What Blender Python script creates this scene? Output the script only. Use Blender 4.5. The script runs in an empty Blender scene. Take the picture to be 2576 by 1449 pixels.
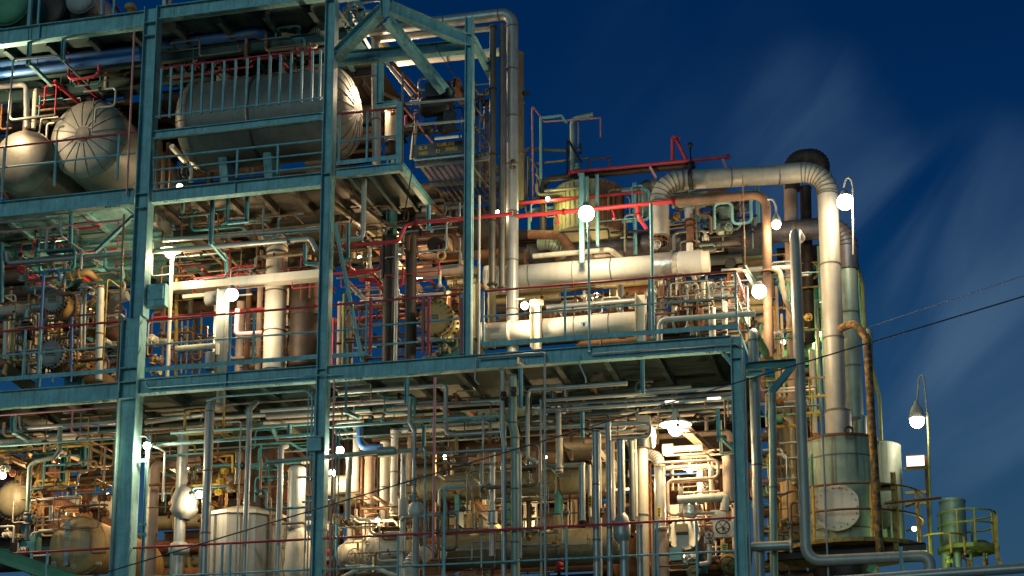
import bpy, math, random
from mathutils import Vector, Matrix
R = math.radians
random.seed(7)
sc = bpy.context.scene
C = sc.collection

# ------------------------------------------------------------------ camera
F, PX, PY, W, H = 4340.0, 1300.0, 1327.0, 2576.0, 1449.0
YAW, PITCH = R(13.9), R(11.9)
CAM = Vector((0.0, -34.0, 1.6))
cd = bpy.data.cameras.new("camera"); cam = bpy.data.objects.new("camera", cd); C.objects.link(cam)
cd.sensor_width = 36; cd.lens = 36 * F / W
cd.shift_x = -(PX - W / 2) / W; cd.shift_y = (PY - H / 2) / W
cd.clip_start = 0.1; cd.clip_end = 3000
cam.location = CAM
cam.rotation_euler = (R(90) + PITCH, 0, YAW)
sc.camera = cam
FW = Vector((-math.sin(YAW) * math.cos(PITCH), math.cos(YAW) * math.cos(PITCH), math.sin(PITCH)))
RT = Vector((math.cos(YAW), math.sin(YAW), 0))
UP = RT.cross(FW)

def ray(x, y):
    return (FW + RT * ((x - PX) / F) + UP * ((PY - y) / F))
def P(x, y, Y=0.0):                     # where the line of sight through a point meets the upright plane at depth Y
    d = ray(x, y); t = (Y - CAM.y) / d.y
    return CAM + d * t
def proj(p):
    v = p - CAM; z = v.dot(FW)
    return PX + F * v.dot(RT) / z, PY - F * v.dot(UP) / z
def mpx(x, y, Y=0.0):                   # metres per picture unit there
    return (P(x, y, Y) - CAM).dot(FW) / F

# ------------------------------------------------------------------ sky
EXPOSURE = 0.0
w = bpy.data.worlds.new("World"); sc.world = w; w.use_nodes = True
nt = w.node_tree; N = nt.nodes; L = nt.links; N.clear()
def nd(t, **k):
    n = N.new(t)
    for a, b in k.items(): setattr(n, a, b)
    return n
out = nd('ShaderNodeOutputWorld'); bg = nd('ShaderNodeBackground'); L.new(bg.outputs[0], out.inputs[0])
tc = nd('ShaderNodeTexCoord'); sep = nd('ShaderNodeSeparateXYZ'); L.new(tc.outputs['Generated'], sep.inputs[0])
rp = nd('ShaderNodeValToRGB'); L.new(sep.outputs[2], rp.inputs[0])
e = rp.color_ramp.elements
e[0].position = 0.0; e[0].color = (0.034, 0.088, 0.155, 1)
e[1].position = 1.0; e[1].color = (0.0, 0.008, 0.04, 1)
for p_, c_ in ((0.19, (0.024, 0.074, 0.140, 1)), (0.29, (0.003, 0.040, 0.118, 1)), (0.38, (0.0008, 0.024, 0.095, 1)), (0.46, (0.0003, 0.018, 0.078, 1))):
    q = rp.color_ramp.elements.new(p_); q.color = c_
mp = nd('ShaderNodeMapping'); mp.vector_type = 'TEXTURE'; mp.inputs['Scale'].default_value = (1 / 3.6, 1 / 5, 1 / 10); mp.inputs['Rotation'].default_value = (0, -0.75, 0)
L.new(tc.outputs['Generated'], mp.inputs[0])
nz = nd('ShaderNodeTexNoise'); nz.inputs['Scale'].default_value = 1.6; nz.inputs['Detail'].default_value = 4; nz.inputs['Roughness'].default_value = .45
nz.inputs['Distortion'].default_value = .6
L.new(mp.outputs[0], nz.inputs[0])
mr = nd('ShaderNodeMapRange'); mr.interpolation_type = 'SMOOTHSTEP'
mr.inputs[1].default_value = .33; mr.inputs[2].default_value = .72; L.new(nz.outputs[0], mr.inputs[0])
nd2 = nd('ShaderNodeTexNoise'); nd2.inputs['Scale'].default_value = 5; nd2.inputs['Detail'].default_value = 3; L.new(tc.outputs['Generated'], nd2.inputs[0])
vs_ = nd('ShaderNodeVectorMath', operation='SUBTRACT'); L.new(nd2.outputs['Color'], vs_.inputs[0]); vs_.inputs[1].default_value = (.5, .5, .5)
vm_ = nd('ShaderNodeVectorMath', operation='MULTIPLY_ADD'); L.new(vs_.outputs[0], vm_.inputs[0]); vm_.inputs[1].default_value = (.09, .09, .09); L.new(tc.outputs['Generated'], vm_.inputs[2])
vn_ = nd('ShaderNodeVectorMath', operation='NORMALIZE'); L.new(vm_.outputs[0], vn_.inputs[0])
acc = None
for (bx, by, rad, amt) in ((2070, 450, 4.6, .48), (2560, 790, 7.2, .62), (2350, 1040, 6.5, .32), (1700, 230, 5, .10)):
    d_ = ray(bx, by).normalized()
    dot = nd('ShaderNodeVectorMath', operation='DOT_PRODUCT'); dot.inputs[1].default_value = d_
    L.new(vn_.outputs[0], dot.inputs[0])
    m2 = nd('ShaderNodeMapRange'); m2.interpolation_type = 'SMOOTHSTEP'
    m2.inputs[1].default_value = math.cos(R(rad)); m2.inputs[2].default_value = 1.0; m2.inputs[4].default_value = amt
    L.new(dot.outputs['Value'], m2.inputs[0])
    if acc is None: acc = m2.outputs[0]
    else:
        a_ = nd('ShaderNodeMath', operation='ADD'); L.new(acc, a_.inputs[0]); L.new(m2.outputs[0], a_.inputs[1]); acc = a_.outputs[0]
mu = nd('ShaderNodeMath', operation='MULTIPLY'); L.new(acc, mu.inputs[0]); L.new(mr.outputs[0], mu.inputs[1])
mx = nd('ShaderNodeMix', data_type='RGBA'); L.new(mu.outputs[0], mx.inputs[0]); L.new(rp.outputs[0], mx.inputs[6]); mx.inputs[7].default_value = (0.055, 0.115, 0.205, 1)
L.new(mx.outputs[2], bg.inputs[0]); bg.inputs[1].default_value = 1.0

# soft fill added for plant lights behind the camera, from the front and low
sd = bpy.data.lights.new("sun", 'SUN'); sd.energy = 0.70; sd.angle = R(28); sd.color = (0.66, 1.0, 0.97)
so = bpy.data.objects.new("sun", sd); C.objects.link(so)
so.rotation_euler = Vector((0.10, 1.0, -0.05)).to_track_quat('-Z', 'Y').to_euler()

sc.view_settings.view_transform = 'Standard'; sc.view_settings.look = 'None'
sc.view_settings.exposure = EXPOSURE; sc.view_settings.gamma = 1
sc.render.engine = 'CYCLES'
sc.cycles.use_denoising = True; sc.cycles.max_bounces = 5; sc.cycles.diffuse_bounces = 3; sc.cycles.glossy_bounces = 3
sc.cycles.sample_clamp_indirect = 4; sc.cycles.use_light_tree = True
sc.cycles.caustics_reflective = False; sc.cycles.caustics_refractive = False

# ------------------------------------------------------------------ materials
MATS = {}
def mat(n, col, rough=.6, metal=0., var=.25, rust=0., rcol=(.10, .035, .012), bump=.15, streak=0., scol=None, scale=3.):
    m = bpy.data.materials.new(n); m.use_nodes = True; t = m.node_tree; N = t.nodes; L = t.links
    b = N['Principled BSDF']; b.inputs['Roughness'].default_value = rough; b.inputs['Metallic'].default_value = metal
    tc = N.new('ShaderNodeTexCoord')
    n1 = N.new('ShaderNodeTexNoise'); n1.inputs['Scale'].default_value = scale; n1.inputs['Detail'].default_value = 6; n1.inputs['Roughness'].default_value = .65
    L.new(tc.outputs['Object'], n1.inputs[0])
    r = N.new('ShaderNodeValToRGB'); L.new(n1.outputs[0], r.inputs[0])
    r.color_ramp.elements[0].position = .3; r.color_ramp.elements[1].position = .7
    r.color_ramp.elements[0].color = tuple(c * (1 - var) for c in col) + (1,)
    r.color_ramp.elements[1].color = tuple(min(1, c * (1 + var * .6)) for c in col) + (1,)
    cur = r.outputs[0]
    if streak:
        mp = N.new('ShaderNodeMapping'); mp.inputs['Scale'].default_value = (7, 7, .55); L.new(tc.outputs['Object'], mp.inputs[0])
        n3 = N.new('ShaderNodeTexNoise'); n3.inputs['Scale'].default_value = 1.6; n3.inputs['Detail'].default_value = 5; L.new(mp.outputs[0], n3.inputs[0])
        k = N.new('ShaderNodeMapRange'); k.inputs[1].default_value = .5; k.inputs[2].default_value = .72; k.inputs[4].default_value = streak; L.new(n3.outputs[0], k.inputs[0])
        x = N.new('ShaderNodeMix'); x.data_type = 'RGBA'; L.new(k.outputs[0], x.inputs[0]); L.new(cur, x.inputs[6]); x.inputs[7].default_value = tuple(scol or rcol) + (1,)
        cur = x.outputs[2]
    if rust:
        n2 = N.new('ShaderNodeTexNoise'); n2.inputs['Scale'].default_value = scale * 2.3; n2.inputs['Detail'].default_value = 8; n2.inputs['Roughness'].default_value = .7
        L.new(tc.outputs['Object'], n2.inputs[0])
        k = N.new('ShaderNodeMapRange'); k.inputs[1].default_value = .72 - .35 * rust; k.inputs[2].default_value = .80 - .28 * rust; L.new(n2.outputs[0], k.inputs[0])
        x = N.new('ShaderNodeMix'); x.data_type = 'RGBA'; L.new(k.outputs[0], x.inputs[0]); L.new(cur, x.inputs[6]); x.inputs[7].default_value = tuple(rcol) + (1,)
        cur = x.outputs[2]
        if metal:
            q = N.new('ShaderNodeMath'); q.operation = 'MULTIPLY_ADD'; q.inputs[1].default_value = -metal; q.inputs[2].default_value = metal
            L.new(k.outputs[0], q.inputs[0]); L.new(q.outputs[0], b.inputs['Metallic'])
    L.new(cur, b.inputs['Base Color'])
    if bump:
        n4 = N.new('ShaderNodeTexNoise'); n4.inputs['Scale'].default_value = 9; n4.inputs['Detail'].default_value = 5; L.new(tc.outputs['Object'], n4.inputs[0])
        bp = N.new('ShaderNodeBump'); bp.inputs['Strength'].default_value = bump; bp.inputs['Distance'].default_value = .02
        L.new(n4.outputs[0], bp.inputs['Height']); L.new(bp.outputs[0], b.inputs['Normal'])
    MATS[n] = m
    return m
mat('teal', (.22, .465, .49), .55, 0, .32, .28, (.12, .09, .06), .18, .75, (.07, .19, .20))
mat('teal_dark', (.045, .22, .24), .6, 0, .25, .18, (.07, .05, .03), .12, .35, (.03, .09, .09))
mat('teal_light', (.20, .43, .43), .5, 0, .18, .12, (.1, .07, .04), .1)
mat('green', (.10, .30, .17), .6, 0, .25, .15, (.08, .06, .03), .12)
mat('clad', (.36, .37, .35), .42, .4, .16, .06, (.16, .11, .06), .14, .45, (.27, .26, .22))
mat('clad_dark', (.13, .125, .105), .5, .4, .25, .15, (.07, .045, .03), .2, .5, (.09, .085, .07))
mat('clad_green', (.27, .34, .285), .5, .3, .2, .08, (.13, .12, .05), .15, .5, (.15, .2, .13))
mat('galv', (.30, .33, .32), .45, .5, .2, .05, (.14, .09, .05), .1)
mat('foil', (.72, .68, .60), .3, .7, .25, 0, bump=1.0)
mat('cream', (.66, .60, .47), .5, 0, .14, .05, (.25, .16, .08), .1, .45, (.38, .30, .18))
mat('white', (.68, .64, .55), .5, 0, .10, .05, (.35, .25, .14), .1, .3, (.5, .44, .32))
mat('tan', (.50, .32, .13), .55, 0, .2, .12, (.16, .08, .035), .15, .5, (.24, .15, .075))
mat('pinkish', (.55, .40, .31), .6, 0, .2, .12, (.25, .12, .06), .15, .5, (.30, .18, .11))
mat('olive', (.24, .21, .12), .5, .1, .22, .10, (.10, .06, .03), .15, .6, (.10, .085, .05))
mat('grey', (.34, .345, .32), .6, .1, .16, .08, (.12, .09, .05), .12, .6, (.18, .17, .13))
mat('slate', (.16, .19, .19), .6, .1, .2, .1, (.08, .05, .03), .15, .4, (.08, .09, .085))
mat('rust', (.17, .075, .035), .8, .0, .5, .5, (.07, .025, .012), .5)
mat('rust_orange', (.32, .13, .04), .75, 0, .5, .45, (.12, .04, .015), .4)
mat('rust_dark', (.055, .036, .026), .6, .25, .5, .45, (.085, .036, .016), .4)
mat('rust_yellow', (.36, .24, .04), .7, 0, .4, .6, (.10, .04, .015), .4)
mat('vessel_grey', (.17, .175, .16), .5, .15, .2, .08, (.12, .07, .03), .12, .5, (.10, .10, .085))
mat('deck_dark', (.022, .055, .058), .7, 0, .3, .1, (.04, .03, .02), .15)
mat('clad_warm', (.42, .395, .335), .48, .2, .18, .08, (.2, .13, .07), .16, .6, (.33, .28, .21))
mat('umber', (.20, .115, .07), .7, .05, .4, .4, (.10, .045, .02), .35)
mat('seam', (.14, .125, .10), .6, .1, .3, .3, (.08, .05, .03), .1)
mat('rusty_stain', (.075, .045, .028), .75, .1, .5, .75, (.34, .18, .03), .35, .5, (.05, .03, .02))
mat('near_black', (.028, .020, .015), .8, 0, .5, .3, (.05, .025, .012), .3)  # near-black brown for far pipes, rear deck strip and dark pipe bands
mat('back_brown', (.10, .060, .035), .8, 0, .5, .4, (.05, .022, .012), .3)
mat('tank_green', (.29, .36, .28), .55, .1, .25, .12, (.13, .11, .05), .2, .8, (.07, .075, .055))
mat('navy', (.045, .052, .075), .5, .2, .35, .5, (.12, .06, .025), .3, .5, (.16, .09, .035))
mat('black', (.014, .014, .016), .55, .2, .4, .1, (.05, .03, .02), .3)
mat('blue', (.04, .135, .36), .45, 0, .2, .1, (.09, .10, .09), .1, .3, (.04, .12, .30))
mat('red', (.46, .028, .05), .5, 0, .2, .12, (.20, .03, .02), .1)
mat('bright_red', (.50, .032, .038), .45, 0, .15, .08, (.3, .03, .02), .1)
mat('faded_pink', (.56, .24, .25), .6, 0, .25, .25, (.25, .12, .08), .1)
mat('copper', (.40, .22, .11), .55, .2, .3, .2, (.2, .08, .03), .2)
mat('yellow', (.62, .43, .05), .55, 0, .2, .25, (.22, .11, .03), .15)
mat('lime', (.24, .27, .075), .6, 0, .35, .45, (.16, .14, .03), .15)
mat('stained_yellow', (.30, .31, .20), .6, .1, .3, .15, (.25, .12, .05), .3, .9, (.33, .20, .07))
mat('magenta', (.8, .08, .35), .5)
mat('grating', (.12, .10, .075), .75, .2, .5, .4, (.06, .04, .02), .4)
mat('concrete', (.22, .22, .21), .9, 0, .3, 0, bump=.5)
mat('asphalt', (.05, .05, .05), .95, 0, .3, 0, bump=.5)
mat('plate_dark', (.05, .055, .05), .5)
mat('letter_yellow', (.95, .62, .16), .6)
mat('letter_black', (.02, .02, .02), .6)
mat('cable', (.035, .05, .07), .5)
mat('brass', (.45, .36, .16), .35, .5, .3, .2, (.2, .12, .04), .2)

def emis(n, col, s):
    m = bpy.data.materials.new(n); m.use_nodes = True; b = m.node_tree.nodes['Principled BSDF']
    b.inputs['Base Color'].default_value = (.8, .8, .8, 1); b.inputs['Emission Color'].default_value = (*col, 1); b.inputs['Emission Strength'].default_value = s
    MATS[n] = m
emis('lit', (1, .93, .80), 25); emis('panel_lit', (1, .92, .80), 1.6); emis('strip_glint', (1, .9, .75), 2.2)

# ------------------------------------------------------------------ mesh builder
class MB:
    def __init__(s): s.v = []; s.f = []; s.sm = []; s.mi = []
    def add(s, vs, fs, smooth=False, mi=0):
        k = len(s.v); s.v += [Vector(a) for a in vs]
        s.f += [tuple(i + k for i in f) for f in fs]; s.sm += [smooth] * len(fs); s.mi += [mi] * len(fs)
    def box(s, c, size, M=None):
        x, y, z = (a / 2 for a in size)
        vs = [Vector((i * x, j * y, k * z)) for i in (-1, 1) for j in (-1, 1) for k in (-1, 1)]
        if M is not None: vs = [M @ v for v in vs]
        c = Vector(c)
        s.add([v + c for v in vs], [(0, 1, 3, 2), (4, 6, 7, 5), (0, 4, 5, 1), (2, 3, 7, 6), (0, 2, 6, 4), (1, 5, 7, 3)])
        return s
    def extr(s, prof, a, b, up=Vector((0, 0, 1)), caps=True):   # closed 2D outline (u across, v up) carried from a to b
        d = (b - a).normalized()
        if abs(d.dot(up)) > .95: up = Vector((0, 1, 0))
        u = d.cross(up).normalized(); v = u.cross(d)
        n = len(prof)
        vs = [a + u * p[0] + v * p[1] for p in prof] + [b + u * p[0] + v * p[1] for p in prof]
        fs = [(i, (i + 1) % n, n + (i + 1) % n, n + i) for i in range(n)]
        if caps: fs += [tuple(range(n))[::-1], tuple(range(n, 2 * n))]
        s.add(vs, fs); return s
    def lathe(s, o, ax, prof, n=24, smooth=True):               # prof: (along, radius)
        ax = Vector(ax).normalized(); t = Vector((0, 0, 1)) if abs(ax.z) < .9 else Vector((1, 0, 0))
        u = ax.cross(t).normalized(); v = ax.cross(u); o = Vector(o)
        vs = []; fs = []
        for (z, r) in prof:
            for i in range(n):
                a = 2 * math.pi * i / n
                vs.append(o + ax * z + (u * math.cos(a) + v * math.sin(a)) * max(r, 1e-4))
        for k in range(len(prof) - 1):
            for i in range(n):
                j = (i + 1) % n
                fs.append((k * n + i, k * n + j, (k + 1) * n + j, (k + 1) * n + i))
        s.add(vs, fs, smooth)
        return s
    def cyl(s, a, b, r, n=12, smooth=True):
        a = Vector(a); b = Vector(b); l = (b - a).length
        if l < 1e-6: return s
        s.lathe(a, b - a, [(0, 0), (0, r), (0, r), (l, r), (l, r), (l, 0)], n, smooth); return s
    def tube(s, pts, r, n=12, bend=None, band=0., bw=.03, bo=.012, ribs=False, hm=0):
        P3 = [Vector(p) for p in pts]
        bend = r * 3 if bend is None else bend
        path = []; kinds = []
        for i, p in enumerate(P3):
            if i in (0, len(P3) - 1): path.append(p); kinds.append(0); continue
            a = P3[i - 1] - p; b = P3[i + 1] - p
            la, lb = a.length, b.length
            if la < 1e-5 or lb < 1e-5: continue
            a /= la; b /= lb
            ang = math.acos(max(-1, min(1, a.dot(b))))
            if ang > 3.08: continue
            t = min(bend / math.tan(ang / 2) if ang > .01 else bend, la * .48, lb * .48)
            rr = t * math.tan(ang / 2)
            cen = p + (a + b).normalized() * (rr / math.sin(ang / 2))
            s0 = p + a * t - cen; s1 = p + b * t - cen
            tot = math.pi - ang; k = max(3, int(tot / R(11 if ribs else 15)))
            axs = s0.cross(s1).normalized()
            for q in range(k + 1):
                path.append(cen + Matrix.Rotation(tot * q / k, 3, axs) @ s0); kinds.append(1)
        # frames
        m = len(path)
        tg = [((path[min(i + 1, m - 1)] - path[max(i - 1, 0)]).normalized()) for i in range(m)]
        t0 = tg[0]; u = t0.cross(Vector((0, 0, 1)) if abs(t0.z) < .9 else Vector((1, 0, 0))).normalized()
        rings = []
        for i in range(m):
            if i:
                q = tg[i - 1].rotation_difference(tg[i]); u = (q @ u).normalized()
            rings.append((path[i], tg[i], u.copy()))
        def ring(c, t, u, rad):
            v = t.cross(u)
            return [c + (u * math.cos(2 * math.pi * i / n) + v * math.sin(2 * math.pi * i / n)) * rad for i in range(n)]
        vs = []
        for (c, t, u_) in rings: vs += ring(c, t, u_, r)
        fs = []
        for k in range(m - 1):
            for i in range(n):
                j = (i + 1) % n; fs.append((k * n + i, k * n + j, (k + 1) * n + j, (k + 1) * n + i))
        s.add(vs, fs, True)
        s.add(vs[:n], [tuple(range(n))[::-1]]); s.add(vs[-n:], [tuple(range(n))])
        def hoop(c, t, u_, wd, h):
            a = ring(c - t * wd / 2, t, u_, r); b = ring(c - t * wd / 2, t, u_, r + h); d = ring(c + t * wd / 2, t, u_, r + h); g = ring(c + t * wd / 2, t, u_, r)
            f = []
            for q in range(3):
                for i in range(n):
                    j = (i + 1) % n; f.append((q * n + i, q * n + j, (q + 1) * n + j, (q + 1) * n + i))
            s.add(a + b + d + g, f, False, hm)
        if ribs:
            for i in range(m):
                if kinds[i]: hoop(*rings[i], .022, r * .06)
        if band:
            for k in range(m - 1):
                if kinds[k] and kinds[k + 1]: continue
                a, b = path[k], path[k + 1]; l = (b - a).length; c = max(1, round(l / band))
                if l < band * .6: continue
                for q in range(c + 1):
                    z = min(max(q / c, .01), .99)
                    hoop(a.lerp(b, z), (b - a).normalized(), rings[k][2] if not kinds[k] else rings[k + 1][2], bw, bo)
        s.path = path; return s
    def torus(s, c, ax, R_, r, n=20, k=6):
        ax = Vector(ax).normalized(); t = Vector((0, 0, 1)) if abs(ax.z) < .9 else Vector((1, 0, 0))
        u = ax.cross(t).normalized(); v = ax.cross(u); vs = []; fs = []
        for i in range(n):
            a = 2 * math.pi * i / n; rd = u * math.cos(a) + v * math.sin(a)
            for j in range(k):
                b = 2 * math.pi * j / k
                vs.append(Vector(c) + rd * (R_ + r * math.cos(b)) + ax * r * math.sin(b))
        for i in range(n):
            for j in range(k):
                fs.append((i * k + j, ((i + 1) % n) * k + j, ((i + 1) % n) * k + (j + 1) % k, i * k + (j + 1) % k))
        s.add(vs, fs, True); return s
    def obj(s, name, m, parent=None, origin=None, m2=None):
        if parent is not None: origin = Vector(parent['_o'])
        elif origin is None:
            lo = min(s.v, key=lambda q: q.z); origin = sum(s.v, Vector()) / len(s.v); origin.z = lo.z
        origin = Vector(origin)
        me = bpy.data.meshes.new(name); me.from_pydata([tuple(q - origin) for q in s.v], [], s.f)
        me.polygons.foreach_set('use_smooth', s.sm); me.materials.append(MATS[m])
        if m2: me.materials.append(MATS[m2]); me.polygons.foreach_set('material_index', s.mi)
        me.update()
        o = bpy.data.objects.new(name, me); C.objects.link(o)
        o['_o'] = tuple(origin)
        if parent is None: o.location = origin
        else: o.parent = parent
        return o
def tag(o, label, cat, group=None):
    o['label'] = label; o['category'] = cat; o['kind'] = 'thing'
    if group: o['group'] = group
    return o
def root(name, label, cat, at, group=None):
    o = bpy.data.objects.new(name, None); C.objects.link(o); o.location = at; o['_o'] = tuple(at); o.empty_display_size = .2
    return tag(o, label, cat, group)

def way(pts, Y):                         # list of sight points -> world points, straightened to upright / level / receding runs
    res = []; py = None
    for p in pts:
        if p[0] == 'd':                  # recede level until the picture x is reached
            a = res[-1]; lo, hi = a.y - 6, a.y + 14
            f = lambda y: proj(Vector((a.x, y, a.z)))[0] - p[1]
            for _ in range(50):
                m = (lo + hi) / 2
                if (f(lo) < 0) == (f(m) < 0): lo = m
                else: hi = m
            q = Vector((a.x, lo, a.z)); res.append(q); py = lo; continue
        yy = p[2] if len(p) > 2 else (Y if py is None else py)
        q = P(p[0], p[1], yy)
        if res and abs(res[-1].y - yy) < 1e-6:
            a = res[-1]; dx = abs(q.x - a.x); dz = abs(q.z - a.z)
            if dx < .12 * dz: q.x = a.x
            elif dz < .09 * dx: q.z = a.z
        res.append(q); py = yy
    return res
def Wd(p, w_, Y): return w_ * mpx(p[0], p[1], p[2] if len(p) > 2 else Y)

def flange(mb, c, ax, r, th=.05):
    ax = Vector(ax).normalized()
    mb.cyl(c - ax * th * .5, c + ax * th * .5, r, 20)
    t = Vector((0, 0, 1)) if abs(ax.z) < .9 else Vector((1, 0, 0)); u = ax.cross(t).normalized(); v = ax.cross(u)
    n = 10
    for i in range(n):
        a = 2 * math.pi * i / n; q = c + (u * math.cos(a) + v * math.sin(a)) * r * .86
        mb.cyl(q - ax * th * .9, q + ax * th * .9, r * .07, 6, False)

def pipe(name, label, pts, w_, m, Y=0., bend=None, band=0., fl=(), grp=None, cat='pipe', ribs=False, n=None, flm=None, bo=.012):
    ws = way(pts, Y); r = Wd(pts[0], w_, Y) / 2
    n = n or (10 if r < .04 else 14 if r < .09 else 22)
    hm = 1 if w_ >= 17 and m in ('clad', 'clad_warm', 'clad_green', 'cream', 'white', 'foil', 'navy', 'rust_dark', 'clad_dark') else 0
    mb = MB().tube(ws, r, n, None if bend is None else bend, band, ribs=ribs, bo=bo, hm=hm)
    o = mb.obj(name, m, None, ws[0], ('near_black' if m in ('navy', 'rust_dark', 'clad_dark') else 'seam') if hm else None); tag(o, label, cat, grp)
    for (i, t) in fl:
        a, b = ws[i], ws[i + 1]; fb = MB(); flange(fb, a.lerp(b, t), b - a, r * 1.55, max(.03, r * .4)); fb.obj('flange', flm or m, o)
    return o
def hprof(h, b, tw, tf):                 # H section, web upright (v), flanges at +-h/2
    x, t, y = b / 2, tw / 2, h / 2
    return [(-x, -y), (x, -y), (x, -y + tf), (t, -y + tf), (t, y - tf), (x, y - tf), (x, y), (-x, y), (-x, y - tf), (-t, y - tf), (-t, -y + tf), (-x, -y + tf)]
def beam(name, label, a, b, hpx, m='teal', Y=0., b_=.2, stiff=1.6, bolts=(), grp=None, cat='beam'):
    A, B = way([a, b], Y); h = Wd(a, hpx, Y)
    if abs(A.y - B.y) < 1e-5 and abs(A.z - B.z) < .12 * abs(A.x - B.x): A.z = B.z = (A.z + B.z) / 2
    o = MB().extr(hprof(h, b_, .014, .02), A, B).obj(name, m, None, A.lerp(B, .5)); tag(o, label, cat, grp)
    d = (B - A); l = d.length; d.normalize(); side = d.cross(Vector((0, 0, 1))).normalized()
    if side.y > 0: side = -side
    if stiff:
        k = int(l / stiff)
        for i in range(1, k):
            s_ = MB(); c = A + d * (l * i / k); M = Matrix((d, side, Vector((0, 0, 1)))).transposed()
            s_.box(c + side * b_ * .25, (.012, b_ * .48, h - .05), M); s_.obj('stiffener', m, o)
    for x in bolts:
        t = (P(x, a[1], A.y).x - A.x) / (B.x - A.x); c = A.lerp(B, t)
        s_ = MB(); M = Matrix((d, side, Vector((0, 0, 1)))).transposed()
        s_.box(c + side * .012, (.34, .012, h - .09), M)
        for i in range(-2, 3):
            for j in (-2.6, -1.5, 1.5, 2.6):
                q = c + side * .018 + d * (j * .05) + Vector((0, 0, i * h * .16)); s_.cyl(q, q + side * .02, .013, 6, False)
        for j in (-3, -2, -1, 1, 2, 3):
            for e_ in (.35, .75):
                q = c + side * b_ * .5 * e_ + d * (j * .06) - Vector((0, 0, h / 2)); s_.cyl(q, q - Vector((0, 0, .022)), .014, 6, False)
        s_.obj('splice_plate', m, o)
    return o
def column(name, label, x0, y0, x1, y1, wpx, m='teal', Y=0., d_=.3, splice=(), grp=None, plates=()):
    A = P(x0, y0, Y); B = P(x1, y1, Y); B.x = A.x = (A.x + B.x) / 2
    wd = Wd((x0, y0), wpx, Y)
    o = MB().extr(hprof(wd, d_, .016, .022), A, B, Vector((1, 0, 0))).obj(name, m, None, B); tag(o, label, 'column', grp)
    for y in plates:
        q = P(x0, y, Y); s_ = MB().box((A.x, Y - d_ * .25, q.z), (wd - .05, d_ * .47, .016)); s_.obj('stiffener', m, o)
    for y in splice:
        q = P(x0, y, Y); s_ = MB(); s_.box((A.x, Y - .016, q.z), (wd - .08, .014, .5))
        for i in range(-3, 4):
            for j in (-1.4, -.6, .6, 1.4):
                c = Vector((A.x + j * wd * .2, Y - .023, q.z + i * .068)); s_.cyl(c, c + Vector((0, -.018, 0)), .013, 6, False)
        s_.obj('splice_plate', m, o)
    return o
def bar(name, label, pts, w_, m='teal', Y=0., cat='bracket', grp=None, kind='L', t=None):
    ws = way(pts, Y); s_ = Wd(pts[0], w_, Y); t = t or s_; mb = MB()
    for a, b in zip(ws, ws[1:]):
        h, x = s_ / 2, t / 2
        if kind == 'box': pr = [(-x, -h), (x, -h), (x, h), (-x, h)]
        elif kind == 'H': pr = hprof(s_, t, .01, .012)
        elif kind == 'C': pr = [(-x, -h), (x, -h), (x, -h + .01), (-x + .01, -h + .01), (-x + .01, h - .01), (x, h - .01), (x, h), (-x, h)]
        else: pr = [(-x, -h), (x, -h), (x, -h + .008), (-x + .008, -h + .008), (-x + .008, h), (-x, h)]
        up = Vector((0, 0, 1))
        if abs((b - a).normalized().z) > .95: up = Vector((1, 0, 0))
        mb.extr(pr, a, b, up)
    return tag(mb.obj(name, m, None, ws[0]), label, cat, grp)
def rail(name, label, top, posts, mids=(.55,), Hh=1.1, Y=-.05, tm='red', m='teal', w_=6, pw=5, toe=False, grp=None, bars=None, rt=None):
    ws = way(top, Y); o = root(name, label, 'railing', ws[0] - Vector((0, 0, Hh)), grp); r = Wd(top[0], w_, Y) / 2
    MB().tube(ws, r, 8, .05).obj('top_rail', tm, o)
    for d_ in mids: MB().tube([q - Vector((0, 0, d_)) for q in ws], r * .85, 8, .05).obj('mid_rail', m, o)
    def at(x):
        for a, b in zip(ws, ws[1:]):
            xa, xb = proj(a)[0], proj(b)[0]
            if min(xa, xb) - 1 <= x <= max(xa, xb) + 1:
                lo, hi = 0., 1.
                for _ in range(30):
                    mm = (lo + hi) / 2
                    if (proj(a.lerp(b, mm))[0] < x) == (xa < xb): lo = mm
                    else: hi = mm
                return a.lerp(b, lo)
        return ws[0]
    pr = pw * mpx(top[0][0], top[0][1], Y) / 2
    for x in posts:
        q = at(x); mb = MB(); mb.extr([(-pr, -pr), (pr, -pr), (pr, pr), (-pr, pr)], q - Vector((0, 0, Hh)), q - Vector((0, 0, r * .6)), Vector((1, 0, 0)))
        mb.obj('post' if not bars else 'baluster', m, o)
    if toe:
        for a, b in zip(ws, ws[1:]):
            MB().extr([(-.006, -.05), (.006, -.05), (.006, .05), (-.006, .05)], a - Vector((0, 0, Hh - .05)), b - Vector((0, 0, Hh - .05))).obj('toe_board', m, o)
    return o
def wheel(mb, c, ax, R_, sp=5, rt=.10):
    mb.torus(c, ax, R_, R_ * rt, 20, 6)
    ax = Vector(ax).normalized(); t = Vector((0, 0, 1)) if abs(ax.z) < .9 else Vector((1, 0, 0)); u = ax.cross(t).normalized(); v = ax.cross(u)
    for i in range(sp):
        a = 2 * math.pi * i / sp + .3; mb.cyl(c, c + (u * math.cos(a) + v * math.sin(a)) * R_, R_ * .08, 6)
    mb.cyl(c - ax * R_ * .15, c + ax * R_ * .15, R_ * .2, 8)
AX = {'x': Vector((1, 0, 0)), 'y': Vector((0, 1, 0)), 'z': Vector((0, 0, 1)), '-y': Vector((0, -1, 0)), '-x': Vector((-1, 0, 0)), '-z': Vector((0, 0, -1)),
      'f': Vector((.25, -1, -.25)).normalized(), 'u': Vector((.1, -.5, .85)).normalized()}
VN = ['valve']
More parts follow.
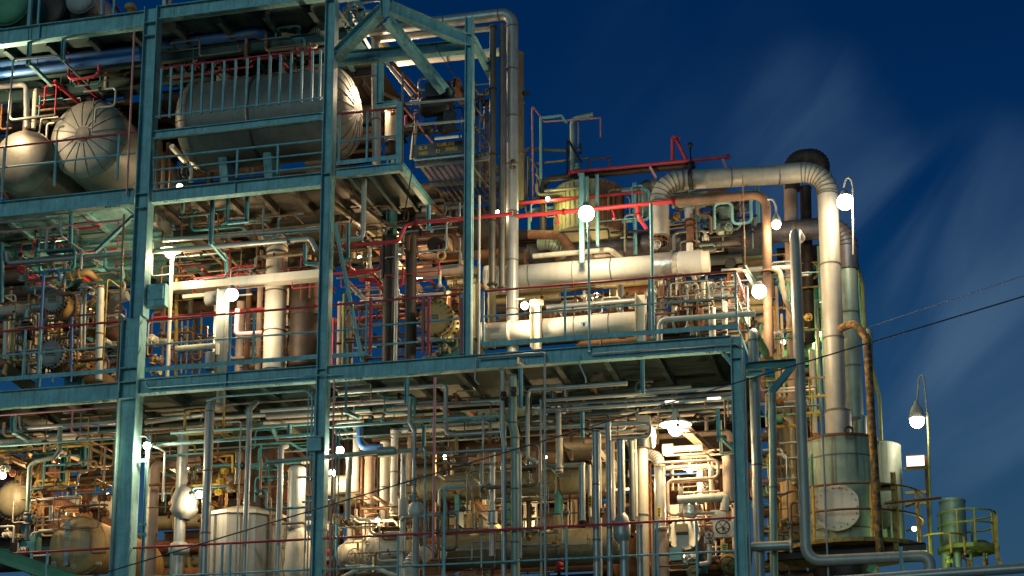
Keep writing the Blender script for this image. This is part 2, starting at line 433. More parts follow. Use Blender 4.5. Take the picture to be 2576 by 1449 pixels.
def valve(label, x, y, s, m='rust_dark', Y=1., run='x', st='z', wm=None, grp=None, hub=None):
    c = P(x, y, Y); r = Wd((x, y), s, Y) / 2; ra = AX[run]; sa = AX[st]
    o = root(VN[0], label, 'valve', c - Vector((0, 0, r)), grp)
    b = MB().lathe(c - ra * r, ra, [(0, 0), (0, r * .5), (r * .35, r * .5), (r * .7, r * .78), (r, r * .85), (r * 1.3, r * .78), (r * 1.65, r * .5), (2 * r, r * .5), (2 * r, 0)], 14); b.obj('valve_body', m, o)
    for k in (-1, 1):
        f = MB(); flange(f, c + ra * k * r, ra, r * .85, r * .25); f.obj('flange', m, o)
    b = MB().lathe(c + sa * r * .5, sa, [(0, r * .6), (r * .5, r * .45), (r * .6, r * .7), (r * .8, r * .7), (r * .85, r * .3), (r * 1.5, r * .22), (r * 1.5, r * .08), (r * 2.4, r * .08), (r * 2.4, 0)], 12); b.obj('bonnet', m, o)
    h = MB(); wheel(h, c + sa * r * 2.2, sa, r * .85); h.obj('handwheel', wm or m, o)
    return o
def dome(mb, c, ax, r, d, n=32):         # dished head on centre c, bulging along ax
    mb.lathe(c, ax, [(d * math.sin(R(a)), r * math.cos(R(a)) ** .85) for a in (0, 12, 24, 36, 48, 60, 72, 82)] + [(d, 0)], n)
def seams(mb, c, ax, r, d, k=16, wd=.012, r0=.15):
    ax = Vector(ax).normalized(); t = Vector((0, 0, 1)); u = ax.cross(t).normalized(); v = ax.cross(u)
    for i in range(k):
        a = 2 * math.pi * (i + .3) / k; rd = u * math.cos(a) + v * math.sin(a); pts = []
        for g in (0, 15, 30, 45, 60, 72, 80):
            rr = r * math.cos(R(g)) ** .85
            if rr < r * r0: break
            pts.append(c + ax * (d * math.sin(R(g)) + .002) + rd * rr)
        mb.tube(pts, wd, 5, .01)
def vessel(name, label, x, y, Y, r, L_, ax='y', m='grey', front=True, back=True, dd=.45, band=1.2, k=0, cat='vessel', grp=None, boss=0, sm='plate_dark', boltring=False):
    """x, y = picture position of the near end of the shell; r in picture units; L_ metres along ax"""
    c = P(x, y, Y); rr = Wd((x, y), r, Y); a = AX[ax]
    o = root(name, label, cat, c - Vector((0, 0, rr)), grp)
    b = MB().lathe(c, a, [(0, rr), (L_, rr)], 40)
    n = max(1, int(L_ / band))
    for i in range(n + 1): z = min(max(L_ * i / n, .03), L_ - .03); b.lathe(c + a * (z - .02), a, [(0, rr), (0, rr + .014), (.04, rr + .014), (.04, rr)], 40, False)
    b.obj('shell', m, o)
    if front:
        b = MB(); dome(b, c, -a, rr, rr * dd, 40); h = b.obj('head', m, o)
        if k: s_ = MB(); seams(s_, c, -a, rr, rr * dd, k); s_.obj('seam_strips', sm, h)
        if boss: MB().cyl(c - a * rr * dd * .93, c - a * (rr * dd + .02), rr * boss, 24).obj('centre_disc', m, h)
    if back:
        b = MB(); dome(b, c + a * L_, a, rr, rr * dd, 40); h = b.obj('head', m, o)
        if k: s_ = MB(); seams(s_, c + a * L_, a, rr, rr * dd, k); s_.obj('seam_strips', sm, h)
    return o, c, rr, a
def exchanger(label, x, y, Y, r, L_=3., ax='y', m='tan', cm='cream', bolts=24, plate=None, ch=.55, grp=None, bm='rust_dark'):
    c = P(x, y, Y); rr = Wd((x, y), r, Y); a = AX[ax]
    o = root('heat_exchanger', label, 'heat exchanger', c - Vector((0, 0, rr)), grp)
    MB().cyl(c, c + a * .06, rr, 40).obj('cover_plate', cm, o)
    b = MB().lathe(c + a * .07, a, [(0, rr * .98), (.05, rr * .98), (.05, rr * .86), (ch, rr * .86), (ch, rr), (ch + .07, rr), (ch + .07, rr * .8), (ch + .09, rr), (ch + .16, rr), (ch + .16, rr * .82)], 40); b.obj('channel', m, o)
    MB().lathe(c + a * (ch + .23), a, [(0, rr * .82), (L_, rr * .82), (L_, 0)], 36).obj('shell', m, o)
    u = a.cross(Vector((0, 0, 1))).normalized(); v = a.cross(u); bb = MB()
    for i in range(bolts):
        t = 2 * math.pi * i / bolts; q = c + (u * math.cos(t) + v * math.sin(t)) * rr * .94
        bb.cyl(q - a * .035, q + a * .15, .018 + rr * .02, 6, False)
        q += a * (ch + .07); bb.cyl(q - a * .05, q + a * .15, .016 + rr * .02, 6, False)
    bb.obj('bolt_ring', bm, o)
    if plate:
        w0, h0 = plate; q = c - a * .02
        s_ = rr
        pl = MB().box(q - Vector((0, 0, -.05 * s_)), (w0 * s_, .02, h0 * s_)) if abs(a.y) > .5 else MB().box(q, (.02, w0 * s_, h0 * s_))
        p_ = pl.obj('name_plate', 'olive', o)
        tb = MB()
        for i in range(4):
            for j in range(2):
                cx = c.x + (i - 1.5) * w0 * s_ * .22; cz = c.z + .05 * s_ + (j - .5) * h0 * s_ * .42
                tb.box((cx, c.y - .033, cz), (w0 * s_ * .13, .006, h0 * s_ * .26))
        tb.obj('plate_marks', 'letter_black', p_)
    # saddles and nozzles
    for z in (ch + .7, ch + L_ * .75):
        q = c + a * z; MB().box(q - Vector((0, 0, rr * 1.05)), ((.12 if abs(a.x) > .5 else rr * 1.3), (.12 if abs(a.y) > .5 else rr * 1.3), rr * .8)).obj('saddle', 'teal_dark', o)
    q = c + a * (.07 + ch * .5); nb = MB().cyl(q + Vector((0, 0, rr * .8)), q + Vector((0, 0, rr * 1.35)), rr * .28, 14); flange(nb, q + Vector((0, 0, rr * 1.35)), Vector((0, 0, 1)), rr * .42, .05); nb.obj('nozzle', m, o)
    return o, c, rr
def lamp(label, x, y, Y, power, kind='globe', s=22, col=(1, .72, .42), at=None, grp=None, emit=True):
    """bulb at the picture point; s = bulb size in picture units"""
    s = s * 1.3; c = P(x, y, Y); r = Wd((x, y), s, Y) / 2
    o = root('plant_lamp', label, 'lamp', c, grp)
    MB().lathe(c - Vector((0, 0, r)), (0, 0, 1), [(0, 0), (r * .1, r * .44), (r * .35, r * .76), (r * .65, r * .94), (r, r), (r * 1.35, r * .94), (r * 1.65, r * .76), (r * 1.9, r * .44), (r * 2.0, 0)], 20).obj('bulb', 'lit', o)
    if kind == 'dish':
        MB().lathe(c + Vector((0, 0, r * .6)), (0, 0, 1), [(-.02, r * 2.1), (0, r * 2.15), (r * .3, r * 1.6), (r * .9, r * .7), (r * 1.3, r * .45), (r * 2, r * .4), (r * 2, 0)], 22).obj('lamp_shade', 'cream', o)
    elif kind == 'cone':
        MB().lathe(c + Vector((0, 0, r * .9)), (0, 0, 1), [(-.5 * r, r * 1.12), (-.4 * r, r * 1.16), (r * .4, r * 1.0), (r * 1.2, r * .7), (r * 1.7, r * .35), (r * 2.1, r * .3), (r * 2.1, 0)], 22).obj('lamp_shade', 'grey', o)
    else:
        MB().lathe(c + Vector((0, 0, r * .0)), (0, 0, 1), [(r * .70, r * .74), (r * 1.0, r * .5), (r * 1.4, r * .42), (r * 1.4, 0)], 14).obj('lamp_cap', 'grey', o)
    if at:
        pts = [c + Vector((0, 0, r * 2.0))] + [P(a[0], a[1], a[2] if len(a) > 2 else Y) for a in at]
        MB().tube(pts, .022, 8, .12).obj('arm', 'grey', o)
    ld = bpy.data.lights.new('lamp_light', 'POINT'); ld.energy = power * LP; ld.color = (col[0], col[1] * .91, col[2] * .72); ld.shadow_soft_size = r
    lo = bpy.data.objects.new('lamp_light', ld); C.objects.link(lo); lo.parent = o
    lo.location = Vector((0, -r * 1.3, -r * 1.7))
    return o
LP = .74
def hidden_lamp(label, x, y, Y, power, col=(1, .72, .42)):
    return lamp(label, x, y, Y, power, 'globe', 16, col)
# ================================================================== the ground
g = MB(); g.add([(-400, -400, 0), (400, -400, 0), (400, 600, 0), (-400, 600, 0)], [(0, 1, 2, 3)]); go = g.obj('ground', 'asphalt'); go['kind'] = 'structure'
g = MB(); g.box((-10, 4, .08), (44, 18, .12)); go = g.obj('pavement', 'concrete'); go['kind'] = 'structure'

# ================================================================== main frame: columns and front beams (Y = 0)
column('steel_column', 'widest teal steel column, upper length, left of the long vessel with the balustrade', 385, 22, 351, 800, 36, splice=(770,), plates=(62, 95, 490, 525))
column('steel_column', 'broad lower length of the widest teal column, below the bolted splice at the left', 327, 800, 306, 1700, 51, d_=.36, splice=(845,), plates=(930, 965, 1006))
column('steel_column', 'tall teal column that crosses the whole photo just left of the open portal frame', 839, -140, 796, 1700, 26, splice=(805,), plates=(5, 440, 930), d_=.26)
column('steel_column', 'slim teal column carrying the right end of the open portal frame', 1181, 45, 1178, 893, 19, d_=.2, Y=-.02)
column('steel_column', 'right corner column under the end of the exchanger deck', 1856, 846, 1872, 1700, 28, d_=.3, plates=(872, 905))
beam('steel_beam', 'uppermost teal deck beam at the top left corner', (-150, 117), (365, 50), 42, bolts=(312,), stiff=2.2)
beam('steel_beam', 'uppermost teal deck beam between the widest column and the tall column', (403, 36), (824, -10), 36, bolts=(452,), stiff=2.4)
beam('steel_beam', 'short top beam stub running from the tall column out of the photo', (850, -14), (1000, -30), 34, stiff=0)
beam('steel_beam', 'second deck beam left of the widest column, under the round vessel ends', (-150, 546), (336, 510), 42, bolts=(285,), stiff=2.6)
beam('steel_beam', 'second deck beam under the long vessel, right of the widest column', (384, 497), (812, 448), 34, bolts=(436,), stiff=1.4)
beam('steel_beam', 'third deck beam left of the widest column, below the bolted exchanger covers', (-150, 1019), (300, 986), 44, bolts=(255,), stiff=3)
beam('steel_beam', 'third deck beam between the widest column and the tall column', (350, 975), (800, 946), 40, bolts=(400, 718), stiff=1.9)
beam('steel_beam', 'third deck beam right of the tall column, under the red gate posts', (828, 941), (1195, 914), 38, bolts=(893,), stiff=3)
beam('steel_beam', 'third deck beam carrying the white exchangers out to the right corner', (1196, 913), (1840, 868), 38, bolts=(1800,), stiff=3.1)
beam('steel_beam', 'light teal beam just below the balustrade of the long vessel', (385, 342), (812, 296), 20, b_=.14, stiff=0)
beam('steel_beam', 'teal back beam under the second deck at the left, seen through the hangers', (-60, 606, 2), (338, 570, 2), 34, m='teal_dark', stiff=1.5)
beam('platform_beam', 'front beam of the small platform that juts out right of the tall column', (846, 438), (1010, 424), 22, b_=.14, stiff=0)
# decks with their joists
def deck(label, y, x0, x1, Y0, Y1, m='teal_dark', n=8, jh=.2, holes=(), plate=True, name='steel_deck', y_x=600, cross=2):
    z = P(y_x, y, 0).z; X0, X1 = P(x0, y, 0).x, P(x1, y, 0).x
    o = root(name, label, 'deck', ((X0 + X1) / 2, Y0, z))
    if plate: MB().box(((X0 + X1) / 2, (Y0 + Y1) / 2, z + .02), (X1 - X0, Y1 - Y0, .012)).obj('deck_plate', m, o)
    for i in range(n):
        x = X0 + (X1 - X0) * (i + .5) / n
        MB().extr(hprof(jh, .12, .01, .014), Vector((x, Y0 + .05, z - jh / 2)), Vector((x, Y1, z - jh / 2))).obj('joist', m, o)
    for i in range(cross):
        yy = Y0 + (Y1 - Y0) * (i + 1) / (cross + 1)
        MB().extr(hprof(jh * 1.3, .14, .01, .014), Vector((X0, yy, z - jh * 1.7)), Vector((X1, yy, z - jh * 1.7))).obj('cross_beam', m, o)
    return o
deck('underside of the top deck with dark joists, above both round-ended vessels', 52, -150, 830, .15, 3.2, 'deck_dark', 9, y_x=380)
deck('rear strip of the top deck, dark joists beyond the blue pipes', 52, -150, 830, 3.9, 7.5, 'near_black', 9, y_x=380)
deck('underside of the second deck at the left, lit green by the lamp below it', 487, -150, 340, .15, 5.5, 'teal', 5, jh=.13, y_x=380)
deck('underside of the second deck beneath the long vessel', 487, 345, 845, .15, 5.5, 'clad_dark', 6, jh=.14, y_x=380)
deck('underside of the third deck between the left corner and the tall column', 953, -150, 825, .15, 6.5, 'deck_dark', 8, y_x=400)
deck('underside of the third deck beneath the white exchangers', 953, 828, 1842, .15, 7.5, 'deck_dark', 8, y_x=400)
deck('grated lower deck at the foot of the photo, behind the lowest red rail', 1545, -150, 1880, .1, 7.5, 'grating', 24, y_x=900, plate=False)
# jutting platform
pz = P(846, 438, 0); X0, X1 = P(846, 430, 0).x, P(1010, 430, 0).x
o = root('jutting_platform', 'small teal platform jutting out right of the tall column, lit from underneath', 'platform', ((X0 + X1) / 2, 0, pz.z - .1))
MB().box(((X0 + X1) / 2, 1.25, pz.z + .09), (X1 - X0, 2.3, .012)).obj('deck_plate', 'deck_dark', o)
for i in range(3): MB().extr(hprof(.12, .07, .008, .01), Vector((X0 + (X1 - X0) * (i + .6) / 3.4, .1, pz.z)), Vector((X0 + (X1 - X0) * (i + .6) / 3.4, 2.4, pz.z))).obj('joist', 'deck_dark', o)
MB().extr(hprof(.2, .12, .01, .012), Vector((X1, .0, pz.z)), Vector((X1, 2.5, pz.z))).obj('edge_beam', 'teal', o)
# rear frame
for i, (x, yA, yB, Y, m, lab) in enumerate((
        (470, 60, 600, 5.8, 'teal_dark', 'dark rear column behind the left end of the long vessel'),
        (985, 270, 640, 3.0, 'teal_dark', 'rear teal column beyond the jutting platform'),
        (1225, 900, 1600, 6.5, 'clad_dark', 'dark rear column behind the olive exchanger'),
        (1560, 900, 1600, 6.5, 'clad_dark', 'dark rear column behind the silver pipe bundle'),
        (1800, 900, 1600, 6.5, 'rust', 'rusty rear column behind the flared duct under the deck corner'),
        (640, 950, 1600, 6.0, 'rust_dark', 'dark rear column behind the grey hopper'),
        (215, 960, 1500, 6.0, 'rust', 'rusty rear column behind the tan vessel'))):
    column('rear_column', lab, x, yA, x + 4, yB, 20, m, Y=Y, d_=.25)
# open portal frame (inclined members meeting at a peak)
def memb(name, label, pts, h, m='teal', t=None, kind='H', cat='beam'): return bar(name, label, pts, h, m, cat=cat, kind=kind, t=t)
memb('portal_rafter', 'left rafter of the portal, rising from the tall column to the peak', [(848, 138, 0), (962, 26, -1.1)], 27, t=.22)
memb('portal_rafter', 'right rafter of the portal, sloping from the peak down to the slim column', [(980, 20, -1.1), (1188, 108, 0)], 31, t=.2)
memb('portal_brace', 'diagonal teal brace dropping from the portal peak towards the black hoist', [(974, 50, -1.1), (1118, 228, .3)], 22, t=.2)
memb('portal_brace', 'longer thin brace behind the diagonal one, ending above the black hoist', [(982, 60, -1.0), (1134, 236, .9)], 10, t=.12, m='teal_dark')
memb('portal_tie_beam', 'level teal tie beam across the portal, above the bright cream pipe', [(846, 150, .35), (1172, 117, .35)], 30, t=.2)
memb('portal_brace', 'short teal brace falling right from the slim column towards the twin grey risers', [(1190, 100, .1), (1236, 190, 1.6)], 24, t=.12)
bar('portal_peak_post', 'teal post above the portal peak, cut by the top of the photo', [(972, -60, -1.1), (971, 42, -1.1)], 24, kind='H', t=.22, cat='post')
bar('frame_post', 'short teal post hanging from the portal tie, left of the lit slanting pipes', [(957, 158, .3), (957, 262, .3)], 14, kind='H', t=.14, cat='post')
bar('frame_tie', 'short level teal bar above the red rail of the jutting platform', [(946, 266, .3), (1000, 260, .3)], 13, kind='H', t=.1, cat='bar')
bar('frame_post', 'teal corner post of the jutting platform, right end of its red rail', [(1005, 258, 0), (1004, 415, 0)], 12, kind='box', cat='post')

# ================================================================== railings
rail('deck_railing', 'red-topped railing across the round vessel ends at the top left', [(-150, 388), (342, 339)], [12, 143, 300], (.52,), 1.12)
rail('deck_balustrade', 'close-barred balustrade with a red top rail in front of the long vessel', [(396, 173), (813, 125)], [407, 432, 459, 485, 511, 536, 565, 594, 623, 651, 681, 706, 734, 761, 787, 807], (1.2,), 1.25, bars=True)
rail('deck_railing', 'low teal railing under the long vessel', [(386, 398), (812, 352)], [598, 700], (.30, .63), .7, tm='teal')
rail('deck_railing', 'red-topped railing of the jutting platform beside the tall column', [(849, 288), (1000, 273)], [855, 925], (.66,), 1.22, toe=True)
rail('deck_railing', 'red-topped railing in front of the bolted exchanger covers at the left', [(-150, 847), (315, 807)], [65, 103], (.58,), 1.2, toe=True)
rail('deck_railing', 'red-topped railing between the widest column and the tall column', [(369, 807), (800, 766)], [581, 640], (.58,), 1.2, toe=True)
rail('deck_railing', 'short railing with a slanting steel stay just right of the tall column', [(838, 767), (930, 759)], [923], (.6,), 1.22, toe=True, m='teal')
rail('gate_railing', 'railing with paired red gate posts in front of the brass-coloured exchanger', [(931, 759), (1164, 739)], [933, 1066, 1079, 1162], (.56, 1.0), 1.24, m='teal', pw=7)
for x in (933, 1066, 1079, 1162):
    q = P(x, 750, -.09); mb = MB().extr([(-.03, -.03), (.03, -.03), (.03, .03), (-.03, .03)], q - Vector((0, 0, 1.26)), q, Vector((1, 0, 0)))
    tag(mb.obj('gate_post', 'red'), {933: 'red gate post nearest the tall column', 1066: 'left one of the close pair of red gate posts', 1079: 'right one of the close pair of red gate posts', 1162: 'red gate post against the slim column'}[x], 'post')
rail('deck_railing', 'long red-topped railing in front of the white exchangers, turning back at the corner', [(1214, 733), (1851, 682), ('d', 1890)], [1216, 1421, 1633, 1850], (.57,), 1.24, toe=True)
rail('deck_railing', 'lowest red rail at the left, in front of the tan vessel', [(36, 1392), (276, 1381)], [80, 120], (.6,), 1.2)
rail('deck_railing', 'lowest red rail between the widest column and the tall column', [(335, 1379), (782, 1356)], [432, 560, 580], (.66,), 1.2)
rail('deck_railing', 'lowest red rail running from the tall column to the right corner column', [(812, 1355), (1853, 1302)], [1002, 1425, 1644, 1653, 1751, 1848], (.68,), 1.2)
bar('edge_beam', 'green-teal edge beam slanting across the bottom left corner', [(-40, 1385, -.6), (210, 1470, .3)], 36, 'green', kind='H', t=.14, cat='beam')
pipe('stair_handrail', 'red sloping stair handrail behind the platform corner post', [(1018, 272, 1.2), (1088, 358, 2.6)], 6, 'faded_pink', cat='handrail')
pipe('stair_handrail', 'upper silver handrail below the black hoist', [(1020, 261, .4), (1171, 248, .4)], 7, 'galv', cat='handrail')
pipe('stair_handrail', 'middle silver handrail crossing under the black hoist', [(1020, 316, .4), (1171, 303, .4)], 7, 'galv', cat='handrail')
pipe('rail_pole', 'thin grey pole standing at the platform corner beside the silver handrails', [(1013, 182, .1), (1012, 418, .1)], 6, 'slate', cat='pole')
pipe('round_bar', 'short pale round bar with dark ends above the yellow-lettered board', [(1090, 349, .6), (1160, 342, .6)], 7, 'white', cat='bar', fl=((0, .02), (0, .97)), flm='black')
pipe('hanging_chain', 'thin dark chain hanging from the portal rafter', [(1096, 110, .1), (1106, 135, .1), (1155, 205, .3)], 2.2, 'black', bend=.1, cat='chain')
pipe('hanging_rope', 'thin dark rope hanging beside the platform corner down to the deck below', [(1040, 300, -.1), (1038, 420, -.1), (1012, 570, 0)], 3, 'black', bend=.2, cat='rope')

# ================================================================== upper left bay: vessels, blue pipes
vessel('round_ended_vessel', 'large vessel seen end-on with wedge panels and a small centre disc', 222, 350, 1.9, 103, 3.6, 'y', 'vessel_grey', k=16, boss=.19, dd=.3)
vessel('smooth_vessel', 'smaller smooth grey-green vessel end at the left edge', 58, 408, 1.6, 84, 3.4, 'y', 'clad_dark', dd=.45)
o, c, rr, a = vessel('long_vessel', 'long silver-clad vessel lying behind the balustrade, with a ribbed right end', 508, 322, 1.95, 109, 3.5, 'x', 'vessel_grey', k=18, dd=.45, band=1.3)

for z in (.72, 1.85):
    q = c + Vector((z, 0, -rr)); MB().extr([(-.42, .3), (.42, .3), (.2, -.5), (-.2, -.5)], q + Vector((-.1, 0, 0)), q + Vector((.1, 0, 0))).obj('saddle', 'teal', o)
for z, h in ((.55, .45), (2.2, .5)):
    q = c + Vector((z, 0, rr)); b = MB().cyl(q - Vector((0, 0, .1)), q + Vector((0, 0, h)), .2, 16); flange(b, q + Vector((0, 0, h)), (0, 0, 1), .3); b.obj('nozzle', 'grey', o)
m_ = MB(); q = c + Vector((1.6, 0, 0)); m_.lathe(q - Vector((.04, 0, 0)), (1, 0, 0), [(0, rr + .005), (.0, rr + .03), (.08, rr + .03), (.08, rr + .005)], 40); m_.obj('joint_band', 'plate_dark', o)
pipe('blue_pipe', 'thick blue pipe under the top deck, left of the widest column', [(-150, 181), (356, 127)], 27, 'blue', .9, band=2.5)
pipe('blue_pipe', 'thinner blue pipe just beneath the thick one at the top left', [(-150, 206), (356, 154)], 17, 'blue', .8, band=3.1)
pipe('blue_pipe', 'thick blue pipe above the balustrade, bending back at its right end', [(405, 113, 1.0), (672, 83, 1.0), (715, 160, 2.4)], 26, 'blue', bend=.35)
pipe('silver_pipe', 'gooseneck pipe rising from the smooth vessel, left of a pair', [(-60, 222, 1.4), (66, 212, 1.4), (68, 322, 1.4)], 14, 'clad', bend=.14)
pipe('silver_pipe', 'gooseneck pipe rising from the smooth vessel, right of a pair', [(147, 232, 2.4), (90, 226, 1.5), (85, 324, 1.5)], 13, 'cream', bend=.14)
pipe('insulated_pipe', 'fat cream pipe passing behind the two goosenecks', [(-60, 216, 2.6), (170, 196, 2.6)], 22, 'cream')
pipe('insulated_pipe', 'short drop pipe with an elbow above the wedge-panelled vessel end', [(270, 165, 2.2), (267, 226, 2.2), (256, 236, 2.1)], 13, 'clad', bend=.08)
pipe('sprinkler_pipe', 'left one of two parallel red pipes running back above the wedge-panelled vessel', [(137, 205, .9), (199, 258, 2.0)], 10, 'red', cat='pipe', fl=((0, .25),))
pipe('sprinkler_pipe', 'right one of two parallel red pipes running back above the wedge-panelled vessel', [(180, 188, .9), (244, 242, 2.0)], 10, 'red', cat='pipe', fl=((0, .3),))
pipe('sprinkler_pipe', 'short level red pipe behind the two goosenecks', [(96, 244, 2.2), (152, 236, 2.2)], 6, 'red')
pipe('diagonal_pipe', 'galvanised pipe slanting back from the square corner of the thin top-left pole frame', [(35, 150, -.15), (144, 139, -.15), (222, 212, 1.1)], 6, 'galv', bend=.05)
pipe('galvanised_pole', 'thin pale pole down the left edge in front of the smooth vessel', [(34, 149, -.15), (3, 506, -.15)], 5, 'galv', cat='pole')
pipe('drain_pipe', 'small cream drain pipe with a tap, upper left of the wedge-panelled vessel', [(147, 294, 1.6), (104, 297, 1.6), (98, 336, 1.6)], 5, 'cream')
pipe('drain_pipe', 'second small cream drain pipe, just right of the first', [(137, 309, 1.5), (119, 312, 1.5), (113, 348, 1.5)], 5, 'cream')
pipe('drop_pipe', 'long pale pink drop pipe running down the left side of the widest column', [(338, 80, -.12), (319, 490, -.12)], 5, 'faded_pink')
for i, (x, ya, yb, lab) in enumerate(((77, 70, 163, 'teal hanger below the top beam, left of two'), (161, 97, 152, 'teal hanger below the top beam, right of two'))):
    bar('pipe_hanger', lab, [(x, ya, 0), (x - 1, yb, 0)], 9, kind='C', t=.08, cat='hanger')
bar('pipe_bracket', 'teal bracket slanting back under the blue pipes', [(76, 161, 0), (130, 214, .9)], 9, kind='C', t=.08)
# on the top deck
vessel('mint_vessel', 'mint green vessel standing on the top deck at the far left', 20, 5, 1.5, 62, 1.6, 'y', 'green', dd=.4)
vessel('brown_vessel', 'brown vessel shell behind the two posts on the top deck', 120, 20, 2.4, 48, 2.0, 'y', 'rust_dark', dd=.2)
vessel('grey_vessel', 'grey vessel with a rounded bottom hanging above the top deck', 203, -5, 1.5, 40, 1.6, 'y', 'grey', dd=.4)
pipe('deck_post', 'silver riser on the top deck, right of the grey vessel', [(256, -60), (257, 40)], 15, 'clad', .8, cat='post')
for x, wd, lab in ((79, 8, 'thicker pale teal post on the top deck'), (101, 5, 'thinner pale teal post on the top deck'), (289, 5, 'single teal post on the top deck left of the round vent cap')):
    bar('deck_post', lab, [(x + 2, -60), (x, 66 if x < 200 else 40)], wd, 'teal_light', kind='box', cat='post')
v = MB().lathe(P(327, 34, .8), (0, 0, 1), [(0, .04), (0, .075), (.1, .075), (.1, .13), (.16, .15), (.22, .13), (.27, .06), (.27, 0)], 18); tag(v.obj('mushroom_vent', 'tan'), 'small round tan vent cap standing on the top beam', 'vent')
pipe('deck_pipe', 'red pipe slanting behind the silver riser on the top deck', [(262, -20, 1.0), (300, 28, 1.8)], 7, 'red')
pipe('deck_pipe', 'pair-left cream pipe at the top edge above the widest column', [(413, -40), (414, 18)], 12, 'cream', .6)
pipe('deck_pipe', 'pair-right cream pipe at the top edge above the widest column', [(430, -40), (431, 15)], 10, 'tan', .7)
vessel('white_vessel', 'white-lit sloping shell between the brown and grey vessels on the top deck', 165, 18, 4.2, 34, 1.5, 'y', 'white', dd=.2)
# above the balustrade
pipe('silver_pipe', 'silver pipe with a flanged joint above the blue pipe, between the two columns', [(545, 62), (826, 35)], 11, 'clad', 1.0, fl=((0, .1), (0, .14)))
pipe('elbow_duct', 'corrugated silver elbow beside the tall column under the top deck', [(830, 88, 1.2), (797, 74, 1.2), (783, 118, 1.6)], 30, 'foil', bend=.22, ribs=True)
for x, y, lab in ((745, 22, 'small cream canister hanging highest under the top deck'), (727, 63, 'small cream canister hanging beneath the other')):
    c = P(x, y + 9, 1.1); tag(MB().lathe(c, (0, 0, 1), [(0, .0), (0, .05), (.03, .075), (.15, .075), (.15, .09), (.19, .09), (.19, 0)], 16).obj('ceiling_canister', 'cream'), lab, 'canister')
bar('pipe_hanger', 'teal hanger left of the corrugated elbow', [(752, 48, 1.2), (750, 112, 1.2)], 9, kind='C', t=.08, cat='hanger')
pipe('riser_pipe', 'short silver riser right of the tall column at the top', [(878, 0, 1.6), (879, 72, 1.6)], 11, 'clad')
pipe('exposed_pipe', 'bright cream pipe slanting behind the portal peak', [(888, 45, 1.6), (930, 120, 2.4)], 8, 'white')
# small lit things behind the long vessel
pipe('brown_pipe', 'brown upright pipe low behind the widest column, right side', [(402, 356, 2.4), (398, 478, 2.4)], 14, 'rust')
pipe('brown_pipe', 'second brown upright pipe under the left end of the long vessel', [(424, 360, 2.8), (420, 478, 2.8)], 12, 'rust')
pipe('lit_pipe', 'brightly lit cream pipe slanting under the left end of the long vessel', [(432, 368, 2.2), (466, 406, 2.8)], 15, 'white')
pipe('lit_pipe', 'short bright upright pipe under the left end of the long vessel', [(481, 408, 2.6), (480, 458, 2.6)], 11, 'white')
valve('dark valve under the left end of the long vessel', 462, 436, 22, 'clad_dark', 1.8, 'x', 'z')
lamp('small lamp hidden below the left end of the long vessel', 452, 470, 3.2, 90, 'globe', 12, (1, .75, .5))
lamp('lamp glowing at the left edge of the top bay', -22, 235, .6, 700, 'globe', 22, (1, .78, .55))
lamp('lamp on the top deck beside the white-lit shell', 150, 40, 3.0, 160, 'globe', 14, (1, .95, .85))
# sky-side pipes
pipe('silver_main', 'great silver pipe running over the portal and turning down at the open right side', [(840, 88, 1.6), (1085, 58, 1.6), (1289, 33, 1.6), (1289, 905, 1.6)], 29, 'clad', bend=.28, band=1.2)
pipe('silver_pipe', 'second silver pipe just below the great one behind the portal', [(944, 100, 1.9), (1236, 70, 1.9)], 17, 'clad')
pipe('silver_riser', 'stout silver riser behind the portal post, running down past the vessel end', [(945, 90, 1.9), (947, 410, 1.9)], 22, 'clad', band=1.3)
pipe('grey_riser', 'left one of the twin slim grey risers beside the great silver pipe', [(1240, 64, 1.2), (1238, 726, 1.2)], 17, 'clad_dark', band=1.6, fl=((0, .985),))
pipe('grey_riser', 'right one of the twin slim grey risers beside the great silver pipe', [(1264, 62, 1.2), (1262, 736, 1.2)], 16, 'clad_dark', band=1.5, fl=((0, .985),))
pipe('brown_riser', 'dull riser half hidden behind the great silver pipe on its sky side', [(1306, 133, 2.6), (1307, 520, 2.6)], 24, 'olive', band=1.5)
pipe('bright_pipe', 'brightly lit cream pipe crossing the sky behind the portal', [(995, 157, 2.4), (1262, 130, 2.4)], 21, 'white', band=1.4)
bar('small_bracket', 'small black bracket sticking out of the great silver pipe into the sky', [(1314, 235, 2.0), (1331, 234, 2.0)], 9, 'black', kind='box')
pipe('slanting_pipe', 'bright slanting pipe under the portal, left one of the pair', [(971, 156, .9), (1040, 245, 2.8)], 9, 'cream')
pipe('slanting_pipe', 'dull brown slanting pipe under the portal, right one of the pair', [(990, 162, 1.3), (1058, 240, 3.0)], 12, 'rust')
pipe('slanting_pipe', 'olive pipe stub slanting behind the short teal post', [(966, 236, .9), (1004, 252, 1.3)], 8, 'olive')
lamp('lamp hidden behind the portal tie, lighting the cream pipe in the sky', 1046, 126, 3.1, 160, 'globe', 14, (1, .82, .6))
lamp('lamp hidden behind the stout silver riser, lighting the ribbed vessel end', 948, 215, 2.4, 330, 'globe', 12, (1, .78, .62))
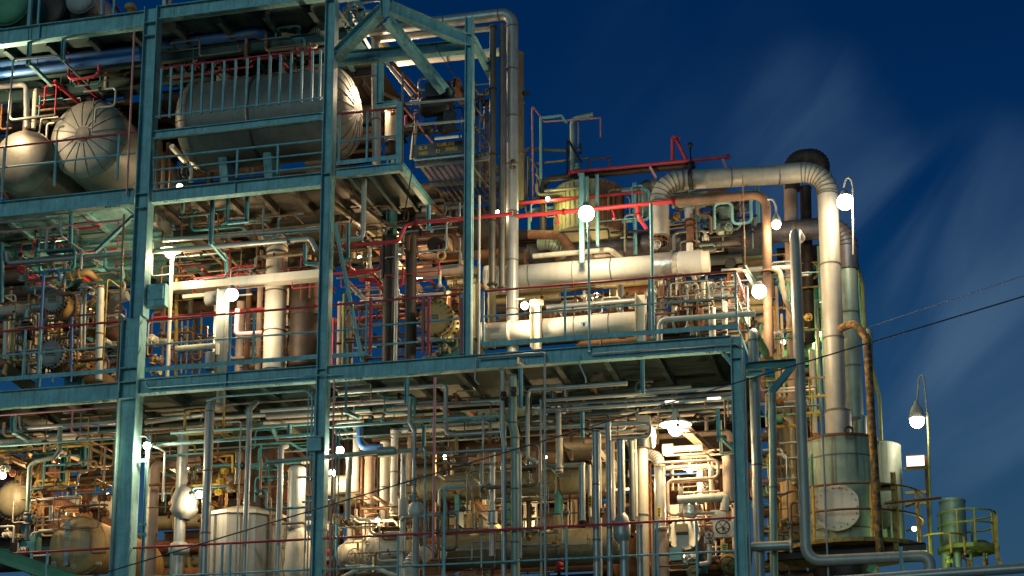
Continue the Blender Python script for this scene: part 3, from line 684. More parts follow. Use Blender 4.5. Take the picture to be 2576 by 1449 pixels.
# black hoist
c = P(1105, 235, .9); k = mpx(1105, 235, .9)
o = root('hoist_machine', 'big black hoist machine hanging under the portal', 'hoist', c)
MB().box(c, (60 * k, .5, 38 * k)).obj('motor_box', 'black', o)
b = MB(); b.lathe(c + Vector((-46 * k, 0, -34 * k)), (1, 0, 0), [(0, 0), (0, 22 * k), (8 * k, 26 * k), (70 * k, 26 * k), (78 * k, 22 * k), (78 * k, 0)], 20); b.obj('drum', 'black', o)
b = MB(); b.lathe(c + Vector((12 * k, -.1, -84 * k)), (0, 1, 0), [(0, 0), (0, 20 * k), (.3, 20 * k), (.3, 0)], 20); b.lathe(c + Vector((-26 * k, -.1, -92 * k)), (0, 1, 0), [(0, 0), (0, 14 * k), (.2, 14 * k), (.2, 0)], 20)
b.box(c + Vector((28 * k, 0, -78 * k)), (26 * k, .25, 50 * k)); b.obj('hook_block', 'black', o)
b = MB(); b.cyl(c + Vector((0, 0, -20 * k)), c + Vector((-2 * k, 0, -86 * k)), 3 * k, 8); b.cyl(c + Vector((18 * k, 0, -20 * k)), c + Vector((18 * k, 0, -86 * k)), 3 * k, 8); b.obj('hoist_chain', 'black', o)
b = MB(); [b.cyl(c + Vector(((i * 17 - 30) * k, 0, 15 * k)), c + Vector(((i * 17 - 30) * k, 0, (26 + (i * 7) % 9) * k)), 4 * k, 8) for i in range(5)]; b.obj('motor_lugs', 'black', o)
bar('hoist_rail', 'rusty I-beam end beside the black hoist', [(1148, 208, .7), (1163, 250, 2.2)], 26, 'rust', kind='H', t=.14, cat='beam')
# rusty valve works behind hoist
for i, (x, y, s, m, lab) in enumerate(((1225, 232, 13, 'rust_yellow', 'rusty valve in the open behind the slim column'), (1208, 245, 13, 'rust', 'rust-brown valve between the slim column and the twin risers'), (1222, 262, 14, 'rust_dark', 'dark valve just below the rusty ones beside the twin risers'), (1065, 275, 12, 'rust_orange', 'orange-rust valve below the black hoist'), (1048, 282, 10, 'rust_orange', 'orange-rust valve beside the platform corner post'), (990, 285, 12, 'rust_orange', 'orange-rust valve above the small cream tank'))):
    valve(lab, x, y, s, m, 2.2, 'x', 'z' if i % 2 else 'f')
vessel('small_cream_tank', 'small cream tank with a dark base behind the platform corner', 983, 352, 2.6, 15, .75, 'z', 'cream', dd=.4, cat='tank')
vessel('dark_pot', 'dark pot below the small cream tank', 983, 392, 2.5, 14, .35, 'z', 'rust_dark', dd=.3)
pipe('magenta_pipe', 'short magenta pipe behind the platform corner post', [(1021, 291, 2.0), (1020, 315, 2.0)], 7, 'magenta')
pipe('cream_post', 'cream riser behind the red stair handrail', [(1047, 305, 2.4), (1036, 400, 2.4)], 12, 'cream')
# lettered board and stair landing
A = P(1041, 366, 1.6); B = P(1172, 352, 1.6); B.z = A.z; hb = 34 * mpx(1100, 370, 1.6)
o = root('lettered_board', 'grey toe board with worn yellow lettering above the grating landing', 'sign', A - Vector((0, 0, hb)))
MB().box(((A.x + B.x) / 2, 1.6, A.z - hb / 2), (B.x - A.x, .03, hb)).obj('board', 'clad_dark', o)
u = (B.x - A.x) / 131; tb = MB(); rr_ = random.Random(3)
def glyph(tb, x, z, w_, h_, seed):
    r_ = random.Random(seed); st = .13 * h_
    segs = [((0, h_), (w_, h_)), ((0, h_ / 2), (w_, h_ / 2)), ((0, 0), (w_, 0)), ((0, 0), (0, h_)), ((w_, 0), (w_, h_)), ((w_ / 2, 0), (w_ / 2, h_))]
    for i, (p_, q_) in enumerate(segs):
        if r_.random() < .66: tb.box((x + (p_[0] + q_[0]) / 2, 1.578, z + (p_[1] + q_[1]) / 2), (abs(q_[0] - p_[0]) + st, .006, abs(q_[1] - p_[1]) + st))
def word(x0, y0, txt_w, n, seed, hh=8):
    for i in range(n): glyph(tb, A.x + (x0 + i * txt_w / n) * u, A.z - (y0 + hh) * u, txt_w / n * .62 * u, hh * u, seed + i)
word(14, 6, 22, 3, 1); word(58, 2, 46, 7, 20); word(58, 18, 10, 2, 40); word(80, 16, 32, 5, 60)
tb.obj('yellow_lettering', 'letter_yellow', o)
def text(body, at, size, m, rot, parent, name='lettering'):
    cu = bpy.data.curves.new(name, 'FONT'); cu.body = body; cu.size = size; cu.extrude = .002; cu.align_x = 'CENTER'; cu.align_y = 'CENTER'
    t = bpy.data.objects.new(name, cu); dg = None; C.objects.link(t); bpy.context.view_layer.update()
    me = bpy.data.meshes.new_from_object(t.evaluated_get(bpy.context.evaluated_depsgraph_get())); C.objects.unlink(t); bpy.data.objects.remove(t)
    ob = bpy.data.objects.new(name, me); C.objects.link(ob); me.materials.clear(); me.materials.append(MATS[m])
    ob.parent = parent; ob.location = Vector(at) - Vector(parent['_o']); ob.rotation_euler = rot
    return ob
text('1000', (A.x + 24 * u, 1.578, A.z - 24 * u), 12 * u, 'letter_yellow', (R(90), 0, 0), o)
z0 = A.z - hb - .05
o = root('grating_landing', 'dark grated landing seen from below, right of the jutting platform', 'platform', (A.x, 1.6, z0))
Bx = P(1232, 352, 1.6).x
for i in range(13): MB().box((A.x + (Bx - A.x) * (i + .5) / 13, 3.0, z0), (.085, 2.9, .03)).obj('grating_plank', 'grating', o)
for i in range(3): MB().box(((A.x + Bx) / 2, 1.75 + i * 1.2, z0 - .07), (Bx - A.x, .06, .1)).obj('landing_beam', 'slate', o)
pipe('landing_edge_rail', 'pale teal edge bar along the front of the grating landing', [(1041, 403, 1.55), (1171, 394, 1.55)], 5, 'teal_light', cat='rail')
for i, (a_, b_) in enumerate((((1190, 262, 1.4), (1232, 318, 2.8)), ((1190, 312, 1.4), (1232, 364, 2.8)), ((1190, 378, 1.4), (1232, 432, 2.8)), ((1190, 420, 1.4), (1228, 470, 2.8)))):
    pipe('stair_rail', ('topmost', 'second', 'third', 'lowest')[i] + ' pale slanting stair rail between the slim column and the twin risers', [a_, b_], 5, 'galv', cat='handrail')
for i, x in enumerate((1196, 1208, 1222)):
    pipe('stair_post', ('left', 'middle', 'right')[i] + ' thin upright of the stair between the slim column and the twin risers', [(x, 205 + i * 30, 2.2), (x, 470, 2.2)], 5, ('clad_dark', 'galv', 'rust')[i], cat='post')
pipe('tangled_wires', 'loop of brown cable between the slim column and the twin risers', [(1200, 330, 2), (1215, 290, 2), (1228, 300, 2), (1222, 350, 2), (1206, 372, 2)], 3, 'rust', bend=.2, cat='cable')
# ================================================================== middle left bay (between second and third deck)
def hangers(lst, name='pipe_hanger'):
    for (x, a, b, w_, Y, lab) in lst: bar(name, lab, [(x, a, Y), (x - 1, b, Y)], w_, kind='C', t=.07, cat='hanger')
hangers([(179, 537, 612, 9, .1, 'tall teal hanger under the left second-deck beam, beside the thin bent pipe'), (95, 600, 652, 10, 1.5, 'short teal hanger left of the thin bent pipe'), (136, 597, 640, 7, 1.5, 'narrow teal hanger right behind the thin bent pipe'), (5, 610, 760, 9, .6, 'teal post at the extreme left of the middle bay'),
         (535, 500, 615, 11, .5, 'teal hanger carrying the two silver pipes beneath the long vessel'), (574, 490, 560, 8, .3, 'left leg of the small teal U-frame under the second deck'), (623, 484, 557, 9, .3, 'right leg of the small teal U-frame under the second deck'), (461, 505, 535, 5, .3, 'shortest teal hanger under the second deck beam')])
bar('u_frame_bar', 'level bottom bar of the small teal U-frame under the second deck', [(572, 560, .3), (626, 555, .3)], 10, kind='C', t=.07, cat='bar')
bar('pipe_bracket', 'stepped teal bracket going down from the two silver pipes', [(533, 612, .5), (570, 655, .9), (570, 684, .9)], 9, kind='C', t=.07)
bar('pipe_bracket', 'teal knee brace falling left from the widest column', [(240, 634, .8), (334, 545, .05)], 9, kind='C', t=.07)
pipe('thin_pipe', 'thin bent galvanised pipe stepping down under the left second-deck beam', [(-60, 565, -.1), (150, 547, -.1), (155, 594, -.1), (172, 606, .1), (292, 688, 2.2)], 6, 'galv', bend=.04)
pipe('thin_pipe', 'thin pale pink pipe along the underside of the left second-deck beam', [(-60, 590, .0), (314, 552, .0)], 4.5, 'faded_pink')
pipe('drop_pipe', 'thin rusty drop pipe falling just left of the widest column across two rails', [(312, 540, -.15), (294, 952, -.15)], 6, 'copper')
pipe('silver_pipe', 'long thin silver pipe sweeping right from the left edge to beneath the long vessel', [(17, 634, .6), (20, 663, .6), (420, 632, .6), (781, 600, .6), (797, 632, .6)], 13, 'galv', bend=.12, fl=((2, .85),))
pipe('silver_pipe', 'upper one of the two silver pipes beneath the long vessel', [(410, 604, .6), (808, 576, .6)], 12, 'galv')
pipe('red_pipe', 'red sprinkler line with elbows in the left middle bay', [(0, 672, 1.2), (52, 668, 1.2), (133, 720, 2.6)], 7, 'red')
pipe('red_pipe', 'small red loop under the second deck near the thin bent pipe', [(146, 640, 1.0), (146, 612, 1.0), (160, 620, 1.3), (184, 618, 1.3)], 4, 'red')
pipe('red_pipe', 'red line stepping up under the beam of the middle bay', [(508, 678, 1.6), (548, 706, 2.2)], 7, 'bright_red')
pipe('red_pipe', 'thin level red line left of the tall elbow pipe', [(546, 694, 1.8), (580, 692, 1.8), (584, 674, 1.8), (650, 668, 1.8)], 6, 'bright_red')
pipe('red_pipe', 'white-and-red bent pipe beside the steel-blue post', [(598, 778, 1.2), (594, 842, 1.2), (660, 838, 1.2)], 13, 'faded_pink', bend=.1)
pipe('red_pipe', 'long bright red pipe running behind the middle railing', [(385, 800, 2.4), (560, 786, 2.4), (800, 765, 2.4)], 7, 'bright_red')
pipe('beige_pipe', 'arched pipe ending in a valve above the cream upright', [(172, 694, 1.2), (222, 684, 1.2), (250, 708, 1.6), (252, 722, 1.6)], 18, 'tan', bend=.14, fl=((0, .2), (0, .6)))
pipe('cream_riser', 'cream upright pipe banded at mid height, left of the widest column', [(253, 722, .9), (248, 960, .9)], 19, 'cream', band=1.0)
pipe('thin_pipe', 'thin yellow-tan upright beside the cream riser', [(306, 726, .8), (270, 700, .5), (263, 905, .5)], 5, 'rust_yellow', bend=.05)
pipe('blue_hook_pipe', 'blue hook-shaped pipe in front of the bolted exchanger covers', [(93, 975, .0), (103, 683, .0), (148, 680, .0), (150, 706, .0)], 8, 'blue', bend=.14)
pipe('blue_post', 'thin blue upright right of the lower bolted cover', [(181, 798, .1), (178, 960, .1)], 7, 'blue', cat='post')
pipe('blue_post', 'short pale upright beneath the lower bolted cover', [(104, 895, 0), (101, 975, 0)], 6, 'teal_light', cat='post')
exchanger('heat exchanger with a bolted grey cover and small plate, upper of two at the left', 133, 754, .9, 34, 2.8, m='tan', cm='grey', plate=(.75, .5), bolts=22, ch=.6)
exchanger('heat exchanger with a bolted grey cover and plate, lower of two at the left', 126, 889, .7, 39, 2.8, m='tan', cm='grey', plate=(.66, .42), bolts=24, ch=.5)
pipe('elbow_pipe', 'pale green elbow dropping beside the upper bolted cover', [(106, 772, 1.3), (70, 776, 1.3), (69, 816, 1.3)], 20, 'clad_green', bend=.14, fl=((1, .97),), flm='black')
valve('black valve beneath the pale green elbow', 72, 838, 26, 'black', 1.3, 'z', '-y')
pipe('orange_pipe', 'short orange-tan pipe at the left edge beside the blue hook', [(4, 784, 1.7), (80, 777, 1.7)], 27, 'pinkish')
pipe('white_pipe', 'white pipe running back behind the cream riser', [(262, 856, 1.2), (302, 880, 2.6)], 15, 'white')
vessel('brown_vessel', 'brown vessel behind the thin rusty drop pipe', 282, 830, 2.4, 30, 1.6, 'y', 'rust', dd=.5)
pipe('white_elbow', 'silvery elbow stub behind the thin rusty drop pipe', [(322, 744, 1.6), (290, 752, 1.6), (278, 776, 1.9)], 26, 'clad', bend=.2)
for x, y, s, m, st, lab in ((215, 905, 20, 'rust', 'f', 'rusty valve left of the cream riser foot'), (232, 935, 22, 'rust_orange', 'z', 'orange-rust valve at the foot of the cream riser'), (200, 945, 18, 'rust', 'z', 'rusty valve under the lower exchanger shell'), (275, 935, 18, 'pinkish', 'x', 'tan flanged stub right of the cream riser foot'), (190, 860, 16, 'cream', 'f', 'cream valve between the two exchanger shells'), (50, 862, 18, 'brass', 'f', 'brassy valve left of the lower bolted cover'), (38, 905, 18, 'brass', 'z', 'brassy valve low at the left edge'), (252, 722, 15, 'tan', 'f', 'tan flanged joint topping the cream riser'), (235, 738, 18, 'cream', 'x', 'cream valve stub beside the top of the cream riser')):
    valve(lab, x, y, s, m, 1.2, 'x' if st != 'x' else 'y', st)
bar('stair_stringer', 'olive slanting plate at the left edge behind the lower rail', [(10, 925, .6), (92, 985, 1.6)], 36, 'olive', kind='C', t=.06, cat='beam')
# behind: pale pipes at left edge
for x, w_, m, lab in ((16, 14, 'cream', 'cream upright at the left edge behind the lower red rail'), (33, 8, 'lime', 'yellow-green upright at the left edge'), (52, 9, 'galv', 'pale upright beside the black valve'), (215, 7, 'galv', 'upper thin upright pipe right of the exchanger covers'), (206, 9, 'clad', 'lower thin upright pipe beside the blue post'), (165, 9, 'galv', 'short pale upright above the upper bolted cover')):
    y0_, y1_ = (805, 905) if x < 60 else (715, 880) if x > 200 else (640, 720)
    pipe('upright_pipe', lab, [(x, y0_, 1.4), (x - 3, y1_, 1.4)], w_, m)
# right of the widest column
o = root('switch_box', 'teal switch box bolted to the right side of the widest column', 'electrical box', P(395, 745, .05))
c = P(395, 745, .1); k = mpx(395, 745, .1)
MB().box(c, (54 * k, .2, 58 * k)).obj('box_body', 'teal', o); MB().box(c + Vector((2 * k, -.12, 4 * k)), (42 * k, .03, 34 * k)).obj('box_door', 'teal_light', o)
b = MB(); [b.cyl(c + Vector((sx * 16 * k, -.13, 8 * k)), c + Vector((sx * 16 * k, -.16, 8 * k)), .012, 8) for sx in (-1, 1)]; b.obj('box_screws', 'black', o)
bar('louvre_duct', 'silver slotted duct slanting under the second deck beside the widest column', [(384, 548, .4), (426, 585, 1.5)], 24, 'clad', kind='box', t=.12, cat='duct')
lamp('shallow dish lamp on a pale post, just right of the widest column', 428, 636, .9, 230, 'dish', 20, (1, .80, .55))
pipe('lamp_post', 'pale upright post under the dish lamp', [(434, 640, 1.0), (428, 955, 1.0)], 10, 'white', cat='post')
pipe('brown_post', 'brown post right beside the pale lamp post', [(445, 700, 1.6), (442, 955, 1.6)], 9, 'rust_yellow', cat='post')
bar('box_duct', 'long cream box duct lit bright at its left end', [(437, 726, 1.5), (806, 696, 1.5)], 21, 'white', kind='box', t=.3, cat='duct')
bar('cream_tray', 'short cream tray hanging beneath the box duct', [(462, 748, 1.3), (522, 742, 1.3)], 9, 'cream', kind='box', t=.12, cat='tray')
lamp('bright lamp between the box duct and the steel-blue post', 583, 741, .7, 260, 'globe', 25, (1, .82, .6))
bar('steel_post', 'steel-blue H-post below the box duct, left of the bright lamp', [(562, 728, .8), (559, 945, .8)], 25, 'slate', kind='H', t=.2, cat='post')
pipe('grey_drum', 'grey drum lying beside the top of the steel-blue post', [(520, 752, 1.0), (548, 750, 1.0)], 36, 'grey', cat='drum')
pipe('cream_pipe', 'cream pipe running level into the steel-blue post', [(443, 878, 1.3), (548, 870, 1.3)], 16, 'cream')
pipe('grey_drum', 'small grey drum standing on the deck left of the steel-blue post', [(530, 890, 1.0), (530, 930, 1.0)], 27, 'grey', cat='drum')
bar('white_bracket', 'white bracket fixed at the right end of the level cream pipe', [(548, 864, .7), (547, 892, .7)], 7, 'white', kind='box')
for x, w_, m, lab in ((458, 5, 'white', 'white rod behind the railing, left of five'), (473, 5, 'cream', 'pale rod behind the railing, second of five'), (489, 5, 'rust_yellow', 'yellow rod behind the railing, middle of five'), (496, 4, 'rust', 'brown rod behind the railing, fourth of five'), (507, 5, 'yellow', 'yellow rod behind the railing, right of five')):
    pipe('rail_rod', lab, [(x, 800, 2.2), (x - 2, 940, 2.2)], w_, m, cat='rod')
pipe('tall_elbow_pipe', 'stout silver pipe with a flared elbow dropping onto the deck left of the tall column', [(655, 580, 4.0), (698, 612, 2.2), (692, 935, 2.2)], 51, 'white', bend=.42, ribs=True, band=1.1)
pipe('horizontal_duct', 'wide silver duct lying under the second deck left of the tall column', [(650, 570, 2.6), (806, 562, 2.6)], 40, 'clad', band=1.3)
vessel('rusty_column_vessel', 'tall rust-brown vessel behind the tall column, left side', 765, 925, 2.6, 43, 2.5, 'z', 'rust_dark', dd=.3)
pipe('brown_pipe', 'brown upright behind the white-and-red bent pipe', [(628, 700, 2.4), (620, 940, 2.4)], 13, 'rust')
pipe('brown_pipe', 'brown upright left of the tall elbow pipe', [(656, 690, 2.8), (650, 940, 2.8)], 14, 'pinkish')
pipe('brown_pipe', 'pale pink upright right of the bright lamp', [(606, 760, 2.8), (602, 940, 2.8)], 20, 'pinkish')
pipe('curved_cable', 'black cable sagging left of the tall elbow pipe', [(644, 890, 2.0), (630, 915, 2.0), (604, 926, 2.0)], 3, 'black', bend=.2, cat='cable')
exs = [(388, 858, 30, 'cream', 'y', 'cream flanged valve just right of the widest column'), (408, 842, 16, 'rust_dark', 'x', 'dark small valve beside the cream flanged one'), (384, 905, 22, 'tan', 'z', 'tan flanged joint below the cream valve'), (392, 935, 22, 'cream', 'x', 'cream valve body resting on the deck near the widest column')]
for x, y, s, m, r_, lab in exs: valve(lab, x, y, s, m, 1.3, r_, 'f' if r_ != 'z' else 'x')
pipe('cream_pipe', 'cream pipe leaving the flanged valve to the right', [(392, 855, 1.4), (432, 862, 1.4)], 17, 'cream')

# ================================================================== middle bay between the tall column and the slim column
pipe('bent_silver_pipe', 'silver pipe dropping from the jutting platform and bending left to the tall column', [(917, 448, .4), (913, 598, .4), (848, 604, .4)], 13, 'clad', bend=.1)
pipe('red_main', 'red water main with a swan-neck step below the jutting platform', [(846, 621, .5), (1003, 608, .5), (1020, 566, .5), (1044, 561, .5), (1290, 547, .5)], 10, 'bright_red', bend=.12, fl=((3, .02),))
pipe('thin_grey_pipe', 'thin grey pipe following the red main where it steps up', [(968, 590, .7), (975, 570, .7), (1020, 564, .7)], 5, 'clad_dark')
bar('platform_hanger', 'teal hanger dropping from the jutting platform edge past the red main', [(1078, 515, .5), (1076, 570, .5), (1088, 580, .5)], 9, kind='C', t=.07, cat='hanger')
bar('slanting_stay', 'long teal stay slanting down right beside the tall column', [(842, 560, -.1), (911, 908, .1)], 8, 'teal_light', kind='L', cat='brace')
bar('pipe_bracket', 'teal J-shaped bracket left of the tall column', [(768, 615, .5), (768, 662, .5), (800, 667, .5)], 8, kind='C', t=.06)
bar('pipe_bracket', 'teal curved bracket right of the tall column, in front of the red main', [(877, 560, .3), (874, 650, .3), (862, 660, .3)], 7, kind='C', t=.06)
bar('stair_stringer', 'pale slanting channel rising under the jutting platform, right of the tall column', [(838, 512, .6), (965, 605, 3.4)], 14, 'olive', kind='C', t=.08, cat='beam')
bar('stair_stringer', 'second slanting channel under the jutting platform, above the pale one', [(884, 496, .6), (1000, 590, 3.4)], 12, 'clad_dark', kind='C', t=.08, cat='beam')
bar('slanting_channel', 'brown channel slanting down towards the slim column', [(1090, 520, 1.6), (1168, 600, 3.4)], 15, 'rust', kind='C', t=.08, cat='beam')
pipe('dark_riser', 'dark upright pipe in the middle bay, left of two', [(982, 596, 1.4), (977, 930, 1.4)], 33, 'rust_dark', band=2.2)
pipe('dark_riser', 'dark upright pipe in the middle bay, right of two', [(1035, 590, 1.4), (1031, 930, 1.4)], 29, 'rust_dark', band=2.2)
pipe('thin_silver_riser', 'thin silver riser squeezed between the two dark uprights', [(999, 612, 1.2), (996, 930, 1.2)], 10, 'galv')
pipe('thin_grey_riser', 'thin grey riser along the left of the dark uprights', [(964, 585, 1.3), (964, 700, 1.3)], 7, 'clad_dark')
pipe('orange_lit_pipe', 'rust-brown level pipe lit orange between the dark uprights', [(930, 694, 2.4), (1170, 680, 2.4)], 24, 'pinkish')
pipe('cream_bent_pipe', 'cream pipe that slants down then runs level behind the dark uprights', [(872, 706, 1.7), (918, 755, 2.2), (1020, 748, 2.2), (1120, 742, 2.2)], 11, 'white', fl=((0, .6), (1, .9)))
pipe('thin_silver_pipe', 'thin silver pipe stepping above the red elbow in the middle bay', [(846, 700, 1.6), (946, 692, 1.6), (966, 712, 1.6)], 5, 'galv')
pipe('red_elbow', 'bright red elbow pipe left of the dark uprights', [(905, 702, 2.0), (944, 704, 2.0), (972, 734, 2.4)], 11, 'bright_red')
pipe('red_stub', 'lit red pipe stub slanting behind the slanting stay', [(866, 664, 1.9), (900, 688, 2.4)], 10, 'bright_red')
pipe('red_pipe', 'thick red pipe passing low behind the two dark uprights', [(834, 808, 2.8), (1056, 785, 2.8)], 10, 'bright_red')
pipe('brown_level_pipe', 'dark brown pipe under the cream bent pipe', [(850, 778, 2.6), (1120, 760, 2.6)], 14, 'rust')
for x, y0_, y1_, w_, m, Y, lab in ((856, 760, 930, 13, 'pinkish', 2.2, 'tan upright just right of the tall column'), (867, 740, 930, 9, 'lime', 1.8, 'yellow-green upright behind the slanting stay'), (880, 790, 930, 12, 'olive', 2.4, 'olive upright behind the slanting stay'), (840, 800, 930, 8, 'bright_red', 2.0, 'red upright hugging the right side of the tall column'), (930, 640, 700, 12, 'green', 2.6, 'green upright stub above the red elbow'), (925, 700, 930, 11, 'rust', 3.6, 'brown upright left of the dark risers'), (1085, 800, 930, 8, 'copper', 2.6, 'copper-coloured upright behind the paired gate posts'), (930, 620, 700, 9, 'white', 2.2, 'bright white upright stub above the thin silver pipe')):
    pipe('upright_pipe', lab, [(x, y0_, Y), (x - 3, y1_, Y)], w_, m)
c = P(1109, 643, 1.5); b = MB().torus(c, (0, -1, .0), .095, .035, 24, 8); tag(b.obj('ring_flange', 'tan'), 'tan ring-shaped flange in the dark under the grating landing', 'flange')
pipe('black_stub', 'round black pipe end above the tan ring flange', [(1094, 616, 1.8), (1100, 620, 3.0)], 40, 'black')
pipe('valve_stem_pipe', 'small bright upright pipe above the brass-coloured exchanger', [(1107, 680, 1.6), (1106, 722, 1.6)], 8, 'white', fl=((0, .9),))
pipe('red_drop', 'small red drop pipe beneath the tan ring flange', [(1104, 660, 1.5), (1102, 690, 1.5)], 5, 'red')
exchanger('brass-coloured bolted exchanger end behind the red gate posts', 1096, 800, 1.1, 46, 2.4, m='brass', cm='brass', plate=(.42, .36), bolts=20, ch=.42)
pipe('cream_flanged_pipe', 'cream level pipe below the brass-coloured exchanger', [(1052, 854, 1.3), (1110, 850, 1.3)], 9, 'cream', fl=((0, .1), (0, .9)))
valve('brassy valve under the brass-coloured exchanger, right side', 1128, 852, 22, 'brass', 1.2, 'x', 'f')
valve('dark valve block on the deck below the brass-coloured exchanger', 1120, 882, 22, 'olive', 1.2, 'x', 'z')
lamp('hidden lamp behind the dark uprights of the middle bay', 1055, 700, 3.4, 170, 'globe', 12, (1, .7, .4))
lamp('hidden lamp low behind the slanting stay', 905, 650, 2.9, 70, 'globe', 10, (1, .7, .45))
vessel('rust_vessel', 'rusty vessel belly under the grating landing', 1060, 596, 3.6, 60, 2.0, 'x', 'rust_dark', dd=.3)
pipe('rust_pipe', 'thick rusty pipe crossing behind the slim column, just above the orange-lit one', [(1100, 650, 3.0), (1300, 640, 3.0)], 22, 'rust')
pipe('conduit', 'white conduit standing just right of the slim column', [(1206, 492, .0), (1201, 898, .0)], 6, 'white', cat='conduit')
pipe('conduit', 'lower continuation of the white conduit past the deck beam', [(1196, 900, -.15), (1195, 956, -.15), (1206, 968, -.1)], 5, 'galv', cat='conduit')

# ================================================================== right deck: white exchangers and works
def shellx(label, a, b, Y, d_, m, ends=True, name='exchanger_shell', bands=()):
    A, B = way([a, b], Y); r = Wd(a, d_, Y) / 2; L_ = (B - A).length
    o = root(name, label, 'heat exchanger', A.lerp(B, .5) - Vector((0, 0, r)))
    b_ = MB().lathe(A, B - A, [(0, 0), (0, r), (L_, r), (L_, 0)], 40); b_.obj('shell', m, o)
    for (z0, z1, k, mm) in bands:
        b_ = MB().lathe(A + (B - A).normalized() * z0 * L_, B - A, [(0, r * .9), (0, r * k), (.02, r * (k + .015)), (L_ * (z1 - z0) - .02, r * (k + .015)), (L_ * (z1 - z0), r * k), (L_ * (z1 - z0), r * .9)], 40); b_.obj('shell_band', mm, o)
    return o, A, B, r
shellx('upper of the two long white exchangers on the right deck, ending in loose silver wraps', (1222, 702), (1784, 660), 1.9, 57, 'white', bands=((.0, .02, 1.15, 'cream'), (.2, .205, 1.02, 'seam'), (.57, .575, 1.02, 'seam'), (.755, .845, 1.12, 'foil'), (.87, .975, 1.10, 'white'), (.4, .406, 1.03, 'cream')))
shellx('lower of the two long white exchangers on the right deck', (1214, 845), (1606, 818), 1.5, 62, 'white', bands=((.0, .02, 1.12, 'white'), (.17, .19, 1.05, 'cream'), (.4, .405, 1.02, 'seam'), (.6, .606, 1.02, 'seam'), (.82, .825, 1.02, 'seam')))
shellx('rounded tan channel end of the lower white exchanger', (1628, 814), (1690, 810), 1.5, 54, 'pinkish', bands=((.85, 1.0, 1.15, 'rust'),), name='exchanger_channel')
shellx('rusty bolted channel at the right end of the lower white exchanger', (1694, 806), (1770, 800), 1.5, 50, 'rust', bands=((.0, .1, 1.3, 'cream'), (.16, .26, 1.3, 'rust_orange'), (.6, .7, 1.3, 'tan'), (.78, .9, 1.3, 'rust')), name='exchanger_channel')
for x, y0_, y1_, w_, lab in ((1348, 755, 875, 24, 'cream support bracket at the left end of the lower white exchanger'), (1612, 738, 855, 26, 'cream support plate at the right end of the lower white exchanger')):
    bar('support_plate', lab, [(x, y0_, 1.15), (x, y1_, 1.15)], w_, 'cream', kind='C', t=.2, cat='support')
pipe('flange_cap', 'cream flanged stub in front of the left bracket', [(1350, 758, 1.0), (1350, 766, 1.0)], 36, 'cream', cat='flange')
c = P(1470, 816, 1.0); o = tag(MB().box(c, (20 * mpx(1470, 816, 1.0), .02, .12)).obj('name_plate', 'foil'), 'small square name plate on the lower white exchanger', 'plate')
MB().box(c + Vector((-.01, -.014, 0)), (.05, .006, .07)).obj('plate_mark', 'letter_black', o)
pipe('grey_pipe', 'grey level pipe between the two white exchangers', [(1375, 774, 2.2), (1600, 757, 2.2)], 14, 'clad')
pipe('tan_pipe', 'tan level pipe just above the upper white exchanger', [(1341, 645, 2.0), (1535, 629, 2.0), (1563, 650, 2.4)], 13, 'cream', bend=.14)
pipe('white_bent_pipe', 'white pipe bending over the railing at the right end of the deck', [(1659, 858, .4), (1660, 805, .4), (1900, 789, .4)], 14, 'white', bend=.14, band=1.6)
for x, y0_, y1_, w_, m, Y, lab in ((1791, 775, 850, 18, 'white', 1.0, 'stubby white upright near the right end of the deck'), (1822, 760, 850, 14, 'cream', 1.2, 'cream upright beside the stubby white one'), (1769, 710, 752, 10, 'cream', 1.3, 'small cream upright among the handwheels'), (1561, 718, 790, 16, 'galv', 2.6, 'grey upright behind the railing, between the exchangers'), (1730, 728, 815, 5, 'galv', .9, 'thin grey upright in front of the handwheels')):
    pipe('upright_pipe', lab, [(x, y0_, Y), (x, y1_, Y)], w_, m)
for i, (x, y, s, m, r_, st, lab) in enumerate(((1733, 722, 16, 'cream', 'x', 'f', 'cream valve below the silver wraps'), (1714, 736, 18, 'clad_dark', 'x', 'u', 'dark valve left of the cream one below the silver wraps'), (1785, 726, 15, 'galv', 'x', 'f', 'grey valve with its wheel facing out, right of the cream upright'), (1700, 755, 20, 'rust', 'z', 'f', 'rusty valve above the bolted channel'), (1755, 745, 16, 'cream', 'z', 'u', 'pale valve above the bolted channel'), (1735, 826, 14, 'tan', 'z', 'f', 'tan valve in front of the bolted channel'), (1815, 715, 12, 'galv', 'z', 'u', 'small high valve near the railing corner'), (1685, 742, 16, 'slate', 'z', 'u', 'slate-grey valve left of the rusty one'), (1640, 735, 22, 'foil', 'x', 'f', 'shiny drum valve right of the support plate'), (1745, 838, 14, 'cream', 'x', 'u', 'cream valve low on the deck edge'), (1775, 762, 14, 'brass', 'x', 'u', 'brassy valve under the grey one'))):
    valve(lab, x, y, s, m, 1.1, r_, st)
valve('twisted silver fitting on top of the upper white exchanger', 1650, 618, 24, 'foil', 1.9, 'z', 'f')
pipe('rusty_stack', 'rust-covered upright fitting above the silver wraps', [(1735, 540, 2.0), (1734, 640, 2.0)], 18, 'rust', fl=((0, .15), (0, .3), (0, .72), (0, .82)), flm='rust')
pipe('silver_cap_pipe', 'short pale pipe on top of the rusty stack', [(1732, 527, 2.0), (1733, 552, 2.0)], 20, 'clad')
pipe('white_sleeve', 'white sleeve below the rusty stack', [(1735, 613, 1.8), (1735, 637, 1.8)], 17, 'white')
pipe('rust_pipe', 'rusty upright fitting under the left leg of the arched pipe', [(1655, 595, 2.0), (1655, 615, 2.0)], 30, 'rust', fl=((0, .2), (0, .8)))
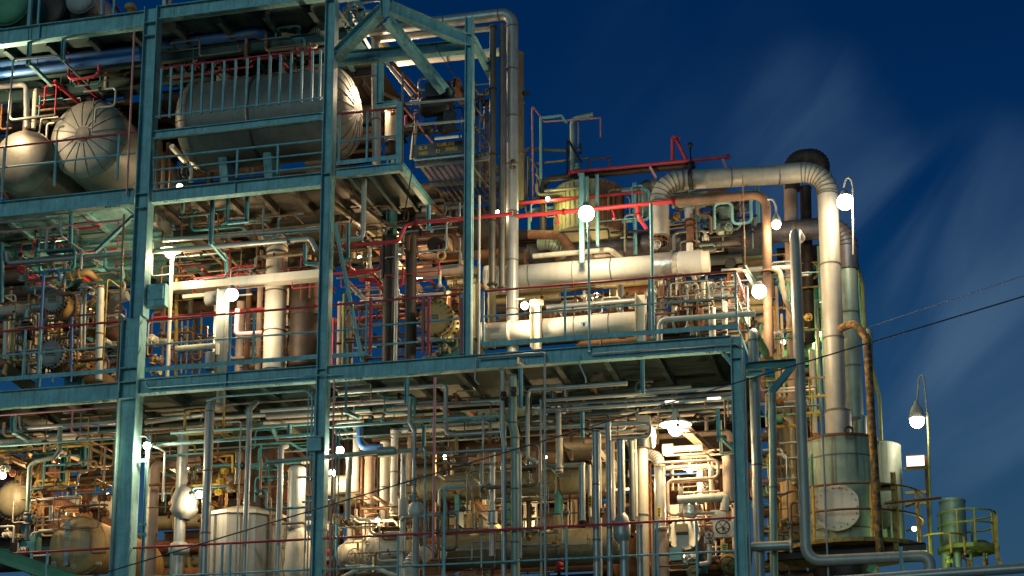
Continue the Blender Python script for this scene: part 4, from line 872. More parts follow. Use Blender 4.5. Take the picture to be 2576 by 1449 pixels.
# arched silver pipe
pipe('arched_pipe', 'giant silver pipe arching over the right deck and falling past its corner', [(1660, 598, 2.0), (1661, 456, 2.0), (1960, 440, 2.75)], 49, 'clad_warm', bend=.55, ribs=True, band=1.3)
pipe('falling_pipe', 'right-hand leg of the giant arched pipe, standing on the stained tank', [(1950, 440, 2.75), (2080, 434, 2.75), (2106, 1040, 2.75)], 50.5, 'clad_warm', bend=.98, ribs=True, band=1.5)
pipe('pipe_sleeve', 'wider silver sleeve where the arched pipe meets the stained tank', [(2108, 1036, 2.75), (2110, 1106, 2.75)], 66, 'clad_warm', band=.45, cat='sleeve')
pipe('hose_clamp', 'dark clamp band around the top of the arched pipe', [(1733, 453, 2.0), (1742, 452, 2.0)], 50, 'black', cat='clamp')
pipe('dark_main', 'huge dark navy pipe with rusty underside behind the arched pipe', [(1330, 640, 3.45), (2128, 588, 3.45), (2133, 680, 3.45)], 52, 'navy', bend=.7, ribs=True, band=2.0)
pipe('silver_downpipe', 'second silver downpipe, behind and right of the arched one', [(2132, 655, 3.45), (2156, 1060, 3.45)], 47, 'clad_green', band=1.4)
pipe('pipe_sleeve', 'smaller silver sleeve at the foot of the second downpipe', [(2162, 1048, 3.45), (2163, 1112, 3.45)], 36, 'clad_green', cat='sleeve')
pipe('rust_u_bend', 'dark rusty U-bend showing above the arched pipe at the far right', [(1992, 480, 4.1), (1992, 398, 4.1), (2066, 392, 4.1), (2068, 450, 4.1)], 40, 'rust_dark', bend=.28, ribs=True)
pipe('rust_riser', 'brown riser under the rusty U-bend, pale and lit lower down', [(1988, 460, 4.1), (2000, 1010, 4.1)], 34, 'pinkish', band=2.0)
pipe('rust_riser', 'dark red-brown riser right of the brown one', [(2026, 470, 4.4), (2036, 860, 4.4)], 28, 'rust_dark', band=1.7)
pipe('silver_front_riser', 'slim silver pipe rising in front of the corner, with a rounded top', [(2012, 600, 1.4), (1999, 578, .8), (2022, 1412, .8), (2338, 1397, .8), (2346, 1444, .8)], 27, 'clad_warm', bend=.3, band=3.2)
pipe('rust_elbow_pipe', 'dark pipe that runs level then drops, lit orange by the shaded lamp', [(1700, 508, 1.9), (1927, 488, 1.9), (1934, 900, 1.9)], 23, 'umber', bend=.3, fl=((1, .48),))
pipe('gooseneck_pipe', 'cream gooseneck behind the rounded silver riser', [(1930, 677, 2.3), (1962, 680, 2.3), (1975, 752, 2.6), (2000, 800, 3.4)], 13, 'cream', bend=.12)
pipe('silver_riser', 'silver riser just right of the corner column, with a rounded top', [(1915, 872, 2.2), (1894, 836, .7), (1912, 1500, .7)], 25, 'clad', bend=.15, band=2.2)
pipe('green_slant_pipe', 'green-tinted pipe slanting behind the corner riser', [(1905, 850, 1.0), (1948, 925, 2.8)], 22, 'green')
pipe('silver_riser', 'thinner silver riser right of the corner riser', [(1942, 960, .9), (1948, 1500, .9)], 20, 'clad_green', band=2.0)
bar('pipe_bracket', 'dark teal triangular bracket holding the corner risers', [(1872, 922, .4), (2002, 912, .4)], 18, 'teal_dark', kind='C', t=.12)
bar('pipe_bracket', 'dark teal diagonal strut under the triangular bracket', [(1995, 920, .4), (1940, 988, .4)], 16, 'teal_dark', kind='C', t=.12)
bar('pipe_bracket', 'teal clamp bar across the corner riser', [(1868, 942, .3), (1918, 938, .3)], 14, 'teal', kind='C', t=.1)
pipe('flanged_pipe', 'short flanged silver pipe pointing right at the bottom corner', [(1884, 1376, .5), (1992, 1374, .5)], 24, 'clad', fl=((0, .98),))
# red mains over the right deck
pipe('red_main', 'long red water main with nozzles across the right deck, lit by the brightest lamp', [(1300, 544, 1.2), (1701, 506, 1.2)], 11, 'bright_red', fl=((0, .98), (0, .3)))
pipe('red_main', 'second red water main, above and behind the first', [(1300, 512, 2.4), (1620, 482, 2.4)], 9, 'bright_red')
for x, y, lab in ((1404, 556, 'small sprinkler nozzle left of the brightest lamp'), (1545, 545, 'small sprinkler nozzle right of the brightest lamp')):
    pts = [P(x - 6, y - 18, 1.2), P(x - 1, y - 8, 1.1), P(x, y, 1.1)]; b = MB().tube(pts, .018, 8, .04); b.lathe(P(x, y, 1.1), (0, 0, -1), [(0, .02), (.04, .04), (.06, .05), (.06, 0)], 12)
    tag(b.obj('sprinkler_nozzle', 'red'), lab, 'nozzle')
pipe('red_branch', 'thick red branch with a coupling falling from the first red main', [(1604, 518, 1.2), (1606, 545, 1.2), (1626, 575, 1.4)], 10, 'bright_red', fl=((0, .8),))
pipe('rooftop_red_pipe', 'highest red pipe against the sky with a flange at each end', [(1431, 434), (1838, 394)], 9, 'red', 2.6, fl=((0, .005), (0, .985)))
for x0_, y0_, x1_, y1_, lab in ((1455, 437, 1471, 460, 'left'), (1635, 420, 1650, 447, 'middle'), (1818, 400, 1827, 424, 'right')):
    bar('pipe_strut', lab + ' short strut below the highest red pipe', [(x0_, y0_, 2.6), (x1_, y1_, 2.6)], 6, 'faded_pink', kind='box', cat='strut')
pipe('pipe_davit', 'red upright with a slanting leg standing on the highest red pipe', [(1692, 404, 2.6), (1692, 344, 2.6), (1700, 346, 2.6), (1726, 402, 2.6)], 9, 'red', bend=.03, cat='frame')
b = MB(); wheel(b, P(1703, 350, 2.5), (.4, -1, 0), .07); tag(b.obj('red_handwheel', 'red'), 'little red wheel at the top of the red upright', 'handwheel')
c = P(1736, 365, 2.5); b = MB().lathe(c - Vector((0, 0, .07)), (0, 0, 1), [(0, 0), (.02, .045), (.07, .068), (.12, .045), (.14, 0)], 16); b.cyl(c, P(1738, 412, 2.5), .018, 8); tag(b.obj('ball_finial', 'black'), 'black ball on a thin stem above the dark clamp', 'finial')
valve('black clamp valve under the ball finial', 1739, 420, 22, 'black', 2.4, 'z', 'f')
# roof-line group left of arch
pipe('black_bent_pipe', 'dark pipe bending over above the yellow-stained silo', [(1366, 590, 2.8), (1366, 452, 2.8), (1731, 417, 2.8)], 18, 'rust_dark', bend=.22)
pipe('grey_bent_pipe', 'slim dark grey pipe bending towards the vent stack', [(1319, 520, 3.0), (1321, 374, 3.0), (1432, 380, 3.0)], 9, 'clad_dark', bend=.12)
pipe('vent_stack', 'dark green vent stack with a sloping open mouth', [(1441, 440, 3.2), (1441, 300, 3.2), (1493, 289, 3.2)], 14, 'clad_green', bend=.14)
pipe('thin_mast', 'thin pink mast against the sky with an arm reaching right', [(1341, 500, 2.9), (1339, 266, 2.9), (1370, 306, 2.9), (1511, 297, 2.9), (1511, 346, 2.9)], 5, 'faded_pink', bend=.02, cat='mast')
pipe('teal_mast', 'pale teal mast with a short arm left of the vent stack', [(1361, 480, 2.8), (1360, 297, 2.8), (1413, 291, 2.8), (1425, 309, 2.8)], 8, 'teal_light', bend=.02, cat='mast')
pipe('pipe_support', 'thin black triangular frame in front of the vent stack', [(1427, 436, 2.9), (1427, 347, 2.9), (1462, 408, 2.9)], 6, 'black', bend=.02, cat='frame')
valve('dark relief valve right of the vent stack', 1458, 378, 14, 'clad_dark', 3.1, 'z', 'z')
pipe('thin_rod', 'thin rod rising from the relief valve', [(1455, 308, 3.1), (1455, 366, 3.1)], 4, 'tan', cat='rod')
vessel('pale_canister', 'pale canister beneath the relief valve', 1453, 428, 3.1, 8, .14, 'z', 'clad_green', dd=.3)
pipe('yellow_guardrail', 'thin yellow guardrail behind the two masts', [(1345, 412, 3.3), (1480, 404, 3.3)], 5, 'rust_yellow', cat='handrail')
pipe('rust_guardrail', 'thin rusty guardrail with two uprights right of the relief valve', [(1481, 430, 3.3), (1481, 402, 3.3), (1534, 398, 3.3), (1534, 424, 3.3)], 5, 'rust', bend=.03, cat='handrail')
pipe('lime_post', 'yellow-green post under the thin masts', [(1330, 395, 3.2), (1329, 500, 3.2)], 6, 'lime', cat='post')
pipe('lime_post', 'bent yellow-green post right of the straight one', [(1336, 400, 3.2), (1352, 425, 3.2), (1353, 500, 3.2)], 5, 'lime', bend=.05, cat='post')
o, c, rr, a_ = vessel('stained_silo', 'yellow-stained cylindrical silo behind the red mains', 1482, 600, 3.2, 88, 1.14, 'z', 'stained_yellow', dd=.1, band=.6, cat='silo')
for i in range(22):
    t_ = R(180 + i * 180 / 21); q = c + Vector((math.cos(t_) * rr, math.sin(t_) * rr, 0))
    MB().box(q + Vector((0, 0, .57)), ((.10 if i > 13 else .035), .03, 1.12), Matrix.Rotation(t_ + R(90), 3, 'Z')).obj('side_strip', 'rust' if i > 13 else 'rust_yellow', o)
for x, y0_, y1_, w_, m, Y, lab in ((1463, 435, 660, 12, 'teal_light', 1.3, 'stout pale teal post behind the brightest lamp'), (1502, 440, 618, 7, 'teal_light', 1.5, 'thin pale teal post right of the brightest lamp'), (1476, 445, 520, 8, 'teal_light', 1.6, 'short pale teal post just above the brightest lamp'), (1596, 460, 640, 9, 'teal_light', 3.0, 'pale teal post beside the left leg of the arch'), (1754, 520, 600, 10, 'teal_light', 3.0, 'light blue post in front of the sky gap under the arch'), (1905, 470, 560, 9, 'teal_light', 3.2, 'pale post under the right part of the arch')):
    bar('steel_post', lab, [(x, y0_, Y), (x, y1_, Y)], w_, m, kind='H', t=.09, cat='post')
pipe('lamp_pole', 'thin teal pole under the brightest lamp, clamped to the deck beam', [(1480, 556, -.1), (1483, 888, -.1)], 6, 'teal', cat='pole', fl=((0, .99),))
pipe('lamp_pole', 'pale teal pole in front of the left leg of the arched pipe', [(1638, 512, .0), (1641, 852, .0)], 9, 'teal_light', cat='pole')
lamp('brightest lamp, on a thin teal pole in front of the red water main', 1475, 537, .2, 420, 'globe', 31, (1, .86, .68))
lamp('small lamp low at the left end of the white exchangers', 1320, 769, .9, 120, 'globe', 15, (1, .8, .6), at=[(1300, 752)])
lamp('small lamp high behind the twin risers', 1252, 534, 1.6, 30, 'globe', 8, (1, .8, .6))
lamp('lamp behind the railing corner, beside the rusty elbow pipe', 1910, 733, 1.3, 240, 'globe', 28, (1, .8, .58))
lamp('shaded lamp with a gooseneck arm near the top of the rusty elbow pipe', 1953, 566, 1.6, 160, 'cone', 17, (1, .8, .55), at=[(1952, 520), (1944, 500), (1930, 502)])
bar('lamp_channel', 'pale slanting channel beside the lamp at the railing corner', [(1872, 672, .9), (1902, 722, 1.6)], 14, 'clad_green', kind='C', t=.08)
pipe('hanging_rope', 'thin rope hanging from the dark pipe to the railing corner', [(1868, 440, 1.0), (1872, 690, 1.0)], 3, 'copper', cat='rope')
pipe('rust_hook_pipe', 'rusty pipe hooking down left of the dark navy main', [(1330, 590, 2.4), (1412, 592, 2.4), (1440, 634, 2.6)], 23, 'rust', bend=.2)
pipe('black_guardrail', 'thin black guardrail in front of the dark navy main', [(1410, 584, 2.2), (1530, 576, 2.2), (1535, 615, 2.2)], 5, 'black', bend=.06, cat='handrail')
pipe('black_guardrail', 'thin black guardrail under the arch, in front of the sky gap', [(1536, 586, 2.6), (1640, 578, 2.6), (1905, 542, 2.6)], 6, 'black', cat='handrail')
pipe('elbow_duct', 'pale green corrugated elbow left of the arched pipe', [(1620, 540, 3.4), (1618, 470, 3.4), (1650, 462, 3.6)], 30, 'clad_green', bend=.2, ribs=True)
pipe('elbow_duct', 'yellow-green ribbed elbow beneath the rusty hook pipe', [(1355, 612, 2.9), (1395, 612, 2.9), (1420, 640, 3.2)], 34, 'clad_green', bend=.3, ribs=True)
for i, (x, y, s, m, r_, st, lab) in enumerate(((1795, 545, 24, 'black', 'x', 'z', 'black valve hanging under the rusty elbow pipe'), (1850, 520, 22, 'rust_dark', 'z', 'f', 'dark rusty valve under the bend of the rusty elbow pipe'), (1830, 575, 22, 'clad_green', 'z', 'f', 'pale green valve in the sky gap under the arch'), (1895, 560, 20, 'slate', 'z', 'f', 'slate valve just left of the shaded lamp'), (1700, 545, 18, 'rust_yellow', 'x', 'f', 'yellowish valve right of the left arch leg'), (1775, 600, 14, 'white', 'x', 'z', 'small white valve on the dark navy main'))):
    valve(lab, x, y, s, m, 2.7, r_, st)
vessel('pale_tank', 'pale mint tank in the sky gap under the arch', 1822, 585, 3.0, 20, .55, 'z', 'clad_green', dd=.3, cat='tank')
pipe('tan_pipe', 'tan level pipe in the sky gap behind the left arch leg', [(1680, 572, 3.2), (1735, 568, 3.2)], 13, 'tan')
pipe('white_level_pipe', 'white level pipe behind the railing corner', [(1815, 682, 2.4), (1990, 672, 2.4)], 12, 'white')
pipe('navy_stub', 'dark round pipe end below the dark navy main', [(1835, 662, 2.2), (1840, 660, 3.2)], 24, 'black')
o = root('warning_tape', 'small yellow label on the pipe behind the railing corner', 'label', P(1812, 684, .3)); c = P(1812, 686, .3)
MB().box(c, (55 * mpx(1812, 686, .3), .012, .05)).obj('label_plate', 'yellow', o); text('\u2014 \u2014 \u2014', (c.x, c.y - .012, c.z), .06, 'letter_black', (R(90), 0, 0), o)
pipe('conduit', 'silver conduit along the right deck beam, bending down at the corner column', [(1486, 891, -.14), (1846, 864, -.14), (1872, 876, -.14), (1884, 1460, -.14)], 5, 'galv', bend=.14, cat='conduit')
pipe('conduit', 'galvanised conduit along the deck beam, dropping straight down in the middle', [(1202, 900, -.16), (1370, 888, -.16), (1372, 1470, -.16)], 6, 'galv', bend=.04, cat='conduit')
pipe('hanging_cable', 'short pale cable dangling below the clamp of the lamp pole', [(1458, 893, -.1), (1458, 918, -.1), (1472, 948, -.1), (1474, 962, -.1)], 4, 'teal_light', bend=.1, cat='cable')
o = root('number_plate', 'small white plate edge-on against the deck beam, right of the great silver pipe', 'sign', P(1309, 925, -.2)); c = P(1309, 909, -.2)
M_ = Matrix.Rotation(R(68), 3, 'Z'); MB().box(c, (.22, .012, .13), M_).obj('plate', 'white', o)
text('70', c + Vector((.012, -.006, 0)), .13, 'letter_black', (R(90), 0, R(68)), o)
bar('gusset_brace', 'small gusset under the right deck beam at the corner column', [(1818, 886, .0), (1842, 916, .0)], 10, 'teal', kind='C', t=.06)
lamp('lamp on a thin bracket at the widest column, lower bay', 370, 1121, -.15, 110, 'globe', 15, (1, .8, .6), at=[(368, 1098), (352, 1096)])
# ================================================================== pipe rack hanging beneath the third deck
pipe('thin_pipe', 'thin pale pink pipe along the underside of the left third-deck beam', [(-60, 1049, -.05), (292, 1024, -.05)], 4.5, 'faded_pink')
pipe('thin_pipe', 'thin pink pipe dropping then slanting back in the lower left bay', [(183, 1030, 0), (183, 1084, 0), (292, 1140, 1.4)], 4.5, 'faded_pink', bend=.03)
pipe('thin_pipe', 'thin upright pipe, pink at its top, left of the widest column in the lower bay', [(265, 1124, 1.0), (262, 1232, 1.0)], 6, 'pinkish')
pipe('grey_rack_pipe', 'grey pipe with a raised left end in the lower left rack', [(50, 1048, .5), (53, 1078, .5), (292, 1060, .5)], 11, 'clad', bend=.08)
pipe('blue_pipe', 'blue pipe in the lower left rack, under the third deck', [(-60, 1088, 1.2), (170, 1070, 1.2), (292, 1061, 1.2)], 14, 'blue', band=1.2)
pipe('grey_rack_pipe', 'lower grey pipe in the lower left rack', [(75, 1098, .9), (292, 1084, .9)], 10, 'clad')
pipe('grey_rack_pipe', 'broad tan-grey pipe lowest in the lower left rack', [(-60, 1117, 1.6), (292, 1096, 1.6)], 16, 'cream')
pipe('silver_rack_pipe', 'thin silver pipe crossing low from the left edge to the widest column', [(-60, 1126, .2), (292, 1108, .2)], 6, 'teal_light')
pipe('orange_rack_pipe', 'thin orange pipe just under the thin silver one', [(-60, 1138, 1.0), (292, 1120, 1.0)], 5, 'yellow')
pipe('orange_rack_pipe', 'thin orange pipe continuing right of the widest column', [(372, 1117, 1.2), (508, 1107, 1.2)], 5, 'yellow')
bar('pipe_hanger', 'teal hanger with a slanting foot at the left of the lower rack', [(34, 1042, .1), (33, 1085, .1), (78, 1110, .8)], 12, kind='C', t=.1, cat='hanger')
bar('pipe_hanger', 'left one of two teal hangers before the dark trusses, lower left bay', [(163, 1115, 1.2), (161, 1210, 1.2)], 12, 'teal_dark', kind='C', t=.1, cat='hanger')
bar('pipe_hanger', 'right one of two teal hangers before the dark trusses, lower left bay', [(211, 1115, 1.4), (210, 1170, 1.4)], 11, 'teal_dark', kind='C', t=.1, cat='hanger')
pipe('curved_pipe', 'teal-grey pipe that steps down in S-shape and ends in a big valve, lower left', [(151, 1075, .4), (150, 1134, .4), (138, 1150, .4), (92, 1160, .4), (75, 1172, .4), (70, 1286, .4)], 12, 'clad_green', bend=.13)
valve('big teal valve at the foot of the S-shaped pipe', 70, 1305, 26, 'slate', .4, 'z', 'x')
pipe('valve_foot_pipe', 'teal-grey pipe under the big teal valve', [(70, 1320, .4), (68, 1360, .4)], 13, 'slate')
b = MB(); wheel(b, P(98, 1312, .35), (.5, -1, 0), .12); tag(b.obj('handwheel', 'tan'), 'tan handwheel beside the big teal valve', 'handwheel')
pipe('rust_pipe', 'tan pipe slanting back below the rack, upper left', [(153, 1135, .9), (225, 1170, 2.6)], 11, 'pinkish')
pipe('rust_pipe', 'fat rusty pipe stub slanting back beneath the tan one', [(118, 1178, 1.5), (152, 1196, 2.3)], 22, 'rust')
pipe('brown_drop_pipe', 'brown drop pipe left of the first teal hanger', [(108, 1160, 1.4), (106, 1205, 1.4)], 14, 'rust')
pipe('dark_rack_pipe', 'upper dark level pipe in front of the blue sky gap at the lower left', [(82, 1214, 2.6), (285, 1196, 2.6)], 9, 'rust_dark')
pipe('dark_rack_pipe', 'lower dark level pipe in front of the blue sky gap at the lower left', [(105, 1238, 2.8), (240, 1228, 2.8)], 6, 'rust')
pipe('dark_rack_pipe', 'thin dark sagging pipe across the blue sky gap at the lower left', [(160, 1224, 2.7), (178, 1232, 2.7), (181, 1254, 2.7)], 5, 'black')
for i, x in enumerate((118, 133, 159, 172, 193)):
    pipe('far_rod', ('first', 'second', 'third', 'fourth', 'fifth')[i] + ' thin rod from the left in the lower left sky gap', [(x, 1205, 5), (x - 1, 1275, 5)], 4, ('pinkish', 'rust', 'rust', 'lime', 'lime')[i], cat='rod')
vessel('white_far_vessel', 'pale sunlit-looking far roof behind the blue sky gap, lower left', 190, 1290, 6.5, 40, 1.4, 'x', 'white', dd=.3)
o, c, rr = exchanger('big tan exchanger with a domed grey-green head at the lower left edge', 36, 1258, 1.2, 52, 5.0, m='tan', cm='olive', bolts=30, ch=.28)
b = MB(); dome(b, c - Vector((0, .0, 0)), (0, -1, 0), rr * .9, rr * .5, 40); b.obj('head', 'olive', o)
vessel('brown_pipe_vessel', 'thick brown pipe running back behind the tan vessel', 118, 1292, 2.0, 52, 5, 'y', 'rust', dd=.25)
o, c, rr, a = vessel('tan_vessel', 'large tan vessel with a rounded end, beside the widest column at the bottom', 196, 1372, .8, 76, 3.0, 'y', 'tan', dd=.45)
b = MB(); q = c + Vector((-.12, -rr * .42, 0)); b.box(q, (.11, .02, rr * 1.5)); [b.box(q + Vector((0, -.015, (i - 7) * rr * .1)), (.13, .015, .012)) for i in range(15)]; b.obj('level_gauge', 'galv', o)
b = MB().cyl(c + Vector((.25, .4, rr * .9)), c + Vector((.25, .4, rr * 1.35)), .12, 14); flange(b, c + Vector((.25, .4, rr * 1.3)), (0, 0, 1), .2); b.obj('nozzle', 'rust', o)
for x, y, s, m, st, lab in ((140, 1295, 15, 'cream', 'f', 'cream gauge valve above the left of the tan vessel'), (160, 1292, 12, 'galv', 'z', 'small grey valve on the gauge line above the tan vessel'), (180, 1296, 12, 'tan', 'f', 'small tan valve on the gauge line above the tan vessel'), (165, 1412, 16, 'tan', 'f', 'tan drain valve low in front of the tan vessel'), (190, 1424, 14, 'cream', 'f', 'cream drain valve lowest in front of the tan vessel'), (212, 1282, 20, 'rust', 'z', 'rusty valve on top of the tan vessel'), (262, 1252, 24, 'rust_orange', 'z', 'rusty double valve left of the widest column'), (262, 1292, 20, 'rust_orange', 'z', 'lower rusty valve left of the widest column'), (235, 1268, 16, 'pinkish', 'f', 'tan valve behind the top of the tan vessel'), (262, 1222, 18, 'rust_yellow', 'f', 'yellowish valve left of the widest column'), (14, 1180, 20, 'white', 'f', 'glowing white valve at the left edge above the exchanger head'), (38, 1190, 20, 'rust', 'f', 'rusty valve between the glowing one and the S-shaped pipe'), (20, 1160, 16, 'tan', 'z', 'tan valve high at the left edge'), (50, 1350, 18, 'olive', 'f', 'olive valve under the big teal valve'), (18, 1345, 18, 'cream', 'z', 'cream valve at the bottom of the left edge'), (60, 1382, 16, 'cream', 'f', 'cream valve low between the corner beam and the tan vessel'), (140, 1418, 16, 'cream', 'f', 'cream valve near the corner beam')):
    valve(lab, x, y, s, m, .7, 'x', st)
pipe('gauge_pipe', 'cream upright gauge glass above the left of the tan vessel', [(128, 1272, .6), (127, 1312, .6)], 9, 'cream', cat='gauge')
pipe('vent_pipe', 'yellow-white hook pipe above the tan vessel', [(282, 1220, 1.6), (240, 1202, 1.0), (238, 1250, 1.0)], 5, 'rust_yellow', bend=.03)
pipe('cream_hook_pipe', 'small cream hook pipe at the bottom left corner', [(-10, 1326, .5), (36, 1324, .5), (34, 1365, .5)], 6, 'cream', bend=.05)
lamp('lamp glowing among the valves at the left edge of the lower bay', 6, 1196, .2, 150, 'globe', 14, (1, .75, .5))
lamp('hidden lamp behind the tan vessel', 268, 1246, 1.9, 150, 'globe', 12, (1, .7, .42))
bar('dark_equipment_box', 'dark green box under the thick brown pipe', [(60, 1372, .9), (96, 1370, .9)], 40, 'teal_dark', kind='box', t=.3, cat='box')

# right of the widest column
bar('cable_ladder', 'teal ladder-like strut standing beside the lower widest column', [(374, 1095, -.05), (362, 1460, -.05)], 9, kind='C', t=.06, cat='strut')
for i, y in enumerate((1160, 1320, 1345)):
    bar('clamp_bracket', ('upper', 'middle', 'lower')[i] + ' small teal clamp between the lower widest column and its strut', [(349, y, -.05), (370, y - 1, -.05)], 8, kind='box', t=.06)
pipe('lamp_conduit', 'bent galvanised conduit running from the bracket lamp down the bay', [(384, 1122, .1), (400, 1128, .1), (415, 1136, .3), (411, 1262, .3)], 6, 'galv', bend=.05, cat='conduit')
pipe('pinkish_main', 'stout pinkish pipe with a square turn beside the lower widest column', [(500, 1160, 1.7), (390, 1168, 1.7), (382, 1500, 1.7)], 27, 'pinkish', bend=.22, band=1.7)
pipe('wrapped_pipe', 'silver pipe passing down through a lumpy grey blanket wrap', [(462, 1085, 1.0), (450, 1500, 1.0)], 28, 'clad', band=2.2)
def wrap(label, x, y0, y1, w_, Y, m='grey', bumps=1.0, seed=1):
    a, b = P(x, y1, Y), P(x, y0, Y); b.x = a.x; r = Wd((x, y0), w_, Y) / 2; L_ = (b - a).length
    rnd = random.Random(seed); n = 20; mb = MB(); prof = [0.45, .85, 1, .96, 1, .92, .8, .45]; vs = []; K = len(prof)
    for k, p_ in enumerate(prof):
        for i in range(n):
            t = 2 * math.pi * i / n; q = r * p_ * (1 + rnd.uniform(-.08, .08) * bumps)
            vs.append(a + Vector((math.cos(t) * q, math.sin(t) * q, L_ * k / (K - 1))))
    fs = [(k * n + i, k * n + (i + 1) % n, (k + 1) * n + (i + 1) % n, (k + 1) * n + i) for k in range(K - 1) for i in range(n)]
    mb.add(vs, fs, True); return tag(mb.obj('blanket_wrap', m), label, 'wrap')
wrap('lumpy grey blanket wrap around the silver pipe right of the lower widest column', 462, 1226, 1308, 68, 1.0, 'grey', 1, 1)
wrap('second grey blanket wrap low on the same silver pipe, behind the red rail', 450, 1362, 1400, 52, 1.0, 'grey', 1, 2)
wrap('silver wrap collar near the bottom of the slim pipe left of the red-white extinguisher', 748, 1328, 1470, 70, 1.4, 'cream', .6, 3)
pipe('silver_column_pipe', 'tall silver pipe standing in front of the grey hopper, with an elbow at its top', [(556, 985, .7), (555, 1028, .7), (528, 1020, .1), (512, 1500, .1)], 23, 'clad', bend=.12, band=1.2)
pipe('silver_column_pipe', 'slimmer silver pipe standing in front of the right part of the grey hopper', [(645, 1012, .8), (628, 1030, .2), (620, 1500, .2)], 14, 'clad', bend=.1, band=2.1)
pipe('silver_column_pipe', 'grey pipe just left of the tall column in the lower bay', [(720, 1122, .8), (707, 1126, .2), (697, 1500, .2)], 15, 'clad', bend=.08, band=2.2)
pipe('thin_conduit', 'thin hooked conduit between the two silver pipes over the hopper', [(570, 1062, .0), (606, 1060, .0), (600, 1250, .0), (592, 1470, .0)], 4, 'galv', bend=.05, cat='conduit')
lamp('small lamp low beside the tall silver pipe in front of the hopper', 502, 1244, .7, 80, 'globe', 15, (1, .82, .62))
lamp('small lamp hanging beneath the rack just right of the tall column', 855, 1133, .5, 90, 'globe', 16, (1, .85, .7))
lamp('hidden lamp behind the tall column lighting the bright patch', 836, 1190, 1.5, 170, 'globe', 14, (1, .82, .6))
# hopper
c = P(610, 1500, 2.2); k = mpx(610, 1400, 2.2); o = root('grey_hopper', 'large pale grey angular hopper with a low ridged roof', 'tank', c)
b = MB(); b.lathe(c, (0, 0, 1), [(0, 112 * k), (190 * k, 112 * k)], 10, False); b.obj('hopper_body', 'grey', o)
b = MB(); b.lathe(c + Vector((0, 0, 190 * k)), (0, 0, 1), [(0, 120 * k), (8 * k, 120 * k), (34 * k, 40 * k), (40 * k, 0)], 10, False); b.obj('hopper_roof', 'cream', o)
b = MB(); [b.cyl(c + Vector((math.cos(t_) * 112.5 * k, math.sin(t_) * 112.5 * k, 0)), c + Vector((math.cos(t_) * 112.5 * k, math.sin(t_) * 112.5 * k, 190 * k)), .018, 6) for t_ in [2 * math.pi * (i) / 10 for i in range(10)]]; b.obj('corner_strips', 'clad_dark', o)
vessel('dark_tower', 'dark upright vessel rising behind the hopper roof', 655, 1290, 3.4, 32, 1.9, 'z', 'rust_dark', dd=.3)
vessel('brown_tower', 'brown upright vessel behind the slim silver pipes', 700, 1290, 4.2, 24, 1.9, 'z', 'rust', dd=.3)
pipe('yellow_pipe', 'yellow pipe arm above the yellow valve stack', [(538, 1150, 1.4), (585, 1145, 1.4), (585, 1190, 1.4)], 5, 'yellow', bend=.03)
for x, y, s, lab in ((566, 1185, 16, 'topmost yellow valve above the hopper'), (556, 1210, 18, 'middle yellow valve above the hopper'), (552, 1238, 18, 'lowest yellow valve above the hopper')):
    valve(lab, x, y, s, 'yellow', 1.5, 'x', 'f')
for x, y, lab in ((580, 1205, 'upper pale valve right of the yellow stack'), (579, 1232, 'lower pale valve right of the yellow stack')): valve(lab, x, y, 13, 'galv', 1.4, 'z', 'f')
vessel('striped_canister', 'tall silvery canister with a domed top, left of the tall column', 744, 1330, 1.4, 23, 1.35, 'z', 'clad', dd=.5, band=2, k=0)
# conduits hugging the tall column
for i, (x, lab) in enumerate(((763, 'left'), (771, 'middle'), (779, 'right'))):
    pipe('thin_conduit', lab + ' one of the three thin conduits on the left of the tall column', [(x + 14, 980 + i * 6, -.1), (x, 1500, -.1)], 3.4, 'teal', cat='conduit')
pipe('thin_conduit', 'pale conduit along the deck beam that bends down the tall column', [(520, 1008, -.14), (552, 998, -.14), (768, 982, -.14), (785, 996, -.14), (784, 1110, -.14)], 5, 'teal_light', bend=.15, cat='conduit')
pipe('thin_conduit', 'thin conduit along the left part of the middle beam, right of the widest column', [(362, 958, -.14), (372, 975, -.14), (560, 962, -.14), (860, 940, -.14)], 4, 'teal', bend=.1, cat='conduit')
o = root('clamp_box', 'teal clamp box wrapped around the tall column in the lower bay', 'box', P(797, 1140, -.1)); c = P(797, 1122, -.05)
MB().box(c, (.30, .34, .28)).obj('box_body', 'teal', o); MB().box(c + Vector((0, 0, .16)), (.34, .38, .03)).obj('box_lid', 'teal', o)
for i, x in enumerate((846, 854)):
    pipe('thin_conduit', ('left', 'right')[i] + ' one of two dark thin conduits just right of the tall column', [(x, 1078, -.1), (x - 8, 1500, -.1)], 3.4, 'teal', cat='conduit')
pipe('pink_drop_pipe', 'pale pink drop pipe just right of the tall column, top to bottom', [(841, 955, -.3), (833, 1500, -.3)], 5, 'faded_pink')
pipe('pink_drop_pipe', 'thicker weathered pink drop pipe in the middle of the lower bay', [(1094, 950, -.3), (1098, 1405, -.3)], 7, 'faded_pink')

